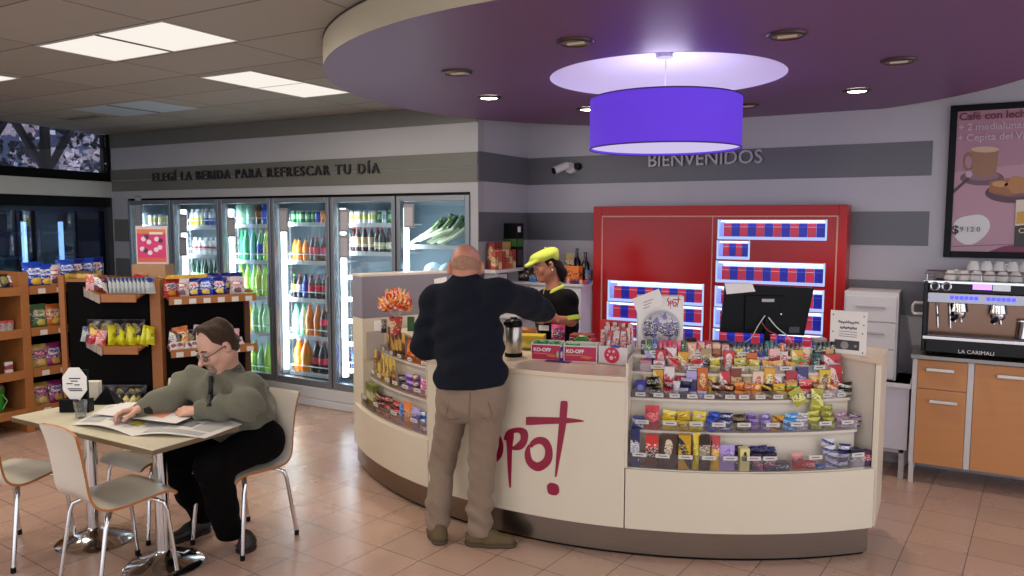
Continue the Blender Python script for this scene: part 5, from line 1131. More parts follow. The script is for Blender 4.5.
# openings for the lit trays
RX = [(718, 827, 219.5, 239.5), (717, 749.5, 240.5, 259), (716, 825, 262, 284), (715, 824, 288, 309), (714, 823, 310, 330.5), (713, 822, 332, 350)]
LX = [(608, 703.5, 282, 303), (607, 703, 304, 322.5), (606, 702, 324, 342)]
xs0, xs1 = X(602.5, 240), X(836, 240); zi = Z(720, 217)
xm = X(712, 240)
fr = MB().box(x0, xs0-.012, YR, YB-.012, 0, zt_).box(xs1+.012, x1, YR, YB-.012, 0, zt_).box(xs0-.012, xs1+.012, YR, YB-.012, zi+.012, zt_)
fr.build('frame', RED, rc, bevel=.004)
MB().box(xs0-.012, xs0, YR+.005, YR+.03, 0, zi+.012).box(xs1, xs1+.012, YR+.005, YR+.03, 0, zi+.012).box(xs0, xs1, YR+.005, YR+.03, zi, zi+.012).box(xm-.004, xm+.004, YR+.008, YR+.03, 0, zi).build('frame_line', LINE, rc)
def rowspec(r): return X(r[0], r[2]), X(r[1], r[2]), Z((r[0]+r[1])/2, r[3]), Z((r[0]+r[1])/2, r[2])
cells = sorted([rowspec(r) for r in RX], key=lambda c: -c[3]); lcells = sorted([rowspec(r) for r in LX], key=lambda c: -c[3])
pm = MB()
def door_with_holes(xa, xb, cl):
    z = zi
    for (ca, cb, za, zb) in cl:
        if z-zb > .0005: pm.box(xa, xb, YR+.012, YR+.03, zb, z)
        if ca-xa > .001: pm.box(xa, ca, YR+.012, YR+.03, za, zb)
        if xb-cb > .001: pm.box(cb, xb, YR+.012, YR+.03, za, zb)
        z = za
    pm.box(xa, xb, YR+.012, YR+.03, 0, z)
door_with_holes(xs0, xm-.004, lcells); door_with_holes(xm+.004, xs1, cells)
pm.build('front_panel', RED2, rc)
MB().box(xs0-.012, xs1+.012, YR+.2, YB-.012, 0, zi).build('back_board', RED, rc)
GLOW = emis('tray_glow', '98acf8', 1.5); TRW = mat('tray_white', 'c4cdec', .4)
packs = {}
def pack(c1):
    def fn():
        o = MB().box(-.026, .026, -.012, .012, 0, .086).build('cigarette_pack', mat('pack_'+c1, c1, .35), base=(0, 0, 0), bevel=.002)
        MB().box(-.0262, .0262, -.0125, .0125, .062, .066).build('seam', mat('pack_seam_'+c1, 'e0b0c0' if c1[0] != '2' else '5060d0', .4), o); o['category'] = 'cigarette pack'; return o
    return Kind(fn)
PR_, PB_ = pack('d8304c'), pack('2426a8')
def tray(c, n, off, lab, first=0, skip=()):
    ca, cb, za, zb = c
    t = MB().box(ca, cb, YR+.19, YR+.2, za, zb).box(ca, cb, YR+.013, YR+.19, za, za+.012).box(ca, cb, YR+.013, YR+.19, zb-.008, zb).box(ca, ca+.012, YR+.013, YR+.19, za, zb).box(cb-.012, cb, YR+.013, YR+.19, za, zb).build('lit_tray', TRW, rc)
    MB().box(ca+.013, cb-.013, YR+.186, YR+.189, za+.014, zb-.01).build('light_panel', GLOW, t)
    MB().box(ca+.02, cb-.02, YR+.02, YR+.035, zb-.02, zb-.0085).build('light_strip', emis('strip_glow', 'c8d6ff', 2.2), t)
    for q, e in ((ca-.002, ca+.010), (cb-.010, cb+.002)): MB().box(q, e, YR+.002, YR+.012, za, zb).build('end_cap', emis('cap_glow', 'a8c4f0', .7), t)
    MB().box(ca, cb, YR+.004, YR+.013, za-.004, za+.02).build('front_lip', emis('lip_glow', 'a0b2f4', .75), t)
    z = za+.0125
    pit = (cb-ca-.05)/n
    for k in range(n):
        if k in skip: continue
        xx = ca+.035+pit*(k+.5); kd = PR_ if (k+off) % 2 == 0 else PB_
        kd.put((xx, YR+.06, z+.0005), '%s cigarette pack %s from left on the %s' % ('red' if (k+off) % 2 == 0 else 'blue', ORD[k], lab), 0, 'cigarette packs in the red cabinet', scale=(pit/.0525*.96, 1, min(1.32, (zb-za-.036)/.086)))
names = ['top lit row at the right', 'short lit row under the top one', 'third lit row at the right', 'fourth lit row behind the monitor', 'fifth lit row behind the monitor', 'lowest lit row under the monitor']
for i, c in enumerate(cells): tray(c, 4 if i == 1 else 12, 0, names[i])
for i, c in enumerate(lcells): tray(c, 11, 0, ('upper', 'middle', 'lower')[i]+' lit row on the left half')
# ------------------------------------------------------------------ white units behind the cashier
WU = mat('unit_white', 'c9c6ca', .38); 
def unit(name, lab, xa, xb, ya, yb, z, doors, rows=1, cat='cabinet'):
    u = thing(name, lab, cat, ((xa+xb)/2, (ya+yb)/2, 0))
    MB().box(xa, xb, ya+.018, yb, .06, z-.022).build('carcass', WU, u); MB().box(xa-.01, xb+.01, ya-.008, yb, z-.022, z).build('top', WU, u, bevel=.003)
    MB().box(xa+.02, xb-.02, ya+.04, yb, 0, .06).build('plinth', BLACK, u)
    w = (xb-xa)/doors
    for k in range(doors):
        for r in range(rows):
            za = .07+(z-.10)*r/rows; zb_ = .07+(z-.10)*(r+1)/rows-.006
            f = MB().box(xa+w*k+.004, xa+w*(k+1)-.004, ya, ya+.017, za, zb_).build('drawer' if rows > 1 else 'door', WU, u, bevel=.002)
            MB().box(xa+w*(k+.5)-.06, xa+w*(k+.5)+.06, ya-.012, ya-.0005, (za+zb_)/2-.006, (za+zb_)/2+.006).build('handle', mat('handle_grey', '9a989c', .4), f, bevel=.003)
    return u
zc = ony(550, 283, 6.0).z; xa = XC+.02; xb = ony(589, 290, 6.0).x
unit('back_cabinet', 'white cabinet along the back wall behind the cashier', xa, min(xb, x0-.01), 6.0, YB-.01, zc, 3, 2)
# clutter along it
def small(name, lab, cat, px, py, w, d, h, m, z, Y, kind='box', seed=1):
    x = ony(px, py, Y).x
    if kind == 'box': o = MB().box(-w/2, w/2, -d/2, d/2, 0, h).build(name, m, base=(0, 0, 0), bevel=.002)
    elif kind == 'bottle': o = MB().lathe([(w*.48, 0), (w*.5, h*.02), (w*.5, h*.6), (w*.2, h*.75), (w*.18, h*.94), (w*.2, h*.94), (w*.2, h)], 14).build(name, m, base=(0, 0, 0))
    else: o = pillow_mb(w, h, d, 8, 8, None, seed).build(name, m, base=(0, 0, 0), sharp=75)
    o.location = (x, Y, z+.0006); return tag(o, lab, cat)
zc += .0003
small('orange_box', 'orange box with dark mark on the white cabinet behind the cashier', 'box', 574, 270, .125, .09, .15, pr(['d8742c', 'd8742c', '5c3424'], 9, .5, 2), zc, 6.08)
wb_ = mat('dark_bottle', '17120f', .15, coat=.5)
small('wine_bottle', 'tall dark bottle behind the orange box, left one', 'bottle', 577, 260, .075, .075, .30, wb_, zc, 6.3, 'bottle'); small('wine_bottle', 'tall dark bottle behind the orange box, right one', 'bottle', 585.5, 260, .075, .075, .27, wb_, zc, 6.25, 'bottle')
small('red_tin', 'flat red tin at the end of the cabinet by the red frame', 'tin', 585, 278, .08, .08, .03, mat('tin_red', 'b02038', .4), zc, 6.07)
for k, (px, c_, h, w, lab) in enumerate(((569, '8c7a54', .26, .1, 'brown and gold gift packet'), (562, '84503c', .16, .09, 'brown paper packet'), (556, 'b07848', .12, .07, 'tan packet'), (534, '2c84c8', .085, .07, 'bright blue box'), (527, '2c241c', .12, .06, 'dark packet'), (522, '1c1c20', .09, .08, 'black tin'), (539, 'a85a58', .15, .05, 'dusty pink packet'), (545, '7c2c2c', .08, .05, 'maroon packet'), (588, '2c5ca8', .12, .03, 'slim blue carton'))):
    small('packet', lab + ' on the white cabinet behind the cashier', 'packet', px, 272, w, .06, h, pr([c_, '2c2420', 'c8b8a0'], 16, .4, k), zc, 6.2 if k in (0, 1, 2) else 6.07, 'pillow' if k not in (3, 8) else 'box', k)
rg = random.Random(8)
for k in range(6): small('jar', '%s little jar from left at the foot of the orange box' % ORD[k], 'jar', 565+k*3.2, 280, .03, .03, .045, mat('jar_%d' % (k % 4), ('5c3c78', 'c8b090', '8c2848', '3c3c5c')[k % 4], .3), zc, 6.02, 'bottle')['group'] = 'little jars'
# wall shelf on the return wall, and the low unit under it
zs = onx(495, 271, XC+.12).z
sh = thing('side_shelf', 'white shelf of snack boxes on the side wall left of the cashier', 'shelf', (XC+.13, 5.98, zs-.03))
zs = 1.43
MB().box(XC+.009, XC+.17, 5.60, 6.14, zs-.03, zs).build('board', WU, sh, bevel=.003)
for y in (5.66, 6.08): MB().box(XC+.01, XC+.15, y, y+.02, zs-.15, zs-.031).build('bracket', WU, sh)
MB().box(XC+.171, XC+.174, 5.63, 5.78, zs-.15, zs-.04).build('price_sheet', mat('sheet_print', 'a8a4b4', .6, noise=.5, nscale=60), sh)
for k in range(6):
    y = 5.64+.062*k; o = MB().box(-.022, .022, -.026, .026, 0, .155+.012*(k % 2)).build('snack_box', pr([('b8503c', 'c85840', 'a83c34')[k % 3], 'd8c090', '6c2c24'], 18, .4, k), base=(0, 0, 0), bevel=.002)
    o.location = (XC+.13, y, zs+.0006); tag(o, '%s small red and cream snack box along the white side shelf' % ORD[k], 'box', 'snack boxes on the side shelf')
for k in range(2):
    o = MB().box(-.035, .035, -.07, .07, 0, .235).build('snack_box', pr(['8c2c28', 'c8a060', 'e0c8a0'], 14, .4, k+2), base=(0, 0, 0), bevel=.002); o.location = (XC+.06, 5.76+.15*k, zs+.0006)
    tag(o, '%s tall patterned box against the wall on the side shelf' % ORD[k], 'box')
dk = thing('dispenser', 'black dispenser with green front at the end of the side shelf', 'dispenser', (XC+.08, 6.06, zs), 0)
MB().box(XC+.015, XC+.15, 5.995, 6.12, zs+.001, zs+.40).build('body', BLACK, dk, bevel=.005)
MB().box(XC+.02, XC+.145, 5.992, 5.9948, zs+.19, zs+.26).box(XC+.1502, XC+.153, 6.0, 6.115, zs+.19, zs+.26).build('green_front', mat('disp_green', '3c6c24', .4), dk)
MB().box(XC+.1502, XC+.153, 6.01, 6.06, zs+.32, zs+.37).build('white_label', PAPER, dk)
MB().box(XC+.1502, XC+.153, 6.005, 6.115, zs+.02, zs+.16).build('dark_panel', mat('disp_panel', '3c2c34', .4), dk)
lc = thing('side_cabinet', 'pale grey low cabinet under the white side shelf', 'cabinet', (XC+.16, 5.85, 0))
MB().box(XC+.012, XC+.34, 5.60, 5.99, 0, 1.02).build('carcass', mat('unit_grey', 'a8a4aa', .4), lc); MB().box(XC+.01, XC+.36, 5.59, 5.985, 1.02, 1.045).build('top', WU, lc, bevel=.003)
# stacked drawers on the right by the coffee bar
ya = 6.10
xa, xb = ony(844, 300, ya).x, ony(899, 300, ya).x; zt2, zb2 = ony(870, 292, ya).z, ony(870, 379, ya).z
dr = thing('drawer_chest', 'white chest of drawers between red cabinet and coffee bar', 'drawers', ((xa+xb)/2, 6.28, zb2))
MB().box(xa, xb, ya+.018, YB-.012, zb2+.001, zt2).build('carcass', WU, dr, bevel=.002)
zl_ = [ony(870, y, ya).z for y in (296, 322, 348.5, 378)]
for k in range(3):
    f = MB().box(xa+.012, xb-.012, ya, ya+.017, zl_[k+1]+.004, zl_[k]-.003).build('drawer', WU, dr, bevel=.003)
    MB().box((xa+xb)/2-.1, (xa+xb)/2+.1, ya-.012, ya-.0005, (zl_[k+1]+zl_[k])/2+.012, (zl_[k+1]+zl_[k])/2+.028).build('handle', mat('handle_grey2', 'b4b2b6', .4), f, bevel=.004)
xe = ony(909, 400, 6.05).x; xs_ = ony(850, 400, 6.05).x
lb = thing('low_stand', 'white stand with metal legs under the chest of drawers', 'stand', ((xs_+xe)/2, 6.25, 0))
zk = ony(895, 449, 6.05).z
MB().box(xs_, xe, 6.05, YB-.012, zk, zb2).build('panel', mat('stand_white', 'bdbac4', .4), lb)
MB().box(xs_-.01, xe+.01, 6.03, YB-.011, zb2-.03, zb2).build('top', WU, lb)
for x in (xs_+.03, xe-.05):
    for y in (6.07, 6.42): MB().box(x, x+.035, y, y+.035, 0, zk).build('leg', mat('leg_grey', 'a8a6a8', .4), lb)
MB().box(xs_+.03, xe-.02, 6.07, 6.10, zk-.03, zk-.001).build('rail', mat('leg_grey', 'a8a6a8', .4), lb)
# ================================================================== coffee bar on the right
YC = 6.02
cX = lambda px, py=400: ony(px, py, YC).x
cZ = lambda px, py: ony(px, py, YC).z
OW = mat('cabinet_beech', 'bd8250', .4, noise=.08, nscale=3, stretch=(1, 1, 8)); FRW = mat('cabinet_frame', 'c8c6c6', .4, .2)
xa, xr = cX(911), 1.35; zb_, ztop = cZ(940, 466), .925
cb_ = thing('coffee_cabinet', 'orange beech cabinet with steel worktop carrying the coffee machine', 'cabinet', ((xa+xr)/2, 6.25, 0))
MB().box(xa, xr, YC+.02, YB-.012, zb_, ztop-.03).build('carcass', FRW, cb_)
MB().box(xa-.015, xr+.02, YC-.03, YB-.011, ztop-.03, ztop).build('worktop', mat('bar_steel', '8f8c88', .3, .9), cb_, bevel=.004)
m0, m1 = cX(966, 410), cX(972, 410)
MB().box(m0, m1, YC-.002, YC+.02, zb_, ztop-.031).box(xa, xa+.03, YC-.002, YC+.02, zb_, ztop-.031).build('mullion', FRW, cb_)
zs1 = cZ(940, 390)
mid2 = (m1+xr)/2
for (nm, a, b, z0, z1, hx, hz) in (('drawer', xa+.032, m0-.003, zs1+.003, ztop-.035, cX(940, 370), cZ(940, 370)), ('door', xa+.032, m0-.003, zb_, zs1-.003, cX(943, 402), cZ(943, 402)), ('door', m1+.003, mid2, zb_, ztop-.035, cX(1012, 377), cZ(1012, 377)), ('door', mid2+.004, xr-.01, zb_, ztop-.035, mid2+.2, .8)):
    d = MB().box(a, b, YC-.004, YC+.018, z0, z1).build(nm, OW, cb_, bevel=.002)
    h = MB().box(hx-.085, hx+.085, YC-.03, YC-.018, hz-.011, hz+.011).box(hx-.08, hx-.065, YC-.02, YC-.003, hz-.006, hz+.006).box(hx+.065, hx+.08, YC-.02, YC-.003, hz-.006, hz+.006).build('handle', mat('handle_satin', 'cfcdc8', .3, .5), d, bevel=.003)
for x in (xa+.005, xr-.04):
    for y in (YC, YB-.06): MB().box(x, x+.03, y, y+.03, 0, zb_).build('leg', FRW, cb_)
# --- espresso machine
YM = 6.10; z0 = ztop+.001
mX = lambda px, py=310: ony(px, py, YM).x
mZ = lambda px, py: ony(px, py, YM).z
xl, xe = mX(923, 330), mX(923, 330)+.98
zt = mZ(975, 281)
es = thing('espresso_machine', 'black and chrome two group espresso machine on the coffee bar', 'coffee machine', ((xl+xe)/2, 6.25, z0))
BLK = mat('machine_black', '060607', .25, spec=.3)
zA, zB_ = mZ(975, 331), mZ(975, 300)
MB().box(xl, xe, YM+.02, YB-.02, z0+.03, zt-.02).build('body', BLK, es, bevel=.01)
MB().box(xl-.006, xl+.02, YM-.10, YM+.021, z0+.03, zt-.005).box(xe-.02, xe+.006, YM-.10, YM+.021, z0+.03, zt-.005).build('side_cheek', BLK, es, bevel=.006)
for x in (xl+.05, xe-.05):
    for y in (YM, YB-.08): MB().cyl((x, y, z0), (x, y, z0+.031), .02).build('foot', BLACK, es)
MB().box(xl+.02, xe-.02, YM-.13, YM+.02, z0+.03, zA-.06).build('base_front', BLK, es, bevel=.006)
text_mesh('LA CARIMALI', .036, mat('logo_silver', 'c8c4c0', .35, .5), 'lettering', .001, WX(mX(958, 343), YM-.132, z0+.036), es)
MB().box(xl+.0, xe, YM-.14, YM+.02, zA-.06, zA-.035).build('drip_rim', CHROME, es, bevel=.004)
MB().box(xl+.03, xe-.03, YM-.12, YM+.019, zA-.034, zA-.03).build('drip_grid', mat('grid_steel', '77747a', .4, .8), es)
MB().box(xl+.03, xe-.03, YM+.012, YM+.02, zA-.03, zB_-.02).build('back_splash', mat('splash_copper', '7a5f50', .18, .9), es)
MB().box(xl+.02, xe-.02, YM-.10, YM+.021, mZ(975, 303), mZ(975, 293)).build('button_rail', mat('rail_silver', 'a8a8b0', .25, .8), es, bevel=.004)
MB().box(xl+.02, xe-.02, YM-.07, YM+.021, mZ(975, 293), zt-.02).build('upper_front', BLK, es, bevel=.006)
MB().box(xl-.01, xe+.01, YM-.08, YB-.02, zt-.02, zt).build('cup_tray', CHROME, es, bevel=.003)
MB().tube([(xl, YM-.07, zt+.045), (xe, YM-.07, zt+.045), (xe, YB-.03, zt+.045), (xl, YB-.03, zt+.045)], .005, 8, closed=True).build('cup_rail', CHROME, es)
for x in (xl+.01, xl+.33, xl+.66, xe-.01): MB().cyl((x, YM-.07, zt), (x, YM-.07, zt+.045), .004, seg=8).build('rail_post', CHROME, es)
BL = emis('button_blue', '3c3cff', 2.2)
for gx0, gx1 in ((952, 976), (988, 1013)):
    for k in range(6):
        x = mX(gx0+(gx1-gx0)*k/5, 294); z = (mZ(975, 303)+mZ(975, 293))/2+.005
        MB().box(x-.011, x+.011, YM-.104, YM-.1, z-.012, z+.012).build('button_light', BL, es)
x = mX(982, 285); MB().box(x-.055, x+.055, YM-.075, YM-.0705, mZ(982, 289), mZ(982, 284)).build('display', emis('display_violet', 'c078ff', 1.6), es)
x = mX(1001, 287); MB().box(x-.05, x+.05, YM-.085, YM-.0705, mZ(982, 289.5), mZ(982, 284)).build('badge_plate', mat('badge_silver', 'c8c8cc', .3, .7), es)
for px in (959, 998):
    x = mX(px, 300); zg = mZ(975, 303)
    g = MB().lathe([(.05, 0), (.055, -.03), (.06, -.055), (.05, -.06)], 20, 0, (x, YM-.055, zg)).build('group_head', CHROME, es)
    MB().lathe([(.045, -.061), (.045, -.085), (.035, -.1), (.02, -.105)], 18, 0, (x, YM-.055, zg)).tube([(x, YM-.1, zg-.075), (x-.01, YM-.15, zg-.08)], .011).tube([(x-.015, YM-.055, zg-.105), (x-.02, YM-.055, zg-.13)], .01).tube([(x+.015, YM-.055, zg-.105), (x+.02, YM-.055, zg-.13)], .01).build('portafilter', CHROME, g)
    MB().rings([((x-.01, YM-.15, zg-.08), .013), ((x-.02, YM-.2, zg-.087), .017), ((x-.035, YM-.25, zg-.095), .014)], 12).build('filter_handle', BLACK, g)
for x in (xl+.075, xl+.15, xe-.08): MB().tube([(x, YM-.06, mZ(975, 296)), (x, YM-.09, mZ(975, 300)), (x+.01, YM-.1, mZ(975, 318)), (x+.015, YM-.09, zA+.02)], .008).build('steam_wand', CHROME, es)
for x in (xl+.06, xl+.13): MB().tube([(x+.026*math.cos(t*PI/6), YM-.075, mZ(975, 287)+.026*math.sin(t*PI/6)) for t in range(12)], .009, 8, closed=True).build('valve_knob', CHROME, es)
MB().tube([(xl, YM+.0, mZ(923, 303)), (xl-.06, YM+.0, mZ(923, 303)), (xl-.07, YM+.0, mZ(923, 306)), (xl-.07, YM, mZ(923, 312)), (xl-.06, YM, mZ(923, 314)), (xl, YM, mZ(923, 314))], .012).build('side_handle', mat('handle_satin', 'cfcdc8', .3, .5), es)
def jug():
    o = MB().lathe([(.04, 0), (.048, .01), (.04, .09), (.044, .12), (.042, .12), (.038, .09), (.045, .012), (0, .01)], 20).build('milk_jug', CHROME, base=(0, 0, 0)); return o
# cups upside down on the tray
CUPM = mat('cup_porcelain', 'd5d2d0', .2)
def cup():
    c = MB().lathe([(.040, 0), (.042, .002), (.037, .04), (.024, .062), (.022, .066), (0, .066)], 20).build('coffee_cup', CUPM, base=(0, 0, 0))
    MB().tube([(.036, 0, .05), (.058, 0, .047), (.062, 0, .03), (.04, 0, .014)], .0045, 8).build('handle', CUPM, c); c['category'] = 'cup'; return c
CUPK = Kind(cup)
for k in range(11):
    px = 951+ (k % 6)*13; y = 6.14+(.12 if k >= 6 else 0); lvl = 0
    x = ony(px+(6 if k >= 6 else 0), 272, y).x
    CUPK.put((x, y, zt+.0008), '%s upturned white cup from left in the %s row on the coffee machine' % (ORD[k % 6], 'front' if k < 6 else 'back'), R_(-40+37*k), 'cups on the coffee machine')
for k in range(5):
    px = 974+k*13; y = 6.17
    x = ony(px, 265, y).x
    CUPK.put((x, y+.03, zt+.0675), '%s upturned white cup from left in the upper layer on coffee machine' % ORD[k], R_(20+67*k), 'cups on the coffee machine')
for k in range(4): 
    s = MB().lathe([(.03, 0), (.045, .004), (.065, .012), (.066, .014), (.045, .007), (0, .005)], 24).build('saucer', CUPM, base=(0, 0, 0)); s.location = (xl+.10, YM+.1, zt+.0008+.0075*k); tag(s, 'white saucer in the low stack at the left of the cups, %s from bottom' % ORD[k], 'saucer', 'saucers on the coffee machine')
tag(jug(), 'small steel milk jug at the right of the machine drip tray', 'jug').location = (mX(1021, 320)+.02, YM-.06, zA-.029)
# --- framed coffee poster
YP = YB-.03
p0, p1 = ony(951, 106, YP), ony(943, 257, YP); xp0 = (p0.x+p1.x)/2; xp1 = xp0+1.12; zp1, zp0 = p0.z, p1.z
po = thing('coffee_poster', 'black framed pink poster of coffee and croissants above the espresso machine', 'poster', ((xp0+xp1)/2, YP, zp0))
fw = .045
MB().box(xp0, xp0+fw, YP-.02, YB-.002, zp0, zp1).box(xp1-fw, xp1, YP-.02, YB-.002, zp0, zp1).box(xp0+fw, xp1-fw, YP-.02, YB-.002, zp1-fw, zp1).box(xp0+fw, xp1-fw, YP-.02, YB-.002, zp0, zp0+fw).build('frame', mat('frame_black', '060405', .35, spec=.15), po, bevel=.004)
pq = MB().box(xp0+fw, xp1-fw, YP-.004, YB-.002, zp0+fw, zp1-fw).build('print', mat('poster_rose', 'a8798c', .35, noise=.12, nscale=2), po)
pX = lambda px, py: ony(px, py, YP-.005).x
pZ = lambda px, py: ony(px, py, YP-.005).z
def pblob(cx, cy, rx, ry, m, nm, lay=1, n=28, f=None):
    poly = []
    for k in range(n):
        t = 2*PI*k/n; r = 1 if f is None else f(t); q = ony(cx+rx*r*math.cos(t), cy-ry*r*math.sin(t), YP-.005); poly.append((q.x, q.z))
    return MB().prism(poly, -(YP-.004), -(YP-.004-.0012*lay), 0, Matrix(((1, 0, 0, 0), (0, 0, -1, 0), (0, 1, 0, 0), (0, 0, 0, 1)))).build(nm, m, pq, smooth=False)
def ppoly(pts, m, nm, lay=1):
    poly = [((ony(a, b, YP-.005)).x, (ony(a, b, YP-.005)).z) for a, b in pts]
    return MB().prism(poly, -(YP-.004), -(YP-.004-.0012*lay), 0, Matrix(((1, 0, 0, 0), (0, 0, -1, 0), (0, 1, 0, 0), (0, 0, 0, 1)))).build(nm, m, pq, smooth=False)
PM = lambda c: mat('poster_'+c, c, .4)
ppoly([(953, 172), (1060, 160), (1100, 260), (947, 253)], PM('b48a98'), 'table_print', 1)
pblob(982, 178, 22, 7.5, PM('6a4a58'), 'saucer_print', 2); pblob(982, 176, 17, 4.5, PM('8a6474'), 'saucer_print', 3)
ppoly([(971, 150), (999, 149), (996, 173), (990, 177), (980, 177), (973, 173)], PM('94694f'), 'cup_print', 4)
pblob(985, 149.5, 14, 3, PM('c8a890'), 'milk_print', 5)
for (r, l, c) in ((1, 3, '86604e'), (.62, 4, 'a8798c')): pblob(968.5, 162, 5.5*r, 10*r, PM(c), 'handle_print', l)
pblob(1012, 193, 27, 10, PM('56303e'), 'plate_print', 2); pblob(1012, 190, 22, 7, PM('7a4a58'), 'plate_print', 3)
pblob(1004, 187, 16, 8, PM('9a6038'), 'croissant_print', 4, f=lambda t: 1+.12*math.cos(5*t)); pblob(1022, 185, 16, 9, PM('b07844'), 'croissant_print', 5, f=lambda t: 1+.12*math.cos(6*t)); pblob(1000, 184, 8, 3, PM('c89058'), 'croissant_print', 5)
pblob(1040, 190, 12, 8, PM('9a6038'), 'croissant_print', 4)
ppoly([(952, 191), (968, 177), (970, 179), (953, 194)], PM('4a2a38'), 'spoon_print', 4); pblob(969, 174, 3.5, 3.5, PM('c0a0b0'), 'spoon_print', 5)
pblob(971, 229, 17, 16, PM('d8d4d4'), 'price_blob', 3, f=lambda t: 1+.12*math.cos(2*t-.8)+.06*math.sin(3*t))
ppoly([(1016, 200), (1050, 198), (1050, 246), (1014, 247)], PM('2c2420'), 'carton_print', 6); ppoly([(1016, 200), (1050, 198), (1050, 222), (1015, 226)], PM('d8c8b8'), 'carton_print', 7); ppoly([(1017, 212), (1050, 208), (1050, 222), (1016, 224)], PM('c89838'), 'carton_print', 8)
ppoly([(990, 251), (1004, 246), (1060, 241), (1060, 256), (988, 253)], PM('7c1c50'), 'swoosh_print', 3)
ppoly([(949, 246), (1040, 243), (1040, 244), (949, 247)], PM('8a5c70'), 'small_print', 3)
def ptext(s, px, py, size, c, bold=.003):
    x = pX(px, py)
    for w_ in s.split(' '):
        o = text_mesh(w_, size, PM(c), 'lettering', .001, WX(x, YP-.0145, pZ(px, py)), pq, bold=bold*.5)
        x = max(v.co.x for v in o.data.vertices)+size*.28
ptext('Café con leche', 959, 120.5, .073, '6a1030', .003); ptext('+ 2 medialunas', 958, 131, .068, 'c8b0bc', .001); ptext('+ Cepita del Valle', 957, 141.5, .068, 'c8b0bc', .001)
ptext('$', 951.5, 233.5, .085, '3c1428', .003); ptext('9 1 2 0', 959.5, 231.5, .05, '4a4448', .0); ptext('C', 1018, 233, .05, 'd8c8a8', .001)
# ================================================================== lettering and camera on the walls
LET_G = mat('letter_grey', '2c2c2e', .4); LET_S = mat('letter_silver', 'a8a4a8', .35, .3)
def sign(s, p0, p1, Y, m, name, label, depth, sp=1.0):
    """raised wall letters from the first letter's foot p0 to the last letter's foot p1"""
    a = ony(*p0, Y); b = ony(*p1, Y); o = text_mesh(s, 1.0, m, name, 0, spacing=sp); w = o.dimensions.x
    xs = [v.co.x for v in o.data.vertices]; w = max(xs)-min(xs); me0 = min(xs); bpy.data.objects.remove(o)
    sz = (b.x-a.x)/w
    o = text_mesh(s, sz, m, name, depth, WX(a.x-me0*sz, Y-.012-depth, min(a.z, b.z) if False else (a.z+b.z)/2), None, bold=sz*.006, spacing=sp)
    import bmesh
    bm = bmesh.new(); bm.from_mesh(o.data); todo = set(bm.verts); isl = []
    while todo:
        v0 = todo.pop(); st = [v0]; cur = [v0]
        while st:
            for e in st.pop().link_edges:
                for v in e.verts:
                    if v in todo: todo.remove(v); st.append(v); cur.append(v)
        isl.append([min(v.co.x for v in cur), max(v.co.x for v in cur), cur])
    isl.sort(key=lambda q: q[0]); gl = []
    for q in isl:
        if gl and q[0] < gl[-1][1]-.35*(q[1]-q[0]): gl[-1][1] = max(gl[-1][1], q[1]); gl[-1][2] += q[2]
        else: gl.append(q)
    t = thing(name, label, 'sign', (a.x, Y-.02, a.z))
    for _, _, vs in gl:
        ix = {v: i for i, v in enumerate(vs)}; me = bpy.data.meshes.new('letter')
        me.from_pydata([v.co[:] for v in vs], [], [[ix[v] for v in f.verts] for f in {f for v in vs for f in v.link_faces}]); me.materials.append(m)
        lo = bpy.data.objects.new('letter', me); COL.objects.link(lo); adopt(lo, t)
    bm.free(); bpy.data.objects.remove(o); return t

sign('ELEGÍ LA BEBIDA PARA REFRESCAR TU DÍA', (155, 181), (381, 173.5), YF, LET_G, 'wall_lettering', 'dark raised letters above the cooler reading elegí la bebida para refrescar tu día', .012, 1.3)
sign('BIENVENIDOS', (650, 166.5), (763, 163.5), YB, LET_S, 'wall_lettering', 'silver raised letters reading bienvenidos below the violet lamp', .014)
q = ony(570, 168, YB)
cc = thing('security_camera', 'white bullet security camera on the dark wall band', 'camera', (q.x, YB-.008, q.z))
MB().cyl((q.x+.02, YB-.008, q.z), (q.x+.02, YB-.05, q.z), .055, .05, 20).build('mount', WHITE, cc)
MB().tube([(q.x+.02, YB-.05, q.z), (q.x-.02, YB-.11, q.z+.01)], .018).build('arm', WHITE, cc)
MB().cyl((q.x+.02, YB-.10, q.z+.02), (q.x-.06, YB-.21, q.z-.035), .034, .036, 18).build('body', WHITE, cc)
MB().cyl((q.x-.06, YB-.21, q.z-.035), (q.x-.066, YB-.218, q.z-.038), .034, .028, 18).build('lens', BLACK, cc)
MB().cyl((q.x+.09, YB-.008, q.z+.01), (q.x+.09, YB-.05, q.z+.01), .035, .03, 16).build('junction_cap', BLACK, cc)
# ================================================================== purple canopy, its lights and the big pendant
DC, DR, ZD = Vector((-1.56, 4.69)), 2.085, 2.70
HC, HR = Vector((-1.50, 4.46)), .685
PURPLE = mat('canopy_purple', '6e4a76', .45); FASC = mat('canopy_fascia', 'b8ad94', .5, noise=.04, nscale=3); DOME = mat('dome_white', 'e0dce4', .55)
m = MB(); n = 120; vs = []
for k in range(n):
    t = 2*PI*k/n; d = Vector((math.cos(t), math.sin(t))); o = DC+d*DR; o = Vector((max(-3.62, o.x), min(YB+.05, o.y))) if False else Vector((o.x, min(YB+.05, o.y))); i_ = HC+d*HR
    vs += [(i_.x, i_.y, ZD), (o.x, o.y, ZD)]
m.add(vs, [(2*k, 2*((k+1) % n), 2*((k+1) % n)+1, 2*k+1) for k in range(n)])
cv = struct(m.build('ceiling_canopy', PURPLE))
vs = []
for k in range(n+1):
    t = 2*PI*k/n; d = Vector((math.cos(t), math.sin(t))); o = DC+d*DR; o.y = min(YB+.05, o.y)
    for z in (ZD-.001, ZC-.012): vs.append((o.x, o.y, z))
fs = [(2*k, 2*k+2, 2*k+3, 2*k+1) for k in range(n)]
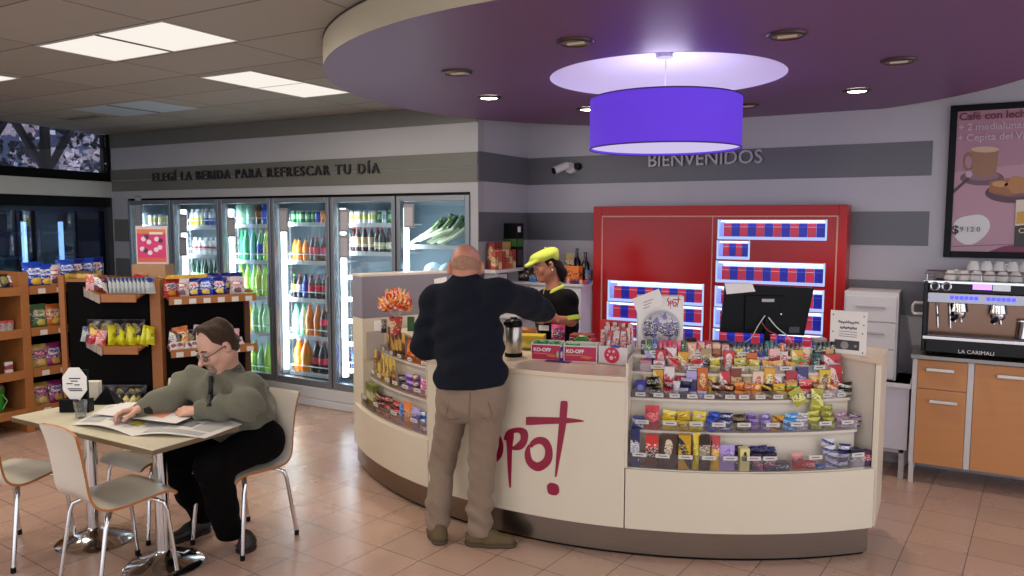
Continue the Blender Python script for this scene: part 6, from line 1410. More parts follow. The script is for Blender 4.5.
struct(MB().add(vs, fs).build('ceiling_trim', FASC))
vs = []
for k in range(n+1):
    t = 2*PI*k/n; d = Vector((math.cos(t), math.sin(t)))
    for (r, z) in ((DR+.003, ZC-.013), (DR+.003, ZC-.002)): 
        o = DC+d*r; o.y = min(YB+.05, o.y); vs.append((o.x, o.y, z))
struct(MB().add(vs, fs).build('ceiling_trim', mat('shadow_gap', '3a352e', .8)))
struct(MB().lathe([(HR, ZD-.001), (HR*.93, ZD+.05), (HR*.75, ZD+.095), (HR*.4, ZD+.13), (0, ZD+.14)], 64, 0, (HC.x, HC.y, 0), caps=False).build('ceiling_dome', DOME))
RIM = mat('lamp_rim', '4a403c', .35, .7)
def downlight():
    t = thing('downlight', 'x', 'light')
    MB().lathe([(.066, -.009), (.072, -.014), (.086, -.010), (.090, -.001)], 28, caps=False).build('rim', RIM, t)
    MB().lathe([(.066, -.009), (.052, -.005), (.03, -.003), (0, -.0025)], 24, caps=False).build('reflector', mat('lamp_reflector', 'a08a68', .3, .6), t)
    MB().cbox((0, .008, -.009), (.085, .022, .008)).build('tube', mat('lamp_tube', 'e4d8c4', .35), t)
    return t
def downlight_on():
    t = thing('downlight', 'x', 'light')
    MB().lathe([(.058, -.009), (.068, -.014), (.086, -.010), (.090, -.001)], 28, caps=False).build('rim', RIM, t)
    MB().lathe([(.058, -.009), (.03, -.014), (0, -.016)], 24, caps=False).build('lamp', emis('spot_glow', 'fff2dc', 9), t)
    return t
D0, D1 = Kind(downlight), Kind(downlight_on)
gl = 'downlights round the purple canopy'
for (px, py, on, lab) in ((457, 71.5, 0, 'unlit round downlight at the left of the purple canopy'), (489, 97, 1, 'lit round downlight nearest the cooler wall letters'), (575, 41, 0, 'unlit downlight in the purple canopy left of the pendant at the front'), (787, 34, 0, 'unlit downlight in the purple canopy at the front right of the pendant'), (899, 60, 0, 'unlit downlight nearest the coffee poster'), (857, 90, 1, 'lit round downlight in the canopy by the red cabinet'), (588, 108.5, 1, 'lit downlight half hidden behind the violet pendant shade'), (747, 105, 0, 'dark downlight peeping out right behind the violet pendant shade')):
    q = onz(px, py, ZD)
    (D1 if on else D0).put((q.x, q.y, ZD-.0005), lab, 0, gl)
    if on:
        L = bpy.data.lights.new('downlight_beam', 'SPOT'); L.energy = 28; L.color = (1, .88, .72); L.spot_size = R_(95); L.spot_blend = .6; L.shadow_soft_size = .05
        o = bpy.data.objects.new('downlight_beam', L); COL.objects.link(o); o.location = (q.x, q.y, ZD-.03)
LC = Vector((-1.52, 4.52)); LR, LZ0, LZ1 = .450, 2.285, 2.58
pl = thing('pendant_lamp', 'large violet drum pendant lamp hanging below the white dome', 'lamp', (LC.x, LC.y, LZ0))
shade = bpy.data.materials.new('violet_shade'); shade.use_nodes = True; nt = shade.node_tree; b = nt.nodes['Principled BSDF']
b.inputs['Base Color'].default_value = lin('5832b4'); b.inputs['Roughness'].default_value = .8; b.inputs['Emission Color'].default_value = lin('5c34d0'); b.inputs['Emission Strength'].default_value = .36
MB().lathe([(LR, LZ0), (LR, LZ1), (LR-.004, LZ1), (LR-.004, LZ0), (LR, LZ0)], 96, 0, (LC.x, LC.y, 0), caps=False).build('shade', shade, pl)
MB().rings([((LC.x+LR*math.cos(2*PI*k/96), LC.y+LR*math.sin(2*PI*k/96), LZ0), .004) for k in range(96)], 6, closed=True).rings([((LC.x+LR*math.cos(2*PI*k/96), LC.y+LR*math.sin(2*PI*k/96), LZ1), .004) for k in range(96)], 6, closed=True).build('hoop', mat('hoop_violet', '3a2468', .6), pl)
MB().cyl((LC.x, LC.y, LZ0+.012), (LC.x, LC.y, LZ0+.018), LR-.008, seg=64).build('diffuser', emis('diffuser_glow', 'dccff8', .5), pl)
MB().cyl((LC.x, LC.y, LZ0+.02), (LC.x, LC.y, ZD+.13), .004, seg=8).build('cord', mat('cord_white', 'd0ccd8', .5), pl)
MB().cyl((HC.x-.01, HC.y, ZD+.115), (HC.x-.01, HC.y, ZD+.135), .05, seg=20).build('ceiling_rose', mat('rose_grey', 'a8a4ac', .4), pl)
MB().cyl((LC.x-.3, LC.y, LZ0+.15), (LC.x+.3, LC.y, LZ0+.15), .008, seg=8).build('spreader', CHROME, pl)
for (x, y) in ((.2, .1), (-.2, .1), (0, -.2)): MB().sphere((LC.x+x, LC.y+y, LZ0+.16), .035, 12).build('bulb', emis('bulb_glow', 'd8ccff', 3), pl)
L = bpy.data.lights.new('pendant_bulb', 'POINT'); L.energy = 5.5; L.color = (.80, .74, 1.0); L.shadow_soft_size = .14
o = bpy.data.objects.new('pendant_bulb', L); COL.objects.link(o); o.location = (LC.x, LC.y, LZ0+.24)
# ------------------------------------------------------------------ recessed ceiling panels
PG = emis('panel_glow', 'fff6ec', .55)
def cpanel(x0, x1, y0, y1, split, lab, m=PG, grp=None):
    t = thing('ceiling_light', lab, 'light', ((x0+x1)/2, (y0+y1)/2, ZC), 0, grp)
    fr = .012
    MB().box(x0, x1, y0, y0+fr, ZC-.006, ZC-.0005).box(x0, x1, y1-fr, y1, ZC-.006, ZC-.0005).box(x0, x0+fr, y0+fr, y1-fr, ZC-.006, ZC-.0005).box(x1-fr, x1, y0+fr, y1-fr, ZC-.006, ZC-.0005).build('frame', mat('panel_frame', 'b0aca4', .5), t)
    if split == 'x':
        xm = (x0+x1)/2; P = ((x0+fr, xm-.012, y0+fr, y1-fr), (xm+.012, x1-fr, y0+fr, y1-fr))
        MB().box(xm-.011, xm+.011, y0+fr, y1-fr, ZC-.008, ZC-.0005).build('divider', mat('panel_divider', '5c5852', .6), t)
    else:
        ym = (y0+y1)/2; P = ((x0+fr, x1-fr, y0+fr, ym-.004), (x0+fr, x1-fr, ym+.004, y1-fr))
        MB().box(x0+fr, x1-fr, ym-.004, ym+.004, ZC-.006, ZC-.0005).build('divider', mat('panel_frame', 'b0aca4', .5), t)
    if m is PG:
        L = bpy.data.lights.new('panel_light', 'AREA'); L.shape = 'RECTANGLE'; L.size = x1-x0-.03; L.size_y = y1-y0-.03; L.energy = 8*PI*L.size*L.size_y; L.color = lin('fff3e2')[:3]
        lo = bpy.data.objects.new('panel_light', L); COL.objects.link(lo); lo.location = ((x0+x1)/2, (y0+y1)/2, ZC-.014)
    for (a, b_, c, d) in P: MB().box(a, b_, c, d, ZC-.004, ZC-.0005).build('diffuser', m, t)
cpanel(-4.61, -3.48, 2.545, 3.035, 'x', 'lit double ceiling panel above the tables, brightest one')
cpanel(-4.61, -4.10, 3.655, 4.66, 'y', 'lit double ceiling panel running to the edge of the purple canopy')
cpanel(-6.95, -5.87, 4.11, 4.65, 'x', 'unlit bluish ceiling panel near the cooler wall', mat('panel_off', 'a6bccb', .5))
cpanel(-6.9, -5.75, 2.545, 3.06, 'x', 'lit ceiling panel at the left edge of the picture')
for k, (x, y) in enumerate(((-4.05, .3), (-1.6, .3), (1.2, .3), (1.2, 2.8), (-6.8, .6))): cpanel(x-.52, x+.52, y-.26, y+.26, 'x', 'ceiling panel behind the viewer over the shop floor', PG, 'ceiling panels behind the viewer')  # unseen panels, added behind the viewer for the light they give
for (px, py, lab) in ((83, 117, 'slim grey air vent in the ceiling near the clerestory'),):
    q = onz(px, py, ZC); v = thing('ceiling_vent', lab, 'vent', (q.x, q.y, ZC))
    MB().box(q.x-.28, q.x+.28, q.y-.06, q.y+.06, ZC-.008, ZC-.0005).build('frame', mat('vent_grey', '8a8780', .5), v)
    MB().box(q.x-.25, q.x+.25, q.y-.035, q.y+.035, ZC-.010, ZC-.0085).build('slot', mat('vent_dark', '4a4844', .6), v)
# ------------------------------------------------------------------ even ambient fill, added as world light, and exposure
W = bpy.data.worlds.new('ambient_fill'); SC.world = W; W.use_nodes = True
W.node_tree.nodes['Background'].inputs[0].default_value = (.80, .84, .95, 1); W.node_tree.nodes['Background'].inputs[1].default_value = 1.0
SC.view_settings.view_transform = 'Standard'; SC.view_settings.look = 'None'; SC.view_settings.exposure = .82; SC.view_settings.gamma = 1; SC.view_settings.use_curve_mapping = False
SC.cycles.use_denoising = True; SC.cycles.denoiser = 'OPENIMAGEDENOISE'; SC.cycles.max_bounces = 6; SC.cycles.transparent_max_bounces = 10; SC.cycles.sample_clamp_indirect = 6
SC.cycles.caustics_reflective = False; SC.cycles.caustics_refractive = False
# ================================================================== people: each body one continuous skin, clothes and hair as its children
V = lambda *a: np.array(a, dtype=np.float32)
def nrm(v): v = np.asarray(v, dtype=np.float32); return v/np.linalg.norm(v)
class Sdf:
    """smooth union of tapered limbs on a box grid, meshed with surface nets"""
    def __init__(s): s.P = []
    def cone(s, a, b, ra, rb, k=.03, flat=None, neg=False): s.P.append(('c', np.asarray(a, np.float32), np.asarray(b, np.float32), ra, rb, k, flat, neg)); return s
    def chain(s, pts, rs, k=.03, flat=None):
        for i in range(len(pts)-1): s.cone(pts[i], pts[i+1], rs[i], rs[i+1], k, flat)
        return s
    def ell(s, c, r, R=None, k=.03, neg=False): s.P.append(('e', np.asarray(c, np.float32), np.asarray(r, np.float32), np.eye(3, dtype=np.float32) if R is None else np.asarray(R, np.float32), 0, k, None, neg)); return s
    def bounds(s):
        lo, hi = np.full(3, 1e9), np.full(3, -1e9)
        for p in s.P:
            if p[7]: continue
            if p[0] == 'c':
                r = max(p[3], p[4])*(max(1, p[6][1]) if p[6] else 1); lo = np.minimum(lo, np.minimum(p[1], p[2])-r); hi = np.maximum(hi, np.maximum(p[1], p[2])+r)
            else: lo = np.minimum(lo, p[1]-p[2].max()); hi = np.maximum(hi, p[1]+p[2].max())
        return lo-.03, hi+.03
    def mesh(s, h=.008, fine=(), clips=(), warp=None, smooth=1):
        lo, hi = s.bounds(); ax = []
        for d in range(3):
            x = [lo[d]]
            while x[-1] < hi[d]:
                st = h
                for (a, b, hf) in fine:
                    if a[d] <= x[-1] <= b[d]: st = min(st, hf)
                x.append(x[-1]+st)
            ax.append(np.array(x, dtype=np.float32))
        X, Y, Z = ax; F = np.full((len(X), len(Y), len(Z)), .2, dtype=np.float32)
        for p in s.P:
            if p[0] == 'c':
                r = max(p[3], p[4])*(max(1, p[6][1]) if p[6] else 1); a0, b0 = np.minimum(p[1], p[2])-r-.06, np.maximum(p[1], p[2])+r+.06
            else: a0, b0 = p[1]-p[2].max()-.06, p[1]+p[2].max()+.06
            sl = tuple(slice(max(0, np.searchsorted(ax[d], a0[d])-1), np.searchsorted(ax[d], b0[d])+1) for d in range(3))
            if any(q.start >= q.stop for q in sl): continue
            gx, gy, gz = X[sl[0]][:, None, None], Y[sl[1]][None, :, None], Z[sl[2]][None, None, :]
            if p[0] == 'c':
                a, b = p[1], p[2]; ba = b-a; l2 = float(ba@ba)+1e-9
                px, py, pz = gx-a[0], gy-a[1], gz-a[2]
                t = np.clip((px*ba[0]+py*ba[1]+pz*ba[2])/l2, 0, 1)
                qx, qy, qz = px-t*ba[0], py-t*ba[1], pz-t*ba[2]
                d2 = qx*qx+qy*qy+qz*qz
                if p[6]:
                    n, sc = p[6]; n = nrm(n); e = qx*n[0]+qy*n[1]+qz*n[2]; d2 = d2+e*e*(1/(sc*sc)-1)
                D = np.sqrt(d2)-(p[3]+(p[4]-p[3])*t)
                if p[6]: D = D*min(1, p[6][1])
            else:
                c, r, R = p[1], p[2], p[3]; px, py, pz = gx-c[0], gy-c[1], gz-c[2]
                k0 = 0; k1 = 0
                for i in range(3):
                    e = px*R[i, 0]+py*R[i, 1]+pz*R[i, 2]; k0 = k0+(e/r[i])**2; k1 = k1+(e/(r[i]*r[i]))**2
                k0 = np.sqrt(k0); D = k0*(k0-1)/np.maximum(np.sqrt(k1), 1e-6)
            k = p[5]; A = F[sl]
            if p[7]:
                hh = np.maximum(k-np.abs(A+D), 0)/k; F[sl] = np.maximum(A, -D)+hh*hh*k*.25
            else:
                hh = np.maximum(k-np.abs(A-D), 0)/k; F[sl] = np.minimum(A, D)-hh*hh*k*.25
        if warp is not None: F += warp(X[:, None, None], Y[None, :, None], Z[None, None, :])
        for (pt, n) in clips:      # keep the side the normal points away from
            n = nrm(n); F = np.maximum(F, (X[:, None, None]-pt[0])*n[0]+(Y[None, :, None]-pt[1])*n[1]+(Z[None, None, :]-pt[2])*n[2])
        F[0] = F[-1] = .05; F[:, 0] = F[:, -1] = .05; F[:, :, 0] = F[:, :, -1] = .05
        return nets(F, X, Y, Z, smooth)
def nets(F, X, Y, Z, smooth):
    S = F < 0; c = [S[i:S.shape[0]-1+i, j:S.shape[1]-1+j, k:S.shape[2]-1+k] for i in (0, 1) for j in (0, 1) for k in (0, 1)]
    al = c[0].copy(); an = c[0].copy()
    for q in c[1:]: al &= q; an |= q
    I = np.argwhere(an & ~al); n = len(I); ID = np.full(an.shape, -1, dtype=np.int64); ID[I[:, 0], I[:, 1], I[:, 2]] = np.arange(n)
    acc = np.zeros((n, 3)); cnt = np.zeros(n)
    cor = [(i, j, k) for i in (0, 1) for j in (0, 1) for k in (0, 1)]
    for a in cor:
        for d in range(3):
            if a[d]: continue
            b = list(a); b[d] = 1
            ia = [I[:, q]+a[q] for q in range(3)]; ib = [I[:, q]+b[q] for q in range(3)]
            fa = F[ia[0], ia[1], ia[2]]; fb = F[ib[0], ib[1], ib[2]]; m = (fa < 0) != (fb < 0)
            t = np.where(m, fa/(fa-fb+1e-12), 0)
            for q, A in enumerate((X, Y, Z)): acc[:, q] += np.where(m, A[ia[q]]*(1-t)+A[ib[q]]*t, 0)
            cnt += m
    Vv = acc/np.maximum(cnt, 1)[:, None]; Q = []
    for d in range(3):
        sl0 = [slice(None)]*3; sl1 = [slice(None)]*3; sl0[d] = slice(0, -1); sl1[d] = slice(1, None)
        A, B = S[tuple(sl0)], S[tuple(sl1)]; E = np.argwhere(A != B)
        e1, e2 = (d+1) % 3, (d+2) % 3
        E = E[(E[:, e1] > 0) & (E[:, e2] > 0) & (E[:, e1] < F.shape[e1]-1) & (E[:, e2] < F.shape[e2]-1)]
        q = []
        for (u, v) in ((1, 1), (0, 1), (0, 0), (1, 0)):
            G = E.copy(); G[:, e1] -= u; G[:, e2] -= v; q.append(ID[G[:, 0], G[:, 1], G[:, 2]])
        q = np.stack(q, 1); fl = ~A[E[:, 0], E[:, 1], E[:, 2]]; q[fl] = q[fl][:, ::-1]; Q.append(q)
    Q = np.concatenate(Q); Q = Q[(Q >= 0).all(1)]
    for _ in range(smooth):
        sm = np.zeros_like(Vv); ct = np.zeros(len(Vv))
        for a in range(4):
            i, j = Q[:, a], Q[:, (a+1) % 4]
            np.add.at(sm, i, Vv[j]); np.add.at(sm, j, Vv[i]); np.add.at(ct, i, 1); np.add.at(ct, j, 1)
        Vv = .45*Vv+.55*sm/np.maximum(ct, 1)[:, None]
    return Vv, Q
def skin_obj(name, vq, m, parent=None, base=None, colour=None):
    Vv, Q = vq; off = np.array(base if base is not None else (0, 0, 0))
    me = bpy.data.meshes.new(name); me.from_pydata((Vv-off).tolist(), [], Q.tolist()); me.update()
    ms = m if isinstance(m, (list, tuple)) else [m]
    for q in ms: me.materials.append(q)
    if colour is not None:
        cen = Vv[Q].mean(1); me.polygons.foreach_set('material_index', colour(cen).astype(int))
    me.polygons.foreach_set('use_smooth', [True]*len(me.polygons))
    o = bpy.data.objects.new(name, me); COL.objects.link(o); o.location = tuple(off)
    if parent is not None: adopt(o, parent)
    return o
class Head:
    """head frame: c centre at eye height, f forward, u up, s towards the person's left"""
    def __init__(h, c, f, u, sc=1.0):
        h.c = np.asarray(c, np.float32); h.f = nrm(f); s = np.cross(u, h.f); h.s = nrm(s); h.u = np.cross(h.f, h.s); h.k = sc
        h.R = np.stack([h.s, h.f, h.u])
    def p(h, s, f, u): return h.c + (h.s*s+h.f*f+h.u*u)*h.k
    def r(h, *a): return np.array(a, np.float32)*h.k
    def build(h, S, neck, nr=.055, jaw=1.0, nose=1.0):
        k = h.k
        S.ell(h.p(0, -.012, .035), h.r(.076, .097, .088), h.R, .02)
        S.ell(h.p(0, .03, -.02), h.r(.062*jaw, .062, .075), h.R, .03)
        S.cone(h.p(0, .045, -.06), h.p(0, .062, -.098), .046*k*jaw, .027*k*jaw, .03)
        S.cone(h.p(.045*jaw, .0, -.055), h.p(.018, .055, -.098), .026*k, .02*k, .03); S.cone(h.p(-.045*jaw, .0, -.055), h.p(-.018, .055, -.098), .026*k, .02*k, .03)
        for q in (1, -1):
            S.ell(h.p(q*.038, .064, -.028), h.r(.026, .022, .024), h.R, .02)           # cheeks
            S.cone(h.p(q*.012, .086, .022), h.p(q*.05, .070, .022), .009*k, .008*k, .015)    # brow
            S.ell(h.p(q*.083, -.012, -.002), h.r(.010, .021, .033), h.R, .008)          # ears
            S.ell(h.p(q*.082, -.004, -.0), h.r(.008, .009, .016), h.R, .005, True)
            S.ell(h.p(q*.032, .094, .003), h.r(.017, .012, .011), h.R, .012, True)      # eye sockets
            S.ell(h.p(q*.013, .098, -.036), h.r(.009*nose, .011, .008), h.R, .008)
        S.cone(h.p(0, .086, .012), h.p(0, .110*nose, -.03), .008*k, .0125*k*nose, .010)
        S.ell(h.p(0, .085, -.066), h.r(.024, .012, .007), h.R, .008); S.ell(h.p(0, .083, -.076), h.r(.020, .012, .007), h.R, .006)
        S.ell(h.p(0, .098, -.0705), h.r(.022, .008, .0016), h.R, .004, True)
        S.chain([h.p(0, -.03, -.04), neck], [nr*k, nr*1.08], .04)
    def box(h, m=.13): return (h.c-m*h.k*1.0, h.c+m*h.k*1.0)
    def eyes(h, parent, iris='3a2a1c', lids=None):
        for q in (1, -1):
            e = MB().sphere(tuple(h.p(q*.032, .079, .003)), .0125*h.k, 14).build('eye', mat('eye_white', 'a89c96', .3), parent)
            c = h.p(q*.032, .0885, .001); d = h.p(q*.032, .0925, .0005)
            MB().cyl(tuple(c), tuple(d), .006*h.k, .0035*h.k, 12).build('iris', mat('iris_'+iris, iris, .2), e)
        for q in (1, -1):
            if lids: MB().rings([(tuple(h.p(q*.012, .091, .027)), .0035*h.k), (tuple(h.p(q*.032, .092, .034)), .005*h.k), (tuple(h.p(q*.054, .079, .026)), .003*h.k)], 8).build('eyebrow', lids, parent)
def hand(S, wrist, d, n, side, L=.185, curl=.5, spread=1.0, thumb=.6, k=.006, curls=None):
    """palm and five fingers: d towards the fingers, n out of the back of the hand, side = direction of the thumb"""
    w = np.asarray(wrist, np.float32); d = nrm(d); t = nrm(np.asarray(side, np.float32)-d*float(np.dot(side, d))); n = nrm(np.asarray(n) - d*float(np.dot(n, d)) - t*float(np.dot(n, t)))
    s = L/.185
    kn = []
    for i, (o, l) in enumerate(((.030, .088), (.010, .092), (-.010, .087), (-.029, .078))):
        p = w + d*(l*s) + t*(o*s); kn.append(p)
        S.cone(w+t*(o*.62*s)+d*.012, p, .0155*s, .0115*s, .012)
    for i, (p, fl) in enumerate(zip(kn, (.070, .078, .072, .056))):
        c = (curls[i] if curls else curl*(1+.12*i)); a = 0; q = p; dirp = d + t*((1.5-i)*.07*spread); r = .0093*s
        for j, seg in enumerate((.44, .32, .26)):
            a += c*(.55, 1.0, .8)[j]; v = nrm(dirp)*math.cos(a) - n*math.sin(a); e = q+v*(fl*seg*s); S.cone(q, e, r, r*.9, k); q = e; r *= .9
    b = w+d*.026*s+t*.026*s - n*.008*s
    v1 = nrm(d*.62+t*.72-n*.25*(1+thumb)); e1 = b+v1*.042*s; v2 = nrm(d*.85+t*(.35-.3*thumb)-n*.5*thumb); e2 = e1+v2*.034*s; e3 = e2+nrm(v2*.9-n*.25*thumb-t*.2*thumb)*.026*s
    S.cone(w+d*.012+t*.012, b, .017*s, .016*s, .012); S.chain([b, e1, e2, e3], [.0145*s, .0115*s, .0105*s, .0085*s], .008)
    return kn
def cam_axes(x, y):
    v = nrm((x, y, 0)); r = V(v[1], -v[0], 0); return v, r
def surf(vq, px, py, off=.003):
    from mathutils.bvhtree import BVHTree
    key = id(vq[0])
    if key not in _bv: _bv[key] = BVHTree.FromPolygons([tuple(v) for v in vq[0]], [tuple(int(i) for i in q) for q in vq[1]])
    h, n, i, d = _bv[key].ray_cast(CAM, ray(px, py).normalized())
    if h is None: return None
    return h - ray(px, py).normalized()*off
_bv = {}
class View:
    """body planner: points given by photo position and by distance from the viewer"""
    def __init__(s, x, y, tilt=0, px0=0): s.v, s.r = cam_axes(x, y); s.d = math.hypot(x, y); s.tilt, s.px0 = tilt, px0
    def __call__(s, px, py, off=0., raw=False):
        if not raw: off -= s.tilt*(px-s.px0)*s.d/FPX
        d = ray(px, py); t = (s.d+off)/(d.x*float(s.v[0])+d.y*float(s.v[1])); q = CAM+d*t; return V(q.x, q.y, q.z)
def clothm(name, c, rough=.85, bump=.5, bscale=90, noise=.12, nscale=14, sheen=.3):
    m = mat(name, c, rough, 0, noise, nscale, bump, bscale, spec=.08); m.node_tree.nodes['Principled BSDF'].inputs['Sheen Weight'].default_value = sheen; return m
def skinm(name, c, red=.12):
    m = mat(name, c, .48, 0, red, 22, .12, 160); b = m.node_tree.nodes['Principled BSDF']; b.inputs['Subsurface Weight'].default_value = .12; b.inputs['Subsurface Radius'].default_value = (.012, .005, .003); return m
def wrinkle(amp, f, seed=0, z=None):
    """soft cloth folds as a small displacement of the surface"""
    def w(X, Y, Z):
        a = np.sin(f*(Z+.5*X+.3*Y)+3*np.sin(5*X+seed)+2*np.sin(7*Y+seed))*np.sin(11*X-9*Y+6*Z+seed)
        b = np.sin(f*.55*(X-Y)+4*np.sin(4*Z+seed)); return (amp*(a+.5*b)*(1 if z is None else z(Z))).astype(np.float32)
    return w
def shoe(name, heel, toe, m, solem, parent, w=.045, h=.075, ank=None, up=V(0, 0, 1)):
    S = Sdf(); heel, toe = np.asarray(heel, np.float32), np.asarray(toe, np.float32); d = nrm(toe-heel); L = float(np.linalg.norm(toe-heel)); sd = np.cross(up, d)
    S.chain([heel+d*.035+up*.045, heel+d*L*.5+up*.038, toe-d*.045+up*.030], [w*.85, w*.86, w*.78], .03, (up, .85))
    S.cone(heel+d*.045+up*.045, heel+d*.06+up*h*1.25, w*.82, w*.74, .03); S.cone(heel+d*.06+up*h, heel+d*L*.5+up*.06, w*.68, w*.55, .03)
    o = skin_obj(name, S.mesh(.006, clips=[(heel+up*.012, -up)], smooth=1), m, parent)
    S2 = Sdf(); S2.chain([heel+d*.034+up*.014, heel+d*L*.5+up*.014, toe-d*.042+up*.014], [w*.93, w*.93, w*.88], .03)
    skin_obj('sole', S2.mesh(.006, clips=[(heel+up*.0005, -up), (heel+up*.022, up)], smooth=0), solem, o)
    for k in range(4):
        c = heel+d*(L*.42+.028*k)+up*(.088-.011*k); MB().tube([tuple(c-sd*.022), tuple(c+up*.006), tuple(c+sd*.022)], .003, 6).build('lace', solem, o)
    return o
# ------------------------------------------------------------------ the customer standing at the counter, seen from behind
P = View(-2.385, 3.585, .62, 464)
v_, r_, u_ = P.v, P.r, V(0, 0, 1); y_ = V(0, 1, 0)
SK1 = skinm('skin_ruddy', 'c88a70'); 
hipL, hipR = P(454, 402, .02), P(488, 402, .02); kneeL, kneeR = P(443, 460, .05), P(482, 461, .03); ankL, ankR = P(438, 520, .02, True), P(480, 524, -.07, True)
neck = P(465, 288, .04); shL, shR = P(432, 303, .03), P(501, 297, .03); elL, wrL = P(425, 345, .14, True), P(447, 343, .36, True); elR, wrR = P(527, 303, .26, True), P(546, 312, .50, True)
hd = Head(P(466, 268, .07), nrm(v_+r_*.10-u_*.12), nrm(u_+v_*.12), 1.09)
S = Sdf(); hd.build(S, neck, .058)
for q in (1, -1): S.ell(hd.p(q*.088, -.018, -.002), hd.r(.012, .014, .032), nrm(hd.R) if False else hd.R, .008)
S.chain([P(468, 395, .03), P(469, 365, .02), P(468, 330, .02), P(467, 305, .02), neck], [.13, .13, .14, .11, .055], .05, (y_, .72))
S.cone(shL, shR, .05, .05, .05)
S.chain([shL, elL, wrL], [.045, .04, .03], .03).chain([shR, elR, wrR], [.045, .04, .03], .03)
hand(S, wrL, nrm(wrL-elL), u_, -v_*.2+r_, curl=.5); hand(S, wrR, nrm(wrR-elR+r_*.1), nrm(u_+r_*.3), nrm(-r_+u_*.6), curl=.35, thumb=.9)
S.chain([hipL, kneeL, ankL], [.09, .06, .045], .04).chain([hipR, kneeR, ankR], [.09, .06, .045], .04)
footL0, footL1 = P(441, 533, -.06, True), P(432, 528, .17, True); footR0, footR1 = P(467, 541, -.05, True), P(516, 545, -.10, True)
for q in (footL0, footL1, footR0, footR1): q[2] = 0
S.cone(ankL, footL0*.5+footL1*.5+u_*.035, .034, .022, .02).cone(ankR, footR0*.5+footR1*.5+u_*.035, .034, .022, .02)
fine = [(hd.c-.125, hd.c+.125, .0042), (np.minimum(wrR, wrR+v_*.2)-.09, np.maximum(wrR, wrR+v_*.2)+.09, .0042)]
man = skin_obj('person', S.mesh(.009, fine), SK1, None, (-2.385, 3.60, 0))
tag(man, 'person standing at the counter seen from behind in a dark navy fleece and beige trousers', 'person')
JN = clothm('navy_fleece', '191d26', .95, .6, 120, .18, 20, .03); TB = clothm('beige_trousers', '857362', .85, .4, 70, .10, 10, .15)
# trousers
S = Sdf()
S.cone(P(457, 392, .03), P(486, 392, .03), .13, .13, .05, (y_, .85)); S.cone(P(454, 406, .0), P(487, 406, .0), .10, .10, .04)
S.chain([hipL, kneeL-v_*.0, P(439, 500, .03, True), P(438, 524, .02, True)], [.098, .077, .068, .066], .02)
S.chain([hipR, kneeR-v_*.0, P(480, 505, -.05, True), P(480, 530, -.065, True)], [.100, .079, .069, .068], .02)
zk = float(kneeL[2]); za = float(ankL[2])
wz = lambda Z: .45+1.0*np.exp(-((Z-zk+.05)/.10)**2)+1.5*np.exp(-((Z-za-.06)/.10)**2)+.9*np.exp(-((Z-.78)/.06)**2)
tq = S.mesh(.007, clips=[(P(470, 530, 0)*V(1, 1, 0)+V(0, 0, .062), V(0, 0, -1)), (V(0, 0, 1.02), V(0, 0, 1))], warp=wrinkle(.0052, 62, 1, wz), smooth=1); skin_obj('trousers', tq, TB, man)
sm_ = mat('seam_beige', '5f5244', .9)
for L_ in ([(449, 402), (448, 407), (447, 412), (446, 417), (448, 419), (454, 419.5), (460, 418)], [(488, 402), (490, 408), (492, 414), (491, 417), (484, 418.5)], [(470, 392), (470, 400), (469.5, 408), (469, 416), (468.5, 423)]):
    p_ = [q for q in (surf(tq, *c, .001) for c in L_) if q is not None]
    if len(p_) > 2: MB().tube(p_, .0022, 6).build('seam', sm_, man)
# fleece: body, sleeves, stand collar
S = Sdf()
S.chain([P(470, 381, .02), P(469, 360, .02), P(467, 330, .02), P(466, 306, .02)], [.205, .200, .205, .17], .05, (y_, .62))
S.cone(P(437, 298, .03), P(497, 294, .03), .078, .078, .05, (y_, .9)); S.cone(P(465, 300, .03), P(466, 284, .05), .13, .078, .06)
S.chain([P(434, 301, .03), elL, wrL-nrm(wrL-elL)*.03], [.084, .074, .055], .05); S.chain([P(500, 296, .03), elR, wrR-nrm(wrR-elR)*.02], [.092, .088, .066], .05)
S.cone(P(464, 291, .04), P(465, 280, .055), .072, .068, .02)
wf = lambda Z: .5+1.0*np.exp(-((Z-1.02)/.15)**2)
jk = skin_obj('fleece_jacket', S.mesh(.0075, fine=[(P(440, 300, -.1)-.02, P(490, 268, .2)+.02, .006)], clips=[(P(468, 386.5, 0), nrm(-u_+r_*.10))], warp=lambda X, Y, Z: wrinkle(.009, 30, 2, wf)(X, Y, Z)+(.006*np.sin(40*(Z-.75*X)+2.5*np.sin(6*Z+3*X)+1)*np.exp(-((Z-1.2)/.22)**2)).astype(np.float32), smooth=1), JN, man)
MB().rings([(tuple(P(465, 281.5, .05)+(r_*math.cos(2*PI*k/28)+v_*math.sin(2*PI*k/28))*.070+u_*(.010*math.sin(2*PI*k/28))), .0085) for k in range(28)], 8, closed=True).build('collar', mat('collar_navy', '141a2c', .8), jk)
for (w0, e0) in ((wrL, elL), (wrR, elR)):
    d = nrm(w0-e0); MB().cyl(tuple(w0-d*.035), tuple(w0-d*.002), .05, .045, 18).build('cuff', mat('cuff_navy', '161c26', .9), jk)
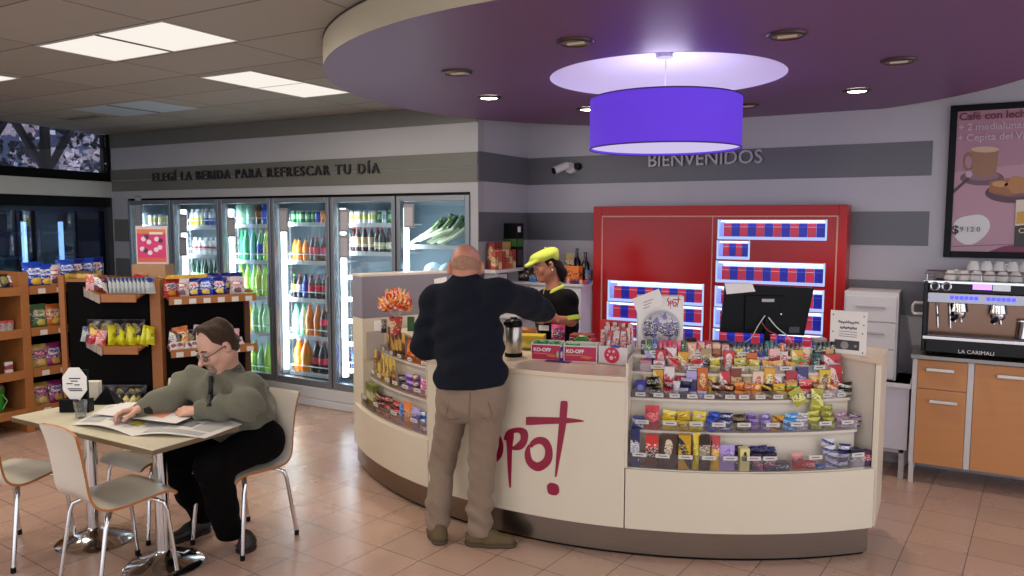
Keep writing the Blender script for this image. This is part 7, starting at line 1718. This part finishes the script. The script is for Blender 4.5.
# hair: a thin grey-brown fringe round the back and sides
S = Sdf(); S.ell(hd.p(0, -.014, .028), hd.r(.0785, .0985, .0865), hd.R, .02)
skin_obj('hair', S.mesh(.005, clips=[(hd.p(0, -.02, .022), nrm(hd.u*1.0+hd.f*.5)), (hd.p(0, .02, 0), nrm(hd.f)), (hd.p(0, 0, -.045), -hd.u)], warp=wrinkle(.0012, 160, 3), smooth=1), clothm('thin_hair', 'ab8069', .7, .6, 220, .3, 60, .1), man)
shoeM, soleM = mat('olive_suede', '5c4c30', .85, noise=.15, nscale=30, bump=.3), mat('olive_sole', '4a3c28', .8)
shoe('shoe', footL0, footL1, shoeM, soleM, man, .05, .085); shoe('shoe', footR0, footR1, shoeM, soleM, man, .052, .085)
# ------------------------------------------------------------------ the man reading at the table
P = View(-3.48, 2.95)
v_, r_ = P.v, P.r
A_ = lambda x, y, z: V(x, y, z)
SK2 = skinm('skin_fair', 'c99a84')
hipL, hipR = A_(-3.38, 3.03, .585), A_(-3.56, 3.03, .585)
kneeL, kneeR = A_(-3.32, 2.64, .555), A_(-3.69, 2.665, .56)
ankL, ankR = P(229, 537, -.12), A_(-3.765, 2.915, .1)
ankL[2] = .10; ankR[2] = .10
neck = P(226, 371, .02); shL, shR = P(245, 389, -.10), P(191, 383, .06)
elL, wrL = P(248, 427, -.22), P(199, 414, -.16); elR, wrR = P(166, 414, -.02), P(141, 408, -.06)
elL[2] = max(elL[2], .855); wrL[2] = .822; elR[2] = max(elR[2], .85); wrR[2] = .832
hd = Head(P(217, 346.5, -.04), nrm(-r_*.78-v_*.42-u_*.48), nrm(u_-r_*.42-v_*.18), 1.06)
S = Sdf(); hd.build(S, neck, .062, 1.08, 1.1)
chest = (shL+shR)/2
S.chain([(hipL+hipR)/2, A_(-3.47, 3.02, .70), chest+V(0, .06, -.14), chest+V(0, .03, -.03), neck], [.095, .105, .115, .095, .056], .05)
S.cone(shL, shR, .05, .05, .05)
S.chain([shL, elL, wrL], [.045, .04, .03], .03).chain([shR, elR, wrR], [.045, .04, .03], .03)
hand(S, wrL, nrm(-r_+v_*.25), nrm(u_*.9-v_*.3), nrm(u_*.4+v_), curl=.75, thumb=.5, L=.18)
hand(S, wrR, nrm(-r_*.9-v_*.25-u_*.05), nrm(u_+r_*.2), nrm(-v_*.7+u_*.3-r_*.1), curl=.62, thumb=.9, L=.185)
S.chain([hipL, kneeL, ankL], [.09, .06, .045], .04).chain([hipR, kneeR, ankR], [.09, .06, .045], .04)
fLh, fLt = P(252, 545, -.10), P(240, 566, -.20); fRh, fRt = A_(-3.765, 2.95, 0), A_(-3.80, 2.70, 0)
for q in (fLh, fLt, fRh, fRt): q[2] = 0
S.cone(ankL, fLh*.45+fLt*.55+u_*.045, .036, .024, .03).cone(ankR, fRh*.45+fRt*.55+u_*.045, .036, .024, .03)
fine = [(hd.c-.135, hd.c+.135, .0042), (wrR-.14, wrR+.1, .0042), (wrL-.14, wrL+.1, .0048)]
sit = skin_obj('person', S.mesh(.0095, fine), SK2, None, (-3.48, 2.95, 0))
tag(sit, 'person with glasses in a grey fleece seated and reading the newspaper', 'person')
hd.eyes(sit, '2c2420', mat('brow_brown', '3c2c22', .8))
BT = clothm('black_trousers', '060506', .85, .3, 80, .2, 10, .0); GF = clothm('grey_fleece', '6a6859', .95, .55, 110, .12, 16, .2)
S = Sdf(); S.cone(hipL, hipR, .125, .125, .05); S.chain([hipL, kneeL, kneeL*.4+ankL*.6, ankL+u_*.02], [.112, .092, .078, .078], .04); S.chain([hipR, kneeR, kneeR*.4+ankR*.6, ankR+u_*.02], [.112, .09, .078, .076], .04)
skin_obj('trousers', S.mesh(.008, warp=wrinkle(.004, 28, 4), clips=[(V(0, 0, .075), V(0, 0, -1))]), BT, sit)
S = Sdf()
S.chain([(hipL+hipR)/2+V(0, .0, .06), A_(-3.49, 2.99, .77), chest+V(-.01, .05, -.14), chest+V(0, .03, -.02)], [.150, .165, .165, .12], .06)
S.cone(shL+V(0, .02, -.02), shR+V(0, .02, -.02), .078, .078, .06); S.cone(chest+V(0, .03, -.01), neck-u_*.015, .115, .076, .05)
S.chain([shL, elL, wrL+nrm(elL-wrL)*.02], [.088, .076, .055], .05).chain([shR, elR, wrR+nrm(elR-wrR)*.02], [.088, .074, .052], .05)
S.cone(neck-u_*.025, neck+nrm(hd.c-neck)*.012, .076, .071, .02)
flq = S.mesh(.0075, warp=wrinkle(.012, 52, 5), clips=[(V(0, 3.0, .55), V(0, .12, -1))]); fl = skin_obj('fleece_jacket', flq, GF, sit)
for (w0, e0) in ((wrL, elL), (wrR, elR)):
    d = nrm(w0-e0); MB().cyl(tuple(w0-d*.045), tuple(w0-d*.004), .054, .043, 18).build('cuff', mat('cuff_black' if w0 is wrR else 'cuff_grey', '1a1816' if w0 is wrR else '6f6c5e', .9), fl)
fz = nrm(-v_*.62-r_*.55)   # the way his chest faces in the picture
zp = [surf(flq, x, y) for x, y in ((211, 377), (211, 383), (211, 389), (210, 395), (210, 401), (209, 406))]
zp = [(tuple(p), .013) for p in zp if p is not None]
if len(zp) > 2: MB().rings(zp, 8).build('zip', mat('zip_black', '121212', .6), fl)
for q in (1, -1): MB().rings([(tuple(neck+fz*.06+np.cross(u_, fz)*q*.012-u_*.01), .008), (tuple(neck+fz*.045+np.cross(u_, fz)*q*.06+u_*.012), .012), (tuple(neck-fz*.02+np.cross(u_, fz)*q*.085+u_*.03), .012)], 10).build('collar', mat('collar_grey', '55544a', .95), fl)
S = Sdf(); S.ell(hd.p(0, -.018, .042), hd.r(.0835, .103, .093), hd.R, .02); S.cone(hd.p(.07, -.02, .0), hd.p(.066, -.035, -.03), .018, .012, .02); S.cone(hd.p(-.07, -.02, .0), hd.p(-.066, -.035, -.03), .018, .012, .02); S.ell(hd.p(0, -.06, -.02), hd.r(.068, .055, .065), hd.R, .03)
S.ell(hd.p(0, .03, .115), hd.r(.05, .045, .028), hd.R, .03); S.ell(hd.p(0, -.06, .09), hd.r(.06, .05, .04), hd.R, .03)
skin_obj('hair', S.mesh(.005, clips=[(hd.p(0, .050, .075), nrm(hd.f*1.0-hd.u*.75)), (hd.p(0, .035, 0), nrm(hd.f)), (hd.p(0, 0, -.07), -hd.u)], warp=wrinkle(.006, 120, 6)), clothm('brown_hair', '3e2e22', .6, 1.0, 120, .5, 60, .1), sit)
S = Sdf(); S.cone(hd.p(.022, .092, -.055), hd.p(-.022, .092, -.055), .009, .009, .01); S.chain([hd.p(.028, .085, -.06), hd.p(.022, .082, -.092), hd.p(-.022, .082, -.092), hd.p(-.028, .085, -.06)], [.010, .012, .012, .010], .012); S.ell(hd.p(0, .083, -.1), hd.r(.026, .018, .016), hd.R, .012)
skin_obj('beard', S.mesh(.004, warp=wrinkle(.0012, 220, 7)), clothm('grey_beard', '8f7f70', .8, .8, 240, .3, 90, .1), sit)
gl_ = []
gm_ = mat('glasses_black', '141416', .3)
for q in (1, -1):
    ring = [tuple(hd.p(q*(.032+.026*math.cos(2*PI*k/24)), .104-.008*abs(math.cos(2*PI*k/24)), -.004+.017*math.sin(2*PI*k/24))) for k in range(24)]
    if q == 1: gl_ = MB()
    gl_.tube(ring, .0022, 6, closed=True).tube([tuple(hd.p(q*.057, .096, .004)), tuple(hd.p(q*.08, .06, .006)), tuple(hd.p(q*.085, .0, .008)), tuple(hd.p(q*.082, -.02, -.004))], .0026, 6)
gl_.tube([tuple(hd.p(.008, .107, .0)), tuple(hd.p(0, .110, .004)), tuple(hd.p(-.008, .107, .0))], .0025, 6)
go = gl_.build('glasses', gm_, sit)
lens = MB()
for q in (1, -1): lens.add([tuple(hd.p(q*.032, .103, -.004))]+[tuple(hd.p(q*(.032+.025*math.cos(2*PI*k/24)), .1035-.008*abs(math.cos(2*PI*k/24)), -.004+.016*math.sin(2*PI*k/24))) for k in range(24)], [(0, 1+k, 1+(k+1) % 24) for k in range(24)])
lens.build('lenses', glass('lens_glass', 'dfe4e8', .25), go)
sm, so = mat('dark_shoe', '1a1513', .5, noise=.2), mat('dark_sole', '0c0b0a', .7)
shoe('shoe', fLh, fLt, sm, so, sit, .047, .07); shoe('shoe', fRh, fRt, sm, so, sit, .047, .07)
# ------------------------------------------------------------------ the cashier behind the counter
P = View(-2.74, 5.25)
v_, r_ = P.v, P.r
SK3 = skinm('skin_brown', 'a86c50')
hd = Head(P(545.5, 265.5, .0), nrm(-r_*.90-v_*.42-u_*.20), nrm(u_-r_*.20), .97)
neck = P(554, 291, .02); shN, shF = P(567, 300, -.10), P(547, 299, .13)
elN, wrN = P(571, 321, -.14), P(551, 319, -.28); elF, wrF = P(545, 325, .02), P(543, 318, -.22)
pel = P(558, 372, .02); hL, hR = pel+v_*.09, pel-v_*.09
S = Sdf(); hd.build(S, neck, .05, .94, .9)
S.chain([pel, P(558, 345, .02), P(557, 322, .02), P(556, 305, .02), neck], [.13, .115, .13, .10, .052], .05); S.cone(shN, shF, .055, .055, .05)
S.chain([shN, elN, wrN], [.045, .038, .027], .03).chain([shF, elF, wrF], [.045, .038, .027], .03)
hand(S, wrN, nrm(-r_*.8-v_*.35+u_*.1), nrm(u_*.6-v_*.6), nrm(u_*.8+v_*.2-r_*.1), L=.165, curl=.5, thumb=.7); hand(S, wrF, nrm(-r_*.7-v_*.5+u_*.15), nrm(u_*.5+v_*.5), nrm(u_*.8), L=.165, curl=.6, thumb=.8)
for h_ in (hL, hR):
    kn_ = h_*V(1, 1, 0)+V(0, 0, .48); an_ = h_*V(1, 1, 0)+V(0, 0, .08); S.chain([h_-u_*.02, kn_, an_], [.09, .06, .045], .04); S.cone(an_, an_-r_*.14-u_*.045, .04, .03, .03)
fine = [(hd.c-.115, hd.c+.115, .0042), (np.minimum(wrN, wrF)-.15, np.maximum(wrN, wrF)+.1, .0042)]
csh = skin_obj('person', S.mesh(.009, fine), SK3, None, (-2.74, 5.25, 0))
tag(csh, 'person in a lime flat cap and black shirt with lime trim behind the counter', 'person')
hd.eyes(csh, '1c120c', mat('brow_black', '1a110d', .8))
LIME = clothm('lime_cloth', 'bcc850', .75, .3, 120, .06, 20, .2); BS = clothm('black_shirt', '0a0a0b', .7, .3, 90, .2, 12, .02)
S = Sdf(); S.chain([pel, P(558, 345, .02), P(557, 322, .02), P(556, 305, .02)], [.16, .145, .158, .125], .05); S.cone(shN, shF, .075, .075, .05); S.cone(P(556, 304, .02), neck-u_*.02, .10, .064, .04)
S.cone(shN, shN*.38+elN*.62, .078, .072, .04).cone(shF, shF*.38+elF*.62, .078, .072, .04)
sh_ = skin_obj('shirt', S.mesh(.007, warp=wrinkle(.004, 45, 8), clips=[(V(0, 0, .82), V(0, 0, -1))]), BS, csh)
for (a, b) in ((shN, elN), (shF, elF)):
    d = nrm(b-a); c = a*.38+b*.62; MB().rings([(tuple(c+d*.028), .0745), (tuple(c+d*.056), .0765), (tuple(c+d*.062), .075), (tuple(c+d*.062), .06)], 24).build('sleeve_trim', LIME, sh_)
fz = nrm(-r_*.85-v_*.5); sd = np.cross(u_, fz)
for q in (1, -1):
    a0 = neck+fz*.078-u_*.055+sd*q*.012; a1 = neck+fz*.035+sd*q*.062+u_*.006; a2 = neck-fz*.035+sd*q*.066+u_*.035; a3 = neck-fz*.07+u_*.045
    MB().rings([(tuple(a0), .007), (tuple(a0*.5+a1*.5+u_*.002), .018), (tuple(a1), .021), (tuple(a2), .018), (tuple(a3), .015)], 10).build('collar', LIME, sh_)
MB().rings([(tuple(neck+fz*.09-u_*.07), .006), (tuple(neck+fz*.12-u_*.20), .006)], 8).build('placket', mat('placket', '2a3020', .7), sh_)
S = Sdf(); S.ell(hd.p(0, -.02, .03), hd.r(.081, .098, .086), hd.R, .02); S.ell(hd.p(0, -.085, -.03), hd.r(.05, .045, .05), hd.R, .03); S.chain([hd.p(0, -.105, -.03), hd.p(0, -.13, -.09), hd.p(0, -.12, -.15)], [.04, .036, .018], .03)
skin_obj('hair', S.mesh(.005, clips=[(hd.p(0, .045, .03), nrm(hd.f*1.0-hd.u*.35))], warp=wrinkle(.0015, 140, 9)), clothm('black_hair', '1a1210', .45, .6, 200, .3, 60, .1), csh)
S = Sdf(); S.ell(hd.p(0, -.015, .078), hd.r(.092, .118, .052), np.stack([hd.s, nrm(hd.f*.97-hd.u*.2), nrm(hd.u*.97+hd.f*.2)]), .03); S.ell(hd.p(0, .03, .075), hd.r(.085, .085, .035), hd.R, .03); S.ell(hd.p(0, -.07, .05), hd.r(.08, .05, .05), hd.R, .03)
S.chain([hd.p(-.04, .10, .052), hd.p(0, .145, .034), hd.p(.04, .10, .052)], [.02, .018, .02], .02, (hd.u, .5)); S.ell(hd.p(0, .1, .048), hd.r(.062, .062, .010), np.stack([hd.s, nrm(hd.f*.95-hd.u*.3), nrm(hd.u*.95+hd.f*.3)]), .015)
cp = skin_obj('cap', S.mesh(.005, warp=wrinkle(.001, 60, 10)), LIME, csh)
MB().sphere(tuple(hd.p(0, -.03, .135)), .009, 10).build('cap_button', LIME, cp)
for q in (1, -1): MB().sphere(tuple(hd.p(q*.085, -.012, -.04)), .0075, 10).build('earring', mat('pearl', 'e8e4e0', .2), csh)
S = Sdf()
for h_ in (hL, hR):
    S.chain([h_, h_*V(1, 1, 0)+V(0, 0, .48), h_*V(1, 1, 0)+V(0, 0, .09)], [.11, .085, .075], .04)
skin_obj('trousers', S.mesh(.01), BT, csh)
for h_ in (hL, hR): a = h_*V(1, 1, 0); shoe('shoe', a+r_*.05, a-r_*.21, sm, so, csh, .045, .07)
# the parcel they pass between them
q = (wrN+wrF)/2-r_*.09-v_*.03
pk = MB().box(-.07, .07, -.05, .05, -.012, .012).build('paper_parcel', mat('kraft_tan', 'b08a62', .7), base=(0, 0, 0), bevel=.003); pk.location = tuple(q+u_*.01); pk.rotation_euler = (R_(20), R_(18), R_(30)); tag(pk, 'tan parcel held between the cashier\'s hands', 'parcel')
